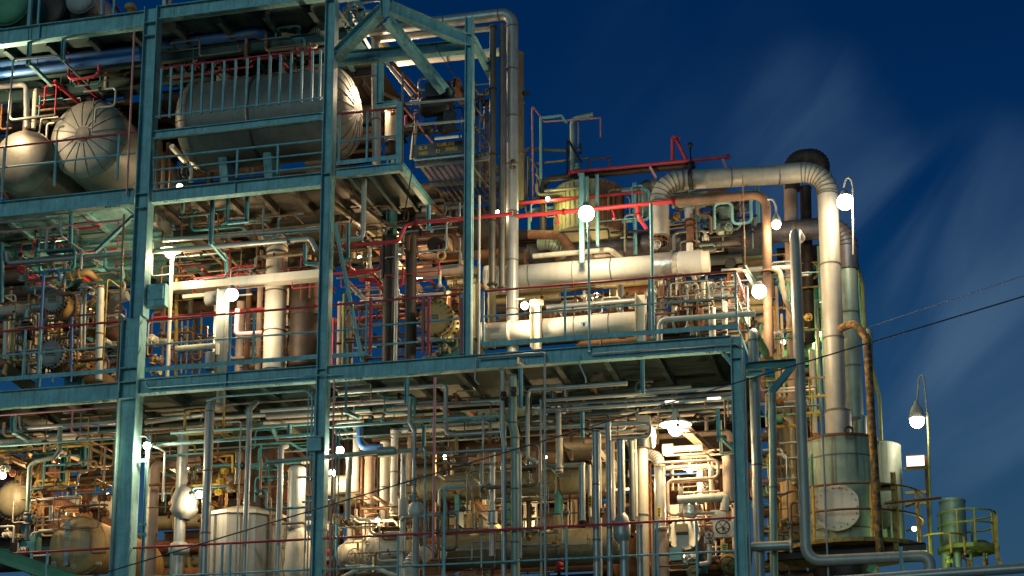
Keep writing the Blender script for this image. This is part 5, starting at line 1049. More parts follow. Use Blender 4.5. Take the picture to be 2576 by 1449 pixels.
# front rack pipes between the columns
rack = [
 ([(851, 988, .5), (1122, 971, .5), (1123, 1088, .5), (1146, 1094, .5), (1258, 1085, .5)], 11, 'clad', 'silver rack pipe that runs level, drops, then runs on right past the tall pink pipe'),
 ([(655, 1034, .7), (1026, 1012, .7)], 9, 'clad', 'thin silver rack pipe second from the top between the columns'),
 ([(671, 1048, 1.1), (1258, 1010, 1.1)], 15, 'clad', 'thick silver rack pipe with clamps, ending at the great silver pipe'),
 ([(664, 1064, 1.6), (1025, 1041, 1.6)], 10, 'cream', 'warm-lit rack pipe under the thick silver one'),
 ([(830, 1074, .2), (1258, 1044, .2)], 7, 'teal_light', 'thin teal-grey rack pipe crossing just below the warm-lit one'),
 ([(984, 1086, 1.9), (1258, 1069, 1.9)], 14, 'cream', 'cream rack pipe right of the blue elbow'),
 ([(430, 1090, .5), (800, 1068, .5)], 7, 'teal_light', 'thin teal-grey rack pipe between the widest column and the tall column, upper'),
 ([(380, 1120, .3), (800, 1094, .3)], 8, 'teal', 'teal rack pipe between the widest column and the tall column, lower'),
 ([(366, 1062, .9), (512, 1044, .9)], 12, 'clad', 'silver rack pipe just right of the widest column, upper'),
 ([(366, 1080, 1.3), (512, 1064, 1.3)], 9, 'galv', 'galvanised rack pipe just right of the widest column, lower'),
 ([(540, 1052, 1.3), (790, 1036, 1.3)], 12, 'clad', 'silver rack pipe passing behind the tops of the two standing silver pipes'),
 ([(366, 1032, 1.4), (790, 1002, 1.4)], 7, 'slate', 'slate rack pipe close under the middle deck beam'),
 ([(1578, 964, .3), (1331, 978, .3), (1327, 1000, .3), (1329, 1150, .3), (1352, 1164, .3)], 11, 'clad', 'silver pipe bending down below the deck, left of the galvanised conduit'),
 ([(1358, 1008, .8), (1845, 978, .8)], 10, 'clad', 'second silver rack pipe under the right deck'),
 ([(1320, 1036, .6), (1845, 1002, .6)], 11, 'galv', 'third silver rack pipe under the right deck'),
 ([(1330, 1022, 1.4), (1845, 990, 1.4)], 8, 'slate', 'dull rack pipe between the second and third silver ones'),
 ([(1310, 1078, .9), (1600, 1064, .9)], 12, 'clad', 'silver rack pipe with an inline valve under the right deck'),
 ([(1310, 1056, 1.5), (1560, 1042, 1.5)], 14, 'clad_dark', 'dark thick rack pipe behind the inline valve'),
 ([(1545, 1056, 2.0), (1840, 1036, 2.0)], 8, 'pinkish', 'warm-lit rack pipe above the bright lamp'),
 ([(1545, 1042, 1.6), (1840, 1022, 1.6)], 7, 'cream', 'pale rack pipe above the warm-lit one'),
 ([(1540, 1074, 2.4), (1680, 1066, 2.4)], 6, 'pinkish', 'short warm-lit rack pipe left of the bright lamp'),
 ([(1290, 1096, 2.2), (1500, 1084, 2.2)], 7, 'rust', 'rusty rack pipe under the inline valve'),
 ([(1290, 1176, 1.6), (1470, 1166, 1.6)], 9, 'galv', 'galvanised level pipe just above the olive exchanger'),
 ([(669, 1164, .15), (955, 1137, .15)], 12, 'clad_green', 'silver pipe crossing in front of the tall column at lamp height'),
 ([(993, 1136, .15), (1066, 1131, .15)], 12, 'clad_green', 'short continuation of that pipe right of its sleeve'),
 ([(1060, 1142, .1), (1298, 1127, .1), (1308, 1142, .1), (1309, 1405, .1)], 8, 'galv', 'galvanised pipe running level then straight down right of the great silver pipe'),
]
for i, (pts, w_, m, lab) in enumerate(rack): pipe('rack_pipe', lab, pts, w_, m, bend=.09, band=1.8 if w_ > 10 else 0)
pipe('pipe_sleeve', 'square-edged sleeve on the pipe crossing at lamp height', [(952, 1138, .15), (996, 1135, .15)], 27, 'clad_green', cat='sleeve', n=8)
valve('inline valve on the silver rack pipe under the right deck', 1480, 1070, 22, 'clad_dark', .9, 'x', 'f')
valve('dark cluster valve under the right part of the middle rack', 1132, 1092, 24, 'clad_dark', 1.1, 'x', 'f')
pipe('rising_pipe', 'slim silver pipe with a kink, mid rack, ending in valves below', [(1031, 1000, .0), (1029, 1062, .0), (1043, 1086, .0), (1042, 1262, .0)], 10, 'clad', bend=.08)
for y, lab in ((1212, 'upper flanged valve on the kinked slim pipe'), (1250, 'lower flanged valve on the kinked slim pipe')): valve(lab, 1042, y, 17, 'clad_green', .0, 'z', '-x')
wrap('pale lumpy wrapped valve on the kinked slim pipe', 1046, 1262, 1300, 40, .1, 'cream', 1.4, 5)
pipe('slim_lower_pipe', 'slim pipe below the pale wrapped valve', [(1047, 1296, .1), (1044, 1470, .1)], 18, 'grey')
pipe('blue_elbow_pipe', 'blue elbow pipe dropping from the rack right of the small lamp', [(905, 1076, .7), (906, 1128, .7), (962, 1124, .7)], 17, 'blue', bend=.18)
hangers([(1024, 950, 1015, 10, .0, 'wide teal hanger under the deck beam, left of the tall pink pipe'), (871, 965, 1040, 4, -.1, 'thin teal rod hanging right of the tall column'), (1310, 925, 1026, 10, -.05, 'teal hanger under the deck beam, right of the great silver pipe'), (1616, 905, 990, 9, -.05, 'teal hanger under the middle of the right deck beam'), (1465, 1036, 1100, 8, .3, 'teal hanger under the rack left of the pipe bundle'), (1806, 1026, 1110, 8, .5, 'teal hanger at the right end of the rack'), (1268, 1070, 1130, 9, 1.0, 'dark teal hanger left of the kinked grey risers'), (1067, 1070, 1125, 8, .6, 'teal hanger beside the slim kinked pipe'), (728, 1068, 1100, 8, .3, 'small teal hanger over the striped canister')])
bar('pipe_bracket', 'teal stepped bracket beside the right corner column', [(1806, 1052, .5), (1808, 1095, .5), (1844, 1130, .9)], 8, kind='C', t=.06)
bar('u_frame_bar', 'pale green U-frame at the right corner column', [(1812, 1058, 1.2), (1812, 1142, 1.2), (1850, 1140, 1.2)], 7, 'clad_green', kind='C', t=.06, cat='bar')
bar('pipe_bracket', 'teal slanting bracket under the rack near the thin teal rod', [(872, 1036, .0), (905, 1052, .6)], 9, kind='C', t=.06)
bar('pipe_bracket', 'teal slanting bracket under the rack between the standing silver pipes', [(686, 1078, .0), (698, 1105, .4)], 8, kind='C', t=.06)
# warm-lit uprights in the centre
ups = [
 (878, 1148, 1310, 14, 'grey', .5, 'grey upright ending in a flange, first right of the bright patch'),
 (897, 1075, 1240, 16, 'white', 1.3, 'brightly lit cream upright, second right of the bright patch'),
 (912, 1150, 1345, 9, 'rust', 1.8, 'brown upright behind the brightly lit ones'),
 (931, 1150, 1345, 26, 'pinkish', 2.2, 'tan upright duct, left of the two wide warm-lit ones'),
 (969, 1110, 1345, 24, 'cream', 2.0, 'rosy upright duct, right of the two wide warm-lit ones'),
 (953, 1150, 1345, 9, 'rust_dark', 2.6, 'dark gap pipe between the two wide warm-lit ones'),
 (993, 1080, 1297, 18, 'white', 1.5, 'silver upright with a bright left edge, right of the wide warm-lit ones'),
 (1016, 1142, 1480, 16, 'clad', .8, 'grey upright with a square sleeve, left of the kinked slim pipe'),
 (1030, 1100, 1220, 10, 'pinkish', 2.4, 'tan upright peeping behind the kinked slim pipe'),
 (1239, 1135, 1400, 15, 'clad', .6, 'silver upright with a thick collar in front of the olive exchanger'),
 (1215, 1045, 1220, 5, 'galv', .3, 'thin upright ending in a small valve before the olive exchanger'),
 (1176, 1180, 1290, 5, 'clad_dark', .6, 'left thin hook upright in front of the olive exchanger'),
 (1188, 1165, 1290, 5, 'clad_dark', .7, 'right thin hook upright in front of the olive exchanger'),
 (1070, 1130, 1480, 5, 'teal', .0, 'thin teal upright left of the weathered pink drop pipe'),
 (1405, 1030, 1100, 14, 'clad', .5, 'short silver drop under the deck, left of the pipe bundle'),
 (1407, 1100, 1190, 18, 'cream', 1.6, 'cream drop pipe meeting the top of the olive exchanger'),
 (1360, 1010, 1470, 6, 'galv', .1, 'slim galvanised upright left of the long pale conduit'),
 (1464, 1166, 1310, 16, 'clad', .3, 'silver upright with a yellow-tagged neighbour, left of the bundle'),
 (1483, 1170, 1300, 9, 'cream', .9, 'cream upright carrying a yellow tag'),
 (1498, 1082, 1500, 18, 'clad', .2, 'first full-height silver pipe of the bundle from the left'),
 (1509, 1092, 1500, 6, 'white', .9, 'thin bright pipe just right of the first bundle pipe'),
 (1530, 1062, 1500, 14, 'clad', .2, 'second full-height silver pipe of the bundle'),
 (1541, 1112, 1310, 10, 'white', 1.2, 'bright cream slat behind the second bundle pipe'),
 (1561, 1106, 1300, 19, 'clad', .2, 'third silver pipe of the bundle, with a big bulge below'),
 (1588, 1110, 1310, 14, 'slate', .9, 'slate upright between the bulged pipe and the cream-yellow duct'),
 (1614, 1126, 1470, 29, 'cream', 1.3, 'broad cream-yellow upright, brightest of the bundle'),
 (1598, 1100, 1300, 8, 'white', 1.0, 'thin bright upright left of the broad cream-yellow one'),
 (1609, 1320, 1500, 16, 'clad', .3, 'short silver pipe rising to the red rail at the bottom of the bundle'),
 (1767, 1186, 1255, 26, 'cream', 2.0, 'cream upright behind the small dish light'),
 (1831, 1150, 1262, 28, 'pinkish', 1.5, 'tan flared duct next to the right corner column'),
 (1777, 1050, 1090, 10, 'pinkish', 2.2, 'short tan drop in the rack corner'),
 (1667, 1330, 1480, 30, 'pinkish', 1.5, 'crinkled tan pipe below the ribbed elbow, behind the rail'),
 (1712, 1225, 1290, 12, 'grey', 1.4, 'slanted-top grey stub beside the foil drum'),
]
for (x, ya, yb, w_, m, Y, lab) in ups:
    ln = P(x, ya, Y); x2 = proj(Vector((ln.x, Y, P(x, yb, Y).z)))[0]
    pipe('upright_pipe', lab, [(x, ya, Y), (x2, yb, Y)], w_, m, band=1.3 if w_ > 13 else 0)
pipe('pipe_collar', 'thick collar around the upright before the olive exchanger', [(1239, 1286, .6), (1239, 1318, .6)], 28, 'clad', cat='collar')
pipe('square_sleeve', 'square sleeve on the grey upright left of the kinked slim pipe', [(1015, 1256, .8), (1015, 1298, .8)], 27, 'grey', cat='sleeve', n=6)
wrap('large bulged silver fitting on the third bundle pipe', 1565, 1292, 1366, 44, .2, 'clad', .35, 7)
pipe('upright_pipe', 'thinner silver pipe below the big bulge', [(1570, 1362, .2), (1572, 1500, .2)], 23, 'clad')
pipe('slant_bar', 'white slanting strap right of the third bundle pipe', [(1573, 1108, .9), (1598, 1140, .9)], 7, 'white', cat='strap')
pipe('ribbed_elbow_pipe', 'silver pipe with a ribbed elbow, right of the broad cream-yellow upright', [(1628, 1142, 1.6), (1660, 1152, 1.4), (1661, 1335, 1.4)], 28, 'clad', bend=.3, ribs=True, band=1.2)
for x, y, w_, h_, Y, lab in ((1658, 1288, 10, 30, 1.2, 'yellow tag on the ribbed elbow pipe'), (1484, 1262, 10, 30, .8, 'yellow tag on the cream upright left of the bundle'), (1823, 1378, 16, 22, .6, 'yellow tag on the valve by the corner column'), (900, 1375, 6, 20, 1.0, 'small yellow tag near the left handwheel')):
    c = P(x, y, Y - .03); k = mpx(x, y, Y); o = root('yellow_tag', lab, 'label', c); MB().box(c, (w_ * k, .012, h_ * k)).obj('tag_plate', 'yellow', o)
    b = MB(); [b.box(c + Vector((0, -.01, (i - 1) * h_ * k * .26)), (w_ * k * .5, .006, h_ * k * .12)) for i in range(3)]; b.obj('tag_marks', 'letter_black', o)
# tall kinked risers from the great silver pipe downwards
pipe('kinked_riser', 'great silver pipe below the deck, kinked as it comes down', [(1290, 945, .2), (1292, 1010, .2), (1292, 1070, .2), (1296, 1095, .2), (1297, 1500, .2)], 22, 'clad_green', bend=.3, band=1.2)
pipe('kinked_riser', 'slimmer silver riser left of the great one, kinked below the rack', [(1264, 930, .1), (1263, 1086, .1), (1268, 1112, .1), (1268, 1500, .1)], 13, 'clad', bend=.2, band=1.6)
valve('dark valve where the slimmer kinked riser meets the rack', 1267, 996, 18, 'rust_dark', -.05, 'z', 'f')
valve('dark valve on the great silver pipe near the masts', 1289, 412, 18, 'clad_dark', 1.3, 'z', 'f')
valve('dark valve on the great silver pipe beside the tank below the rack', 1292, 985, 18, 'clad_dark', 0, 'z', 'f')
# centre low equipment
vessel('cream_vessel_low', 'cream horizontal tank with painted cross, bottom centre', 937, 1392, 1.9, 56, .95, 'x', 'cream', dd=.12, band=2)
bar('tank_cover', 'thin cream cover plate above the cream tank', [(940, 1338, 1.4), (1010, 1332, 1.4)], 7, 'cream', kind='box', t=.5, cat='plate')
vessel('white_patch_vessel', 'overlit white vessel just right of the tall column', 826, 1222, 2.6, 24, .65, 'x', 'white', dd=.3)
vessel('tan_round_vessel', 'cream rounded vessel below the lowest red rail, right of the tall column', 866, 1400, 1.8, 32, .5, 'x', 'cream', dd=.6)
b = MB(); wheel(b, P(893, 1398, .9), (.1, -1, .1), .17, 5, .07); tag(b.obj('handwheel', 'tan'), 'large tan handwheel right of the tall column, bottom', 'handwheel')
b = MB(); wheel(b, P(942, 1394, 1.0), (.1, -.35, .9), .14, 4, .1); b.cyl(P(942, 1394, 1.0), P(941, 1440, 1.0), .05, 10); tag(b.obj('handwheel', 'olive'), 'olive valve wheel on a thick stem in front of the cream tank', 'handwheel')
o = root('link_hanger', 'white chain-like strap hanging left of the cream tank', 'strap', P(924, 1420, 1.2))
for i in range(4):
    b = MB(); b.torus(P(924, 1366 + i * 14, 1.2), (0, 1, 0), .045, .02, 14, 6); b.obj('link', 'white', o)
o = root('fire_extinguisher', 'red and white extinguisher at the right foot of the tall column', 'extinguisher', P(826, 1420, .9)); c = P(826, 1420, .9)
MB().lathe(c, (0, 0, 1), [(0, 0), (0, .065), (.26, .065), (.31, .04), (.34, .02), (.34, 0)], 14).obj('cylinder', 'bright_red', o); MB().lathe(c + Vector((0, 0, .08)), (0, 0, 1), [(0, .067), (.09, .067)], 14).obj('label_band', 'white', o)
pipe('white_hood', 'whitish hooded elbow duct low in front of the olive tank', [(1034, 1480, .5), (1036, 1415, .5), (1078, 1388, .9), (1105, 1392, 1.5)], 44, 'cream', bend=.22, ribs=True, cat='duct')
pipe('silver_loop_pipe', 'silver square loop pipe low in the centre', [(1009, 1312, .1), (1015, 1302, .1), (1108, 1295, .1), (1116, 1310, .1), (1114, 1480, .1)], 9, 'clad_green', bend=.08)
bar('instrument_stand', 'teal post with a short arm, low centre', [(1119, 1224, -.1), (1117, 1480, -.1)], 6, kind='box', cat='post')
bar('instrument_bracket', 'short teal arm on top of the low centre post', [(1122, 1228, -.1), (1163, 1224, -.1)], 6, kind='box', cat='bar')
pipe('white_floor_hose', 'cream pipe hump along the bottom edge, left of the white hood', [(845, 1462, .8), (905, 1430, .8), (945, 1428, .8), (985, 1446, .8), (1020, 1450, .8)], 12, 'cream', bend=.3)
# olive exchangers
o, c, rr, a = vessel('olive_exchanger', 'long olive exchanger lying behind the uprights, upper of two', 1060, 1232, 2.6, 33, 4.4, 'x', 'olive', dd=.3, band=1.0)
for z in (.9, 2.0, 3.2): MB().box(c + Vector((z, 0, -rr - .25)), (.1, rr * 1.4, .7)).obj('saddle', 'teal_dark', o)
o, c, rr, a = vessel('olive_exchanger', 'long olive exchanger lying at the bottom edge, lower of two', 1120, 1392, 2.4, 46, 4.0, 'x', 'olive', dd=.3, band=1.1)
for z in (.9, 2.6): MB().box(c + Vector((z, 0, rr + .1)), (.1, rr * 1.4, .35)).obj('saddle', 'olive', o)
for i, (x, w_, m) in enumerate(((1150, 10, 'white'), (1180, 9, 'cream'), (1186, 9, 'yellow'), (1200, 9, 'rust_yellow'), (1325, 14, 'cream'), (1345, 12, 'white'), (1435, 12, 'cream'), (1448, 10, 'pinkish'), (1218, 8, 'white'))):
    bar('far_post', ('pale far post left of the small yellow pair', 'cream far post before the yellow pair', 'yellow far post, brighter of the pair between the olive exchangers', 'orange-yellow far post of the pair between the olive exchangers', 'lit far post right of the kinked risers', 'second lit far post right of the kinked risers', 'lit far post left of the bundle', 'rosy far post left of the bundle', 'white far post between the olive exchangers')[i], [(x, 1258, 5), (x, 1330, 5)], w_, m, kind='box', cat='post')
for x, y, s, m, r_, st, lab in ((1339, 1285, 16, 'clad_dark', 'z', 'f', 'dark valve left of the pale conduit between the olive exchangers'), (1330, 1215, 14, 'olive', 'z', 'f', 'olive valve on the left end of the upper olive exchanger'), (1424, 1290, 15, 'slate', 'x', 'z', 'slate inline valve between the olive exchangers'), (1464, 1312, 22, 'rust_dark', 'z', 'f', 'dark rusty valve at the foot of the yellow-tagged pair'), (1330, 1350, 16, 'olive', 'z', 'f', 'olive valve left of the conduits below the red rail'), (1362, 1340, 16, 'clad_dark', 'z', 'f', 'dark valve on the slim galvanised upright'), (1215, 1232, 16, 'clad_dark', 'z', 'f', 'dark small valve before the olive exchanger'), (1408, 1420, 22, 'red', 'z', 'f', 'dark red valve at the bottom edge left of the bundle'), (1395, 1365, 14, 'rust_yellow', 'x', 'f', 'yellowish valve under the red rail left of the bundle'), (1110, 1300, 16, 'olive', 'x', 'f', 'olive valve behind the silver loop pipe'), (1165, 1282, 14, 'clad_dark', 'x', 'z', 'dark valve under the upper olive exchanger'), (870, 1312, 20, 'rust_dark', 'z', 'f', 'dark rusty valve at the foot of the grey upright'), (1512, 1290, 18, 'rust_dark', 'z', 'f', 'dark valve between the first and second bundle pipes')):
    valve(lab, x, y, s, m, .8, r_, st)
# bright room at the right bottom
lamp('bright lamp hanging under the right deck above the pipe bundle', 1700, 1078, .9, 290, 'dish', 30, (1, .78, .5))
lamp('small dish light below the bright lamp', 1735, 1182, 1.7, 110, 'dish', 12, (1, .78, .5))
for i, x in enumerate((1690, 1796)):  # the glow stands in for lamp light reflected off these strips
    a_ = P(x, 1010 - i * 8, .5); tag(MB().box(a_, (.28, .06, .03)).obj('glint_strip', 'strip_glint'), ('left', 'right')[i] + ' small glowing strip imitating a reflection on the rack under the right deck', 'light')
pipe('cream_drum', 'cream drum with a pipe leaving right, under the bright lamp', [(1668, 1132, 1.7), (1694, 1130, 1.7)], 30, 'cream', cat='drum')
pipe('cream_level_pipe', 'cream pipe leaving the drum to the right', [(1692, 1131, 1.7), (1768, 1128, 1.7)], 17, 'cream')
bar('cable_tray', 'brown cable tray slanting back right of the bright lamp', [(1720, 1076, .9), (1790, 1140, 2.4)], 15, 'pinkish', kind='C', t=.2, cat='tray')
pipe('white_loop_pipe', 'cream pipe running level then down beside the small dish light', [(1671, 1178, 1.5), (1788, 1168, 1.5), (1791, 1250, 1.5)], 11, 'cream', bend=.08)
pipe('blue_strip', 'thin blue pipe behind the small dish light', [(1640, 1196, 2.3), (1812, 1186, 2.3)], 5, 'blue')
bar('box_fitting', 'grey-brown box fitting on the rack left of the bright lamp', [(1604, 1068, 1.0), (1638, 1066, 1.0)], 36, 'clad_dark', kind='box', t=.3, cat='box')
wrap('pale ragged cloth-like wrap below the box fitting', 1642, 1076, 1128, 17, .9, 'white', 1.6, 9)
pipe('brown_flare', 'brown funnel-shaped pipe top over the broad cream-yellow upright', [(1613, 1100, 1.2), (1614, 1128, 1.2)], 44, 'clad_dark', cat='funnel', n=8)
o, c, rr = exchanger('round cream cover with a dark framed plate, behind the lowest rail at the right', 1720, 1343, 1.0, 42, 2.0, m='pinkish', cm='cream', bolts=0 or 12, ch=.4, bm='tan')
k = mpx(1720, 1343, 1.0); q = c + Vector((-4 * k, -.02, 12 * k)); b = MB().box(q, (30 * k, .03, 26 * k)); p_ = b.obj('framed_plate', 'tan', o); MB().box(q - Vector((0, .012, 11 * k)), (30 * k, .03, 7 * k)).obj('dark_slot', 'letter_black', o)
wrap('shiny foil-wrapped drum above the round cream cover', 1736, 1262, 1306, 42, 1.2, 'foil', 1.2, 11)
pipe('big_cream_pipe', 'thick cream pipe level above the foil drum, turning down at its right end', [(1705, 1258, 1.1), (1826, 1250, 1.1), (1822, 1285, 1.1)], 22, 'cream', bend=.05)
for x, y, w_, h_, Y, lab in ((1819, 1332, 50, 40, 1.0, 'big white square plate behind the largest handwheel'), (1784, 1352, 24, 30, .9, 'small white square plate behind the middle handwheel'), (1757, 1295, 26, 50, 2.0, 'white panel right of the foil drum'), (1808, 1298, 40, 30, 1.4, 'white box above the big white square plate'), (1699, 1290, 26, 40, 2.2, 'white lit panel left of the foil drum')):
    c_ = P(x, y, Y); k_ = mpx(x, y, Y); tag(MB().box(c_, (w_ * k_, .08, h_ * k_)).obj('white_plate', 'white'), lab, 'plate')
for x, y, R__, Y, m, lab in ((1818, 1326, .14, .8, 'rust_dark', 'largest dark handwheel beside the right corner column'), (1783, 1344, .09, .75, 'rust_dark', 'middle handwheel on the small white plate'), (1784, 1360, .07, .72, 'rust_dark', 'lowest small handwheel on the small white plate'), (1831, 1420, .16, .5, 'rust_dark', 'dark handwheel on the orange valve at the bottom right corner of the bay'), (1771, 1222, .08, 1.7, 'galv', 'small pale handwheel high behind the thick cream pipe'), (1790, 724, .08, .9, 'galv', 'grey spoked handwheel behind the upper railing')):
    b = MB(); wheel(b, P(x, y, Y), (.1, -1, .0), R__, 5, .1); b.cyl(P(x, y, Y), P(x, y, Y) + Vector((0, .3, 0)), .02, 8); tag(b.obj('handwheel', m), lab, 'handwheel')
vessel('orange_valve_body', 'orange-tan round valve body behind the corner handwheel', 1834, 1416, .8, 24, .5, 'y', 'rust_yellow', dd=.4, cat='valve')
bar('green_box', 'pale green junction box below the round cream cover', [(1686, 1396, .8), (1716, 1394, .8)], 34, 'clad_green', kind='box', t=.2, cat='box')
valve('silver-rusty valve body under the round cream cover', 1738, 1402, 30, 'foil', .8, 'x', 'f')
valve('tan flanged valve lowest beside the silver-rusty one', 1742, 1434, 30, 'tan', .9, 'z', 'f')
pipe('white_elbow_pipe', 'white elbow pipe under the small white plate', [(1785, 1368, .9), (1784, 1416, .9), (1760, 1420, .9)], 12, 'white', bend=.04)
lamp('hidden lamp behind the thick cream pipe', 1745, 1270, 2.3, 130, 'globe', 12, (1, .78, .52))
lamp('hidden lamp beyond the broad cream-yellow upright', 1590, 1210, 1.8, 70, 'globe', 9, (1, .78, .5))
lamp('hidden lamp behind the wide warm-lit uprights', 950, 1310, 1.3, 60, 'globe', 9, (1, .75, .45))
# dark room backs so that far sky does not show beneath the right deck
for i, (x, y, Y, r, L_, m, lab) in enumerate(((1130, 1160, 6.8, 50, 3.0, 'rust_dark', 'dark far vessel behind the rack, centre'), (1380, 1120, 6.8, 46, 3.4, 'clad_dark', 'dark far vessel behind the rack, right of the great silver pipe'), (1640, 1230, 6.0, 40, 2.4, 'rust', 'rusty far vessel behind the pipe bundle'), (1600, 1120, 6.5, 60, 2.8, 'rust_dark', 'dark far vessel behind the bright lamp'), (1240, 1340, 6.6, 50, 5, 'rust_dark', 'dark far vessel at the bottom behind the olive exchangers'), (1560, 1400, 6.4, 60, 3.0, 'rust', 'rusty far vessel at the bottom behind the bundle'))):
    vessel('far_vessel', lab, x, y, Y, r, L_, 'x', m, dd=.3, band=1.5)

# ================================================================== right tower: stained tank, platforms, lamps
c = P(2126, 1395, 3.2); k = mpx(2126, 1395, 3.2); o = root('stained_tank', 'tall stained grey-green tank with a cream lid plate on its side', 'tank', c); r = 90 * k; h = 290 * k
b = MB(); b.lathe(c, (0, 0, 1), [(0, r), (h, r)], 48); b.obj('tank_shell', 'tank_green', o)
b = MB(); b.lathe(c + Vector((0, 0, h)), (0, 0, 1), [(-.03, r), (-.03, r + .05), (.02, r + .05), (.02, r), (.05, r * .6), (.07, 0)], 48, False); b.obj('roof', 'rust', o)
for z in (.18, .82): b = MB(); b.lathe(c + Vector((0, 0, h * (1 - z))), (0, 0, 1), [(0, r), (0, r + .012), (.03, r + .012), (.03, r)], 48, False); b.obj('shell_seam', 'clad_dark', o)
q = c + Vector((-.08, -r - .28, 95 * k)); rl = 58 * k
b = MB(); vs = []
pr = [(math.cos(R(a_)) * rl, math.sin(R(a_)) * rl) for a_ in range(0, 360, 9)]; pr = [(min(x_, rl * .92), z_) for x_, z_ in pr]
n_ = len(pr); b.add([q + Vector((x_, 0, z_)) for x_, z_ in pr] + [q + Vector((x_, .06, z_)) for x_, z_ in pr], [tuple(range(n_)), tuple(range(n_, 2 * n_))[::-1]] + [(i, (i + 1) % n_, n_ + (i + 1) % n_, n_ + i) for i in range(n_)]); b.obj('side_lid', 'cream', o)
b = MB(); [b.cyl(q + Vector((math.cos(R(g)) * rl * .86, .0, math.sin(R(g)) * rl * .86)), q + Vector((math.cos(R(g)) * rl * .86, -.03, math.sin(R(g)) * rl * .86)), .014, 6, False) for g in range(0, 360, 20)]; b.obj('lid_bolts', 'rust', o)
MB().cyl(q + Vector((0, .05, 0)), q + Vector((0, .45, 0)), rl * .85, 32).obj('manway_neck', 'green', o)
MB().torus(P(2135, 1083, 2.2), (.3, -1, 0), .085, .03, 18, 6).obj('lifting_ring', 'rust_dark', o)
c2 = P(2228, 1400, 4.6); k2 = mpx(2228, 1400, 4.6); o = root('second_tank', 'slimmer stained tank half hidden right of the tall one', 'tank', c2)
MB().lathe(c2, (0, 0, 1), [(0, 50 * k2), (285 * k2, 50 * k2), (290 * k2, 40 * k2), (294 * k2, 0)], 40).obj('tank_shell', 'tank_green', o)
MB().cyl(c2 + Vector((0, -50 * k2 - .12, 90 * k2)), c2 + Vector((0, -50 * k2 + .1, 90 * k2)), 30 * k2, 24).obj('manway', 'clad_dark', o)
MB().box(c2 + Vector((30 * k2, -50 * k2 - .1, 80 * k2)), (26 * k2, .1, 100 * k2)).obj('side_door', 'slate', o)
def ringrail(name, label, cx, cy, Y, rpx, hs, m, a0=0, a1=360, posts=(), pm=None, w_=5, floor=None, fm='rust_yellow', H_=None, cat='railing'):
    c = P(cx, cy, Y); k = mpx(cx, cy, Y); r = rpx * k; o = root(name, label, cat, c)
    for h_ in hs:
        pts = [c + Vector((math.cos(R(a_)) * r, math.sin(R(a_)) * r, h_ * k)) for a_ in range(a0, a1 + 1, 10)]
        MB().tube(pts, w_ * k / 2, 8, .02).obj('ring_rail', m, o)
    for a_ in posts:
        q = c + Vector((math.cos(R(a_)) * r, math.sin(R(a_)) * r, 0)); MB().cyl(q, q + Vector((0, 0, max(hs) * k)), w_ * k * .62, 8).obj('post', pm or m, o)
    if floor: MB().lathe(c, (0, 0, 1), [(-.04, floor * k), (-.04, r + .05), (.05, r + .05), (.05, floor * k), (-.04, floor * k)], 40, False).obj('ring_floor', fm, o)
    return o
ringrail('circular_railing', 'rusty circular walkway railing around the stained tanks', 2140, 1393, 3.4, 182, (76, 140), 'rust', 150, 400, posts=(175, 205, 245, 290, 312, 338, 20), pm='rust_yellow', w_=6, floor=100, fm='rust_yellow')
pipe('rust_guard_bar', 'rusty level bar right of the stained tank', [(2225, 1266, 1.6), (2368, 1252, 1.6)], 8, 'rust', cat='handrail')
bar('rust_post', 'thick rusty post between the two stained tanks', [(2246, 1188, 2.2), (2248, 1385, 2.2)], 13, 'rust_yellow', kind='H', t=.12, cat='post')
bar('rust_bracket', 'rusty bracket at the top of the thick rusty post', [(2212, 1228, 2.2), (2252, 1226, 2.2)], 14, 'rust_dark', kind='C', t=.1)
pipe('rust_arch_pipe', 'rust-streaked thin pipe arching over and down beside the stained tank', [(2115, 826, 2.4), (2150, 812, 2.0), (2180, 850, 1.9), (2193, 970, 1.9), (2200, 1108, 1.9), (2214, 1400, 1.9)], 20, 'rusty_stain', bend=.3, n=14)
pipe('tank_ladder_rail', 'yellow-green rail curving down the sky side of the downpipes', [(2150, 640, 4.0), (2170, 720, 4.0), (2192, 850, 4.0), (2212, 1000, 4.0), (2222, 1108, 4.0)], 9, 'lime', bend=.5, cat='ladder')
pipe('tank_ladder_rail', 'thin green upright behind the yellow-green rail', [(2160, 700, 4.6), (2192, 1110, 4.6)], 6, 'green', cat='ladder')
for i, (x, ya, yb, w_, m, Y) in enumerate(((2042, 880, 1090, 15, 'cream', 4.4), (2052, 720, 1000, 12, 'green', 5), (2060, 620, 760, 10, 'teal_light', 4.8), (2068, 760, 1050, 9, 'green', 5.2), (1982, 1000, 1240, 20, 'olive', 4.2), (1966, 1080, 1240, 14, 'clad_dark', 4.6), (2018, 1010, 1240, 16, 'tan', 5), (1953, 720, 1000, 8, 'pinkish', 4.2), (1966, 790, 1010, 7, 'cream', 4.5), (2184, 830, 1090, 20, 'clad_green', 5.4), (1918, 900, 1010, 12, 'rust', 4), (1975, 640, 800, 9, 'rust', 4.8))):
    pipe('tower_pipe', ('cream upright behind the falling pipe', 'green upright left of the falling pipe', 'pale blue upright high left of the falling pipe', 'green upright beside the cream one, left of the falling pipe', 'olive upright behind the thin front riser', 'dark upright left of the olive one', 'tan upright left of the stained tank', 'rosy upright behind the gooseneck', 'thin cream upright behind the gooseneck', 'pale green upright right of the second downpipe', 'rusty upright stub under the rust elbow pipe', 'brown upright left of the brown riser')[i], [(x, ya, Y), (x + (yb - ya) * .035, yb, Y)], w_, m)
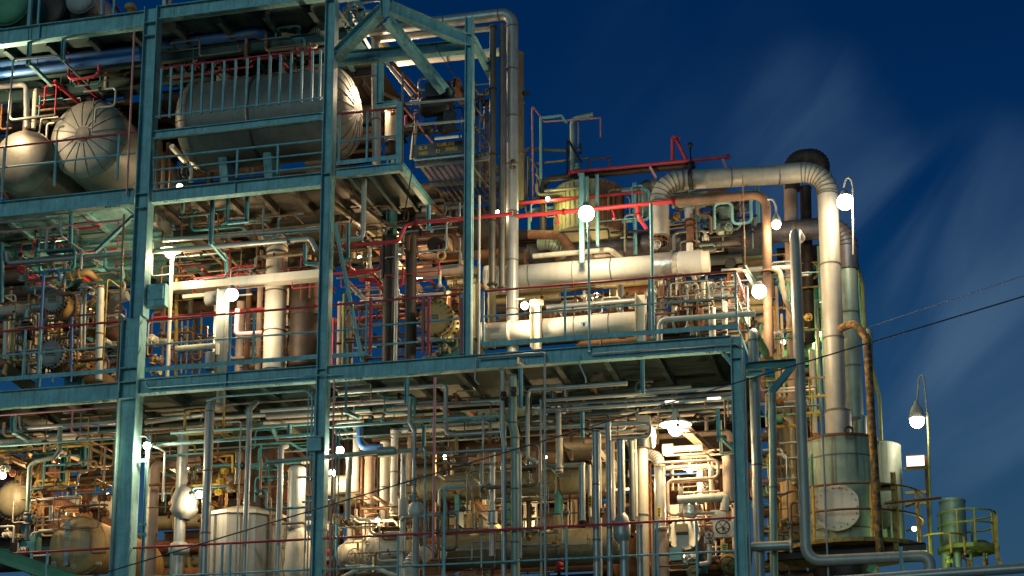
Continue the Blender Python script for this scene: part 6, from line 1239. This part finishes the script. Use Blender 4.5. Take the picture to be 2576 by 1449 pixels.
for i, (x, y) in enumerate(((2060, 952), (2062, 998), (2050, 1040))):
    bar('ladder_rung', ('upper', 'middle', 'lower')[i] + ' orange rung left of the falling pipe', [(x - 28, y, 1.9), (x + 16, y - 3, 1.9)], 5, 'yellow' if i else 'copper', kind='box', cat='rung')
pipe('rung_upright', 'orange upright joining the rungs left of the falling pipe', [(2036, 950, 1.95), (2042, 1095, 1.95)], 5, 'rust_yellow', cat='ladder')
pipe('hooked_conduit', 'thin grey conduit with a hooked top down in front of the stained tank', [(1950, 1026, 1.0), (2062, 1018, 1.0), (2068, 1045, 1.0), (2080, 1500, 1.0)], 5, 'galv', bend=.06, cat='conduit')
vessel('tan_cylinder', 'tan cylinder in shade left of the thin front riser', 1990, 1320, 3.6, 24, .95, 'z', 'tan', dd=.1, cat='tank')
pipe('rust_elbow', 'tan elbow pipe above the tan cylinder', [(1968, 1040, 3.0), (1994, 1062, 3.0), (1992, 1220, 3.0)], 17, 'olive', bend=.16)
for x, y, s, m, lab in ((1962, 1010, 18, 'rust_orange', 'orange-rust valve between the corner risers and the thin front riser'), (1975, 905, 16, 'rust', 'rusty valve behind the gooseneck foot'), (1958, 840, 18, 'white', 'white valve body right of the dark riser'), (2030, 800, 22, 'rust_yellow', 'mossy rusty valve left of the falling pipe'), (1975, 1180, 16, 'rust_dark', 'dark valve in the gap above the tan cylinder'), (1962, 1330, 16, 'rust', 'rusty valve left of the tan cylinder'), (2050, 1095, 14, 'rust_orange', 'orange-rust joint at the foot of the rungs')):
    valve(lab, x, y, s, m, 2.8, 'x', 'f')
pipe('bottom_pipe', 'wide silver pipe along the bottom right corner', [(2100, 1462, -.6), (2640, 1424, -.6)], 26, 'clad', band=3)
bar('corner_post', 'thin teal post rising in front of the front riser, bottom right', [(2266, 1375, .2), (2268, 1500, .2)], 9, kind='H', t=.08, cat='post')
bar('foot_beam', 'dark beam under the rusty circular walkway', [(1930, 1402, 2.4), (2330, 1376, 2.4)], 20, 'rust_dark', kind='H', t=.2, cat='beam')
bar('floor_bracket', 'green bracket below the front riser', [(2186, 1440, .9), (2198, 1420, .9)], 16, 'green', kind='box')
vessel('dark_base_drum', 'dark drum beneath the circular walkway', 2130, 1500, 3.2, 80, .6, 'z', 'rust_dark', dd=.05, cat='tank')
# lamp mast
lamp('tall pole lamp against the sky beside the arched pipe', 2126, 508, 2.1, 160, 'globe', 32, (1, .88, .72), at=[(2123, 470), (2127, 452), (2134, 446), (2142, 453), (2145, 470), (2147, 640)])
lamp('lower pole lamp against the sky, on the rusty mast at the far right', 2307, 1060, 4.4, 52, 'cone', 27, (1, .88, .72), at=[(2309, 975), (2312, 950), (2318, 941), (2324, 952), (2328, 985), (2334, 1060)])
pipe('lamp_mast', 'yellow-white slender mast carrying the lower pole lamp', [(2334, 1040, 4.4), (2344, 1400, 4.4)], 6, 'lime', cat='mast')
bar('rust_mast', 'rusty square mast beside the slender lamp mast', [(2330, 1150, 4.5), (2336, 1400, 4.5)], 11, 'rust', kind='box', cat='mast')
c = P(2303, 1161, 4.4); k = mpx(2303, 1161, 4.4); o = root('light_panel', 'small glowing white rectangular panel on a yellow shelf below the pole lamp', 'light', c)
MB().box(c, (44 * k, .08, 28 * k)).obj('panel_face', 'panel_lit', o); b = MB()
for sx, sz, a_, b_ in ((0, 14.6, 47, 2), (0, -14.6, 47, 2), (-22.8, 0, 2, 27), (22.8, 0, 2, 27)): b.box(c + Vector((sx * k, -.02, sz * k)), (a_ * k, .11, b_ * k))
b.obj('panel_frame', 'rust_orange', o)
for i, y in enumerate((1179, 1240, 1268)):
    bar('mast_bracket', ('yellow shelf arm under the glowing panel', 'yellow arm below the shelf on the rusty mast', 'lowest yellow arm on the rusty mast')[i], [(2273 if not i else 2278, y, 4.45), (2330, y - 3, 4.45)], 6, 'yellow', kind='box', cat='bar')
# small far tank with round platform
vessel('small_far_tank', 'small pale green tank standing on the round yellow-green platform', 2401, 1372, 5.0, 32, 1.02, 'z', 'clad_green', dd=.2, cat='tank', band=.55)
ringrail('round_platform', 'round yellow-green platform with railing at the far right', 2436, 1384, 5.0, 70, (60, 92), 'lime', 0, 360, posts=(200, 250, 285, 330, 20, 80, 140), w_=5, floor=30, fm='lime')
ringrail('round_platform', 'smaller lower ring rail left of the round platform', 2375, 1400, 4.2, 52, (50,), 'rust_yellow', 180, 380, posts=(230, 290, 350), w_=5)
bar('rust_post', 'rusty bent leg at the right side of the round platform', [(2504, 1294, 4.6), (2508, 1395, 4.6), (2518, 1425, 4.6)], 9, 'rust_yellow', kind='box', cat='post')
for i, x in enumerate((2380, 2408, 2442, 2475)):
    pipe('steel_stilt', ('first', 'second', 'third', 'fourth')[i] + ' pale leg from the left under the round platform', [(x, 1390, 5), (x + 1, 1450, 5)], (26, 20, 8, 6)[i], ('clad_green', 'clad_green', 'lime', 'green')[i], cat='leg')
pipe('dark_tube', 'dark curved tube lying on the round platform', [(2440, 1372, 4.6), (2455, 1360, 4.6), (2480, 1362, 4.6), (2498, 1378, 4.6)], 7, 'rust_dark', bend=.2)
# added lamps, unseen, that tint the tower, silo and platform green
lamp('added greenish lamp, unseen behind the second stained tank', 2300, 1330, 3.2, 36, 'globe', 9, (.55, 1, .42))
lamp('added greenish lamp, unseen behind the falling pipe', 2062, 840, 5.6, 110, 'globe', 9, (.5, 1, .45))
lamp('added greenish lamp, unseen behind the yellow-stained silo', 1378, 500, 2.2, 34, 'globe', 8, (.85, 1, .5))
lamp('added greenish lamp, unseen below the round platform', 2350, 1440, 3.6, 60, 'globe', 9, (.7, 1, .4))

# overhead cables crossing in front of everything
def cable(label, pts, w_, Y0, Y1):
    ws = [P(x, y, Y0 + (Y1 - Y0) * i / (len(pts) - 1)) for i, (x, y) in enumerate(pts)]
    return tag(MB().tube(ws, w_ * mpx(pts[0][0], pts[0][1], Y0) / 2, 6, .3).obj('overhead_cable', 'cable'), label, 'cable')
cable('thicker overhead cable crossing in front of the whole plant', [(2700, 708), (2576, 758), (2400, 822), (2200, 892), (2000, 962), (1840, 1016), (1500, 1120), (1300, 1178), (1100, 1236), (840, 1312), (600, 1372), (280, 1448), (150, 1475)], 4, -3, -3)
cable('thinner faint overhead cable ending at the right tower, above the thicker one', [(2700, 648), (2576, 693), (2400, 752), (2195, 820), (2148, 836)], 1.8, -2.6, 3.45)
# ================================================================== background clutter, each piece its own object
rnd = random.Random(11)
zones = [  # x0, x1, y0, y1, Y0, Y1, horizontals, uprights, receding, valves, materials, where
 (0, 330, 90, 330, 2.6, 4.5, 5, 3, 5, 6, ('rust_dark', 'clad_dark', 'teal_dark', 'pinkish'), 'behind the blue pipes in the top left bay'),
 (410, 800, 70, 215, 2.2, 4.6, 8, 3, 7, 8, ('rust_dark', 'clad_dark', 'olive', 'teal_dark', 'red'), 'in the dark above the long vessel'),
 (0, 320, 600, 720, 2.0, 4.4, 6, 3, 6, 6, ('teal_dark', 'olive', 'red', 'rust', 'galv'), 'under the second deck at the left'),
 (400, 800, 600, 720, 2.4, 5, 7, 3, 6, 6, ('rust', 'rust_dark', 'pinkish', 'olive'), 'under the second deck beneath the long vessel'),
 (0, 320, 760, 960, 1.8, 4.5, 3, 8, 3, 14, ('rust', 'cream', 'clad_dark', 'tan', 'lime'), 'among the bolted covers at the left'),
 (0, 330, 740, 960, 2.6, 4.8, 6, 8, 3, 12, ('cream', 'pinkish', 'rust', 'olive', 'galv'), 'deeper among the exchangers at the left'),
 (850, 1170, 520, 700, 2.2, 4.8, 6, 2, 6, 6, ('rust', 'rust_dark', 'olive', 'pinkish'), 'in the dark under the jutting platform'),
 (850, 1170, 720, 900, 2.4, 4.5, 2, 4, 2, 5, ('rust', 'olive', 'rust_dark'), 'behind the red gate posts'),
 (1320, 1640, 600, 660, 3.0, 4.6, 3, 2, 2, 5, ('rust_dark', 'navy', 'rust'), 'behind the upper white exchanger'),
 (1360, 1640, 730, 800, 2.6, 4, 5, 3, 3, 4, ('rust', 'cream', 'olive', 'rust_dark'), 'between the two white exchangers'),
 (1650, 1900, 480, 620, 3.4, 5.4, 4, 5, 2, 12, ('rust_dark', 'slate', 'teal_light', 'rust'), 'in the gap under the giant arched pipe'),
 (1640, 1880, 690, 850, 1.6, 3.6, 5, 8, 3, 16, ('cream', 'galv', 'rust', 'clad_dark', 'white'), 'in the valve works at the right end of the deck'),
 (360, 800, 1010, 1110, 1.8, 4.6, 9, 1, 6, 5, ('clad_dark', 'slate', 'teal_dark', 'olive'), 'in the rack between the widest and tall columns'),
 (0, 290, 1110, 1230, 1.8, 5, 8, 3, 6, 8, ('rust_dark', 'olive', 'tan', 'rust'), 'in the dark lower left rack'),
 (830, 1260, 980, 1110, 2.0, 5, 10, 3, 5, 6, ('clad_dark', 'olive', 'rust', 'slate'), 'in the rack left of the great silver pipe'),
 (1310, 1840, 960, 1110, 2.4, 6, 12, 3, 6, 8, ('clad_dark', 'olive', 'rust', 'slate', 'pinkish'), 'in the rack under the right deck'),
 (370, 620, 1130, 1300, 2.4, 5, 5, 6, 4, 8, ('rust', 'rust_dark', 'tan', 'galv'), 'behind the wrapped silver pipe'),
 (640, 830, 1130, 1440, 2.4, 5, 4, 6, 2, 8, ('rust', 'rust_dark', 'clad_dark', 'cream'), 'behind the striped canister'),
 (840, 1060, 1240, 1449, 1.6, 4, 5, 5, 3, 12, ('tan', 'rust', 'cream', 'pinkish', 'olive'), 'around the cream tank at the bottom'),
 (1060, 1480, 1130, 1449, 3.2, 5.6, 9, 9, 4, 16, ('olive', 'rust_dark', 'rust', 'clad_dark', 'tan'), 'behind the olive exchangers'),
 (1480, 1640, 1110, 1449, 1.8, 4.6, 5, 8, 3, 8, ('rust', 'cream', 'olive', 'pinkish'), 'between the pipes of the bundle'),
 (1640, 1850, 1140, 1449, 2.2, 4.6, 8, 7, 4, 12, ('rust', 'cream', 'tan', 'pinkish', 'rust_dark'), 'in the bright bay at the lower right'),
 (1940, 2080, 620, 1240, 4.0, 6, 5, 8, 4, 12, ('green', 'rust', 'clad_green', 'rust_yellow', 'rust_dark'), 'in the tower left of the falling pipe'),
 (1890, 1990, 1000, 1449, 2.6, 4.6, 5, 6, 1, 6, ('clad_dark', 'teal_dark', 'rust', 'olive'), 'behind the corner risers'),
 (2350, 2500, 1380, 1449, 4.4, 5.6, 2, 4, 0, 4, ('lime', 'clad_green', 'rust'), 'under the round platform'),
 (860, 960, 0, 60, 1.6, 3, 2, 4, 2, 3, ('teal_light', 'rust_yellow', 'galv'), 'left of the portal peak at the top'),
]
for (x0, x1, y0, y1, Y0, Y1, nh, nv, nr, nval, ms, where) in zones:
    for i in range(nh):
        x = rnd.uniform(x0, x0 + (x1 - x0) * .5); l = rnd.uniform(.25, .8) * (x1 - x0); y = rnd.uniform(y0, y1); Y = rnd.uniform(Y0, Y1); xe = min(x + l, x1)
        if xe - x < 20: continue
        a = P(x, y, Y); b_ = P(xe, y, Y); b_.z = a.z; q = proj(b_); wd = rnd.choice((4, 6, 8, 11, 15))
        pts = [(x, y, Y), (q[0], q[1], Y)]
        if rnd.random() < .4: pts.append((q[0], q[1] + rnd.uniform(18, 60), Y))
        pipe('small_pipe', 'small level pipe ' + where, pts, wd, rnd.choice(ms), grp='level pipes ' + where, bend=.1, n=10, fl=((0, .3),) if wd > 7 and rnd.random() < .5 else ())
    for i in range(nv):
        x = rnd.uniform(x0, x1); y = rnd.uniform(y0, y0 + (y1 - y0) * .5); Y = rnd.uniform(Y0, Y1); ye = min(y + rnd.uniform(.3, .9) * (y1 - y0), y1)
        a = P(x, y, Y); q = proj(Vector((a.x, Y, P(x, ye, Y).z))); wd = rnd.choice((4, 5, 7, 10, 14))
        pipe('small_riser', 'small upright pipe ' + where, [(x, y, Y), (q[0], q[1], Y)], wd, rnd.choice(ms), grp='upright pipes ' + where, n=10, fl=((0, .5),) if wd > 6 else ())
    for i in range(nr):
        x = rnd.uniform(x0, x1 - 40); y = rnd.uniform(y0, y0 + (y1 - y0) * .7); Y = rnd.uniform(Y0 - .8, Y0 + .5)
        a = P(x, y, Y); q = a + Vector((0, rnd.uniform(1.2, 2.6), 0)); xy = proj(q)
        bar('roof_purlin', 'small channel running back ' + where, [(x, y, Y), (xy[0], xy[1], q.y)], rnd.choice((6, 9, 13)), rnd.choice(ms), grp='channels running back ' + where, kind=rnd.choice(('C', 'H', 'L')), t=.08, cat='channel')
    for i in range(nval):
        x = rnd.uniform(x0, x1); y = rnd.uniform(y0, y1); Y = rnd.uniform(Y0 - .5, Y1)
        VN[0] = 'small_valve'; valve('small valve ' + where, x, y, rnd.choice((10, 12, 14, 17)), rnd.choice(ms), Y, rnd.choice('xz'), rnd.choice(('z', 'f', 'u')), grp='small valves ' + where)

VN[0] = 'valve'
def backing(x0, x1, y0, y1, Y0, Y1, where, ms=('near_black', 'near_black', 'back_brown', 'rust_dark', 'clad_dark'), wr=(22, 46), up=.25):
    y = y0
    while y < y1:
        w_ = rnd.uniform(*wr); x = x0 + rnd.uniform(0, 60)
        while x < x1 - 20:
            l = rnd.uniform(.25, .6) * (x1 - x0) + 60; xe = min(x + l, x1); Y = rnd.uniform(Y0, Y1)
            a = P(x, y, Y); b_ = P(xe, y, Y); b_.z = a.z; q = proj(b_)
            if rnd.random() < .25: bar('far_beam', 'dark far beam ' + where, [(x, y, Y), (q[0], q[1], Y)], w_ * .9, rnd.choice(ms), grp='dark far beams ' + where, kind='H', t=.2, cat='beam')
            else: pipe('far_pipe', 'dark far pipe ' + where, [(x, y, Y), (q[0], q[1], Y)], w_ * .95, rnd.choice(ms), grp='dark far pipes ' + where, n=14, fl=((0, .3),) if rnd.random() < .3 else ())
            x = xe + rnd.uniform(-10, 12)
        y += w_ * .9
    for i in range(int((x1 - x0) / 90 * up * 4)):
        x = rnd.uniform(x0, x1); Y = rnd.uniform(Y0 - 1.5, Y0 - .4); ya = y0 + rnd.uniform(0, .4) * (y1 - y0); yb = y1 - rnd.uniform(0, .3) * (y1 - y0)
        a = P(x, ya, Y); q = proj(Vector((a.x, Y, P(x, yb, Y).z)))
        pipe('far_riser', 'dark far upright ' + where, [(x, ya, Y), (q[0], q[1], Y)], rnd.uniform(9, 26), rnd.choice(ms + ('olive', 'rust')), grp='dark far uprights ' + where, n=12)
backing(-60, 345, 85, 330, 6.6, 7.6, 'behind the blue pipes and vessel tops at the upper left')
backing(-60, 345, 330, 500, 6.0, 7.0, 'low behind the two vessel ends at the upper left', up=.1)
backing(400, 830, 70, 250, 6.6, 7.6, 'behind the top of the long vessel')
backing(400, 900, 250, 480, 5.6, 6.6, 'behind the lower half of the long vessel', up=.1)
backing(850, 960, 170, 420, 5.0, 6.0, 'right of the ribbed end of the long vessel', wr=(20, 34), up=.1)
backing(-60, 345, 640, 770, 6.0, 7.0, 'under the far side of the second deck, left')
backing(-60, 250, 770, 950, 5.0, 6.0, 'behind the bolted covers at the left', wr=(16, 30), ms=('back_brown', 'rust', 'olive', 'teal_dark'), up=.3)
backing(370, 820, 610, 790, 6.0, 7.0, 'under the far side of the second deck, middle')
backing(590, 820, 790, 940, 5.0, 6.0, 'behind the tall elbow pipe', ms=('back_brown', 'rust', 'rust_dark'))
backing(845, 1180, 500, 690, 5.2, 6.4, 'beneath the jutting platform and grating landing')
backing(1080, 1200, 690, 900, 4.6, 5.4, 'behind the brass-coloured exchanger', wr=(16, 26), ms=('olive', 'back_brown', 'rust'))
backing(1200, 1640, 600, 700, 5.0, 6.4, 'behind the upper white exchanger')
backing(1200, 1660, 700, 880, 4.4, 5.4, 'behind and between the white exchangers', ms=('back_brown', 'rust', 'olive', 'near_black'), wr=(16, 30))
backing(1640, 1930, 640, 860, 5.0, 6.0, 'behind the valve works at the right end of the deck', ms=('back_brown', 'near_black', 'slate', 'olive'), wr=(18, 32))
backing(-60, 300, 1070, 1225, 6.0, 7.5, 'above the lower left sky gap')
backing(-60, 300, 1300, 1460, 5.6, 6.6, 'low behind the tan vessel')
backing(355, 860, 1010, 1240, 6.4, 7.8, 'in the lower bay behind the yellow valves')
backing(355, 860, 1240, 1460, 6.0, 7.0, 'low in the bay behind the hopper', ms=('back_brown', 'rust', 'olive', 'near_black'))
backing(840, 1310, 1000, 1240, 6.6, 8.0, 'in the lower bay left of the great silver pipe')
backing(840, 1310, 1240, 1460, 6.2, 7.2, 'low in the bay behind the cream tank', ms=('back_brown', 'rust', 'olive', 'near_black'))
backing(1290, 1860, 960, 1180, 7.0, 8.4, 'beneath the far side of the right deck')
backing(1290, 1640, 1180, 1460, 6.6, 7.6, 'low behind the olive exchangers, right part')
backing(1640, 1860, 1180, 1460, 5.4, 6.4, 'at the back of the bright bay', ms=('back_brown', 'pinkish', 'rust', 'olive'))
backing(1900, 2060, 900, 1460, 6.0, 7.0, 'behind the corner risers', ms=('back_brown', 'olive', 'near_black', 'green'), wr=(18, 34))
backing(1945, 2070, 640, 900, 5.6, 6.4, 'left of the falling pipe', ms=('rust_dark', 'green', 'near_black'), wr=(18, 30))

def tangle(n, x0, x1, y0, y1, Y0, Y1, where, ms=('galv', 'clad', 'rust', 'olive', 'umber'), ws=(3, 4, 5, 6, 8), nseg=(2, 5)):
    for i in range(n):
        Y = rnd.uniform(Y0, Y1); p = P(rnd.uniform(x0, x1), rnd.uniform(y0, y1), Y); pts = [p.copy()]; hor = rnd.random() < .5
        for s_ in range(rnd.randint(*nseg)):
            for _ in range(8):
                q = p.copy()
                if hor: q.x += rnd.choice((-1, 1)) * rnd.uniform(.2, 1.3)
                elif rnd.random() < .75: q.z += rnd.choice((-1, 1)) * rnd.uniform(.2, .9)
                else: q.y = min(max(q.y + rnd.uniform(-.6, .9), Y0 - .3), Y1 + .6)
                px_ = proj(q)
                if x0 - 10 < px_[0] < x1 + 10 and y0 - 5 < px_[1] < y1 + 5 and (q - p).length > .12: break
            else: continue
            pts.append(q); p = q; hor = not hor
        if len(pts) < 2: continue
        w0 = rnd.choice(ws); r = w0 * mpx(*proj(pts[0]), pts[0].y) / 2
        mm = rnd.choice(ms); con = mm in ('galv', 'teal_dark', 'teal_light', 'clad_dark', 'black', 'clad')
        o = MB().tube(pts, r, 8, r * 3.5).obj('bent_conduit' if con else 'small_bore_pipe' if w0 < 6 else 'bent_pipe', mm, None, pts[0]); tag(o, ('thin bent conduit ' if con else 'thin bent pipe ') + where, 'conduit' if con else 'pipe', ('thin bent conduits ' if con else 'thin bent pipes ') + where)
        if rnd.random() < .35:
            k = rnd.randrange(len(pts) - 1); f = MB(); ax = pts[k + 1] - pts[k]; c_ = pts[k].lerp(pts[k + 1], .5)
            flange(f, c_, ax, r * 2.2, r * 1.4); f.obj('flange', 'rust_dark', o)
for args in (
 (16, 0, 330, 110, 330, .7, 2.2, 'above the vessel ends at the upper left', ('galv', 'rust', 'red', 'teal_dark', 'clad_dark')),
 (20, 410, 800, 60, 200, .8, 2.4, 'above the long vessel', ('clad_dark', 'rust_dark', 'red', 'teal_dark', 'umber')),
 (26, 0, 310, 560, 740, .4, 2.2, 'under the second deck at the left', ('galv', 'red', 'teal_dark', 'umber', 'olive')),
 (34, 10, 310, 740, 950, .7, 2.2, 'among the exchangers of the left middle bay', ('cream', 'galv', 'rust', 'tan', 'umber', 'blue')),
 (22, 390, 800, 600, 760, .9, 3, 'beneath the long vessel, around the box duct', ('galv', 'red', 'umber', 'rust', 'olive')),
 (30, 380, 800, 780, 930, 1.8, 4, 'behind the middle railing', ('cream', 'umber', 'rust', 'pinkish')),
 (22, 850, 1170, 510, 720, .8, 3, 'under the jutting platform', ('galv', 'umber', 'rust_dark', 'rust', 'red')),
 (28, 850, 1170, 720, 905, 1.8, 3.6, 'around the dark uprights', ('umber', 'rust', 'olive', 'cream', 'rust_dark')),
 (12, 1020, 1170, 200, 335, .9, 2.6, 'around the black hoist', ('umber', 'rust_dark', 'galv', 'black')),
 (10, 1190, 1235, 200, 480, 1.2, 3, 'between the slim column and the twin risers', ('umber', 'galv', 'black')),
 (12, 1320, 1640, 440, 640, 2.0, 3.6, 'around the stained silo', ('clad_dark', 'galv', 'rust', 'teal_light', 'olive')),
 (22, 1660, 1900, 480, 640, 2.2, 4, 'in the gap beneath the arched pipe', ('rust_dark', 'galv', 'teal_light', 'umber')),
 (26, 1640, 1890, 690, 850, .6, 2.4, 'in the valve works at the right end of the deck', ('cream', 'galv', 'rust', 'umber', 'clad_dark')),
 (14, 1350, 1620, 720, 850, 2.2, 3.5, 'between the white exchangers', ('cream', 'umber', 'rust')),
 (20, 10, 290, 1040, 1230, .3, 2, 'in the lower left rack', ('galv', 'teal_dark', 'umber', 'tan', 'rust_yellow')),
 (14, 20, 280, 1240, 1440, .4, 1.2, 'around the tan vessel', ('cream', 'tan', 'umber', 'galv')),
 (22, 360, 620, 1020, 1290, .5, 3, 'around the wrapped silver pipe', ('galv', 'umber', 'teal_dark', 'rust', 'rust_yellow')),
 (18, 620, 840, 1020, 1440, .6, 3, 'around the striped canister', ('galv', 'teal_dark', 'umber', 'clad_dark')),
 (24, 840, 1060, 1240, 1445, .5, 2, 'around the cream tank at the bottom', ('cream', 'tan', 'umber', 'galv', 'rust')),
 (24, 840, 1280, 970, 1110, .2, 2, 'in the rack left of the great silver pipe', ('clad', 'galv', 'teal_dark', 'umber')),
 (30, 1060, 1480, 1120, 1445, .3, 2.2, 'in front of the olive exchangers', ('galv', 'clad_dark', 'teal_dark', 'olive', 'umber')),
 (24, 1310, 1840, 950, 1110, .3, 2.4, 'in the rack under the right deck', ('clad', 'galv', 'teal_dark', 'umber', 'clad_dark')),
 (22, 1640, 1850, 1110, 1440, 1.0, 3, 'in the bright bay', ('cream', 'pinkish', 'umber', 'rust')),
 (20, 1900, 2080, 640, 1240, 2.6, 5, 'in the tower left of the falling pipe', ('green', 'umber', 'cream', 'galv', 'rust_yellow')),
 (10, 1900, 2010, 1000, 1440, 1.4, 3, 'behind the corner risers', ('galv', 'teal_dark', 'umber')),
 (24, 395, 830, 492, 610, .5, 2.6, 'beneath the second deck, under the long vessel', ('teal_dark', 'galv', 'clad_dark', 'umber')),
 (10, 395, 800, 60, 130, .6, 1.6, 'beside the blue pipe above the balustrade', ('clad_dark', 'teal_dark', 'umber')),
 (8, 870, 960, 0, 70, .8, 2, 'left of the portal peak', ('teal_light', 'galv', 'rust_yellow')),
): tangle(*args)
for x, y, Y, pw_, lab in ((470, 1175, 4.4, 80, 'added far lamp deep in the lower bay behind the wrapped silver pipe'), (690, 1215, 4.8, 90, 'added far lamp deep behind the hopper roof'), (1120, 1150, 4.9, 90, 'added far lamp deep behind the upper olive exchanger'), (1370, 1150, 5.0, 80, 'added far lamp deep below the rack, right of the great silver pipe'), (555, 820, 4.2, 80, 'added far lamp deep behind the middle railing'), (1010, 640, 4.4, 90, 'added far lamp deep beneath the grating landing'), (225, 800, 3.6, 90, 'added far lamp deep behind the bolted covers'), (1500, 742, 3.9, 90, 'added far lamp deep between the white exchangers'), (150, 1160, 4.4, 80, 'added far lamp deep in the lower left rack'), (1790, 742, 3.8, 80, 'added far lamp deep in the valve works'), (1300, 1330, 4.6, 90, 'added far lamp low behind the lower olive exchanger'), (1970, 860, 5.0, 80, 'added far lamp deep in the tower left of the falling pipe'), (620, 120, 5.2, 35, 'added far lamp deep above the long vessel'), (150, 615, 2.6, 80, 'lamp glowing under the second deck at the left')):
    lamp(lab, x, y, Y, pw_ * 1.5, 'globe', 9, (1, .72, .42) if x != 150 or y > 700 else (.8, 1, .8))  # far lamps are added, unseen, to warm the dark back of the bays

for i in range(26):
    x = rnd.choice((rnd.uniform(380, 800), rnd.uniform(850, 1170), rnd.uniform(10, 300))); Y = rnd.uniform(3, 5); ya = rnd.uniform(700, 780)
    q = proj(Vector((P(x, ya, Y).x, Y, P(x, 945, Y).z)))
    pipe('small_riser', 'slender far upright rising from the middle deck', [(x, ya, Y), (q[0], q[1], Y)], rnd.choice((6, 9, 13)), rnd.choice(('umber', 'pinkish', 'rust', 'olive', 'cream')), grp='slender far uprights rising from the middle deck', n=10)
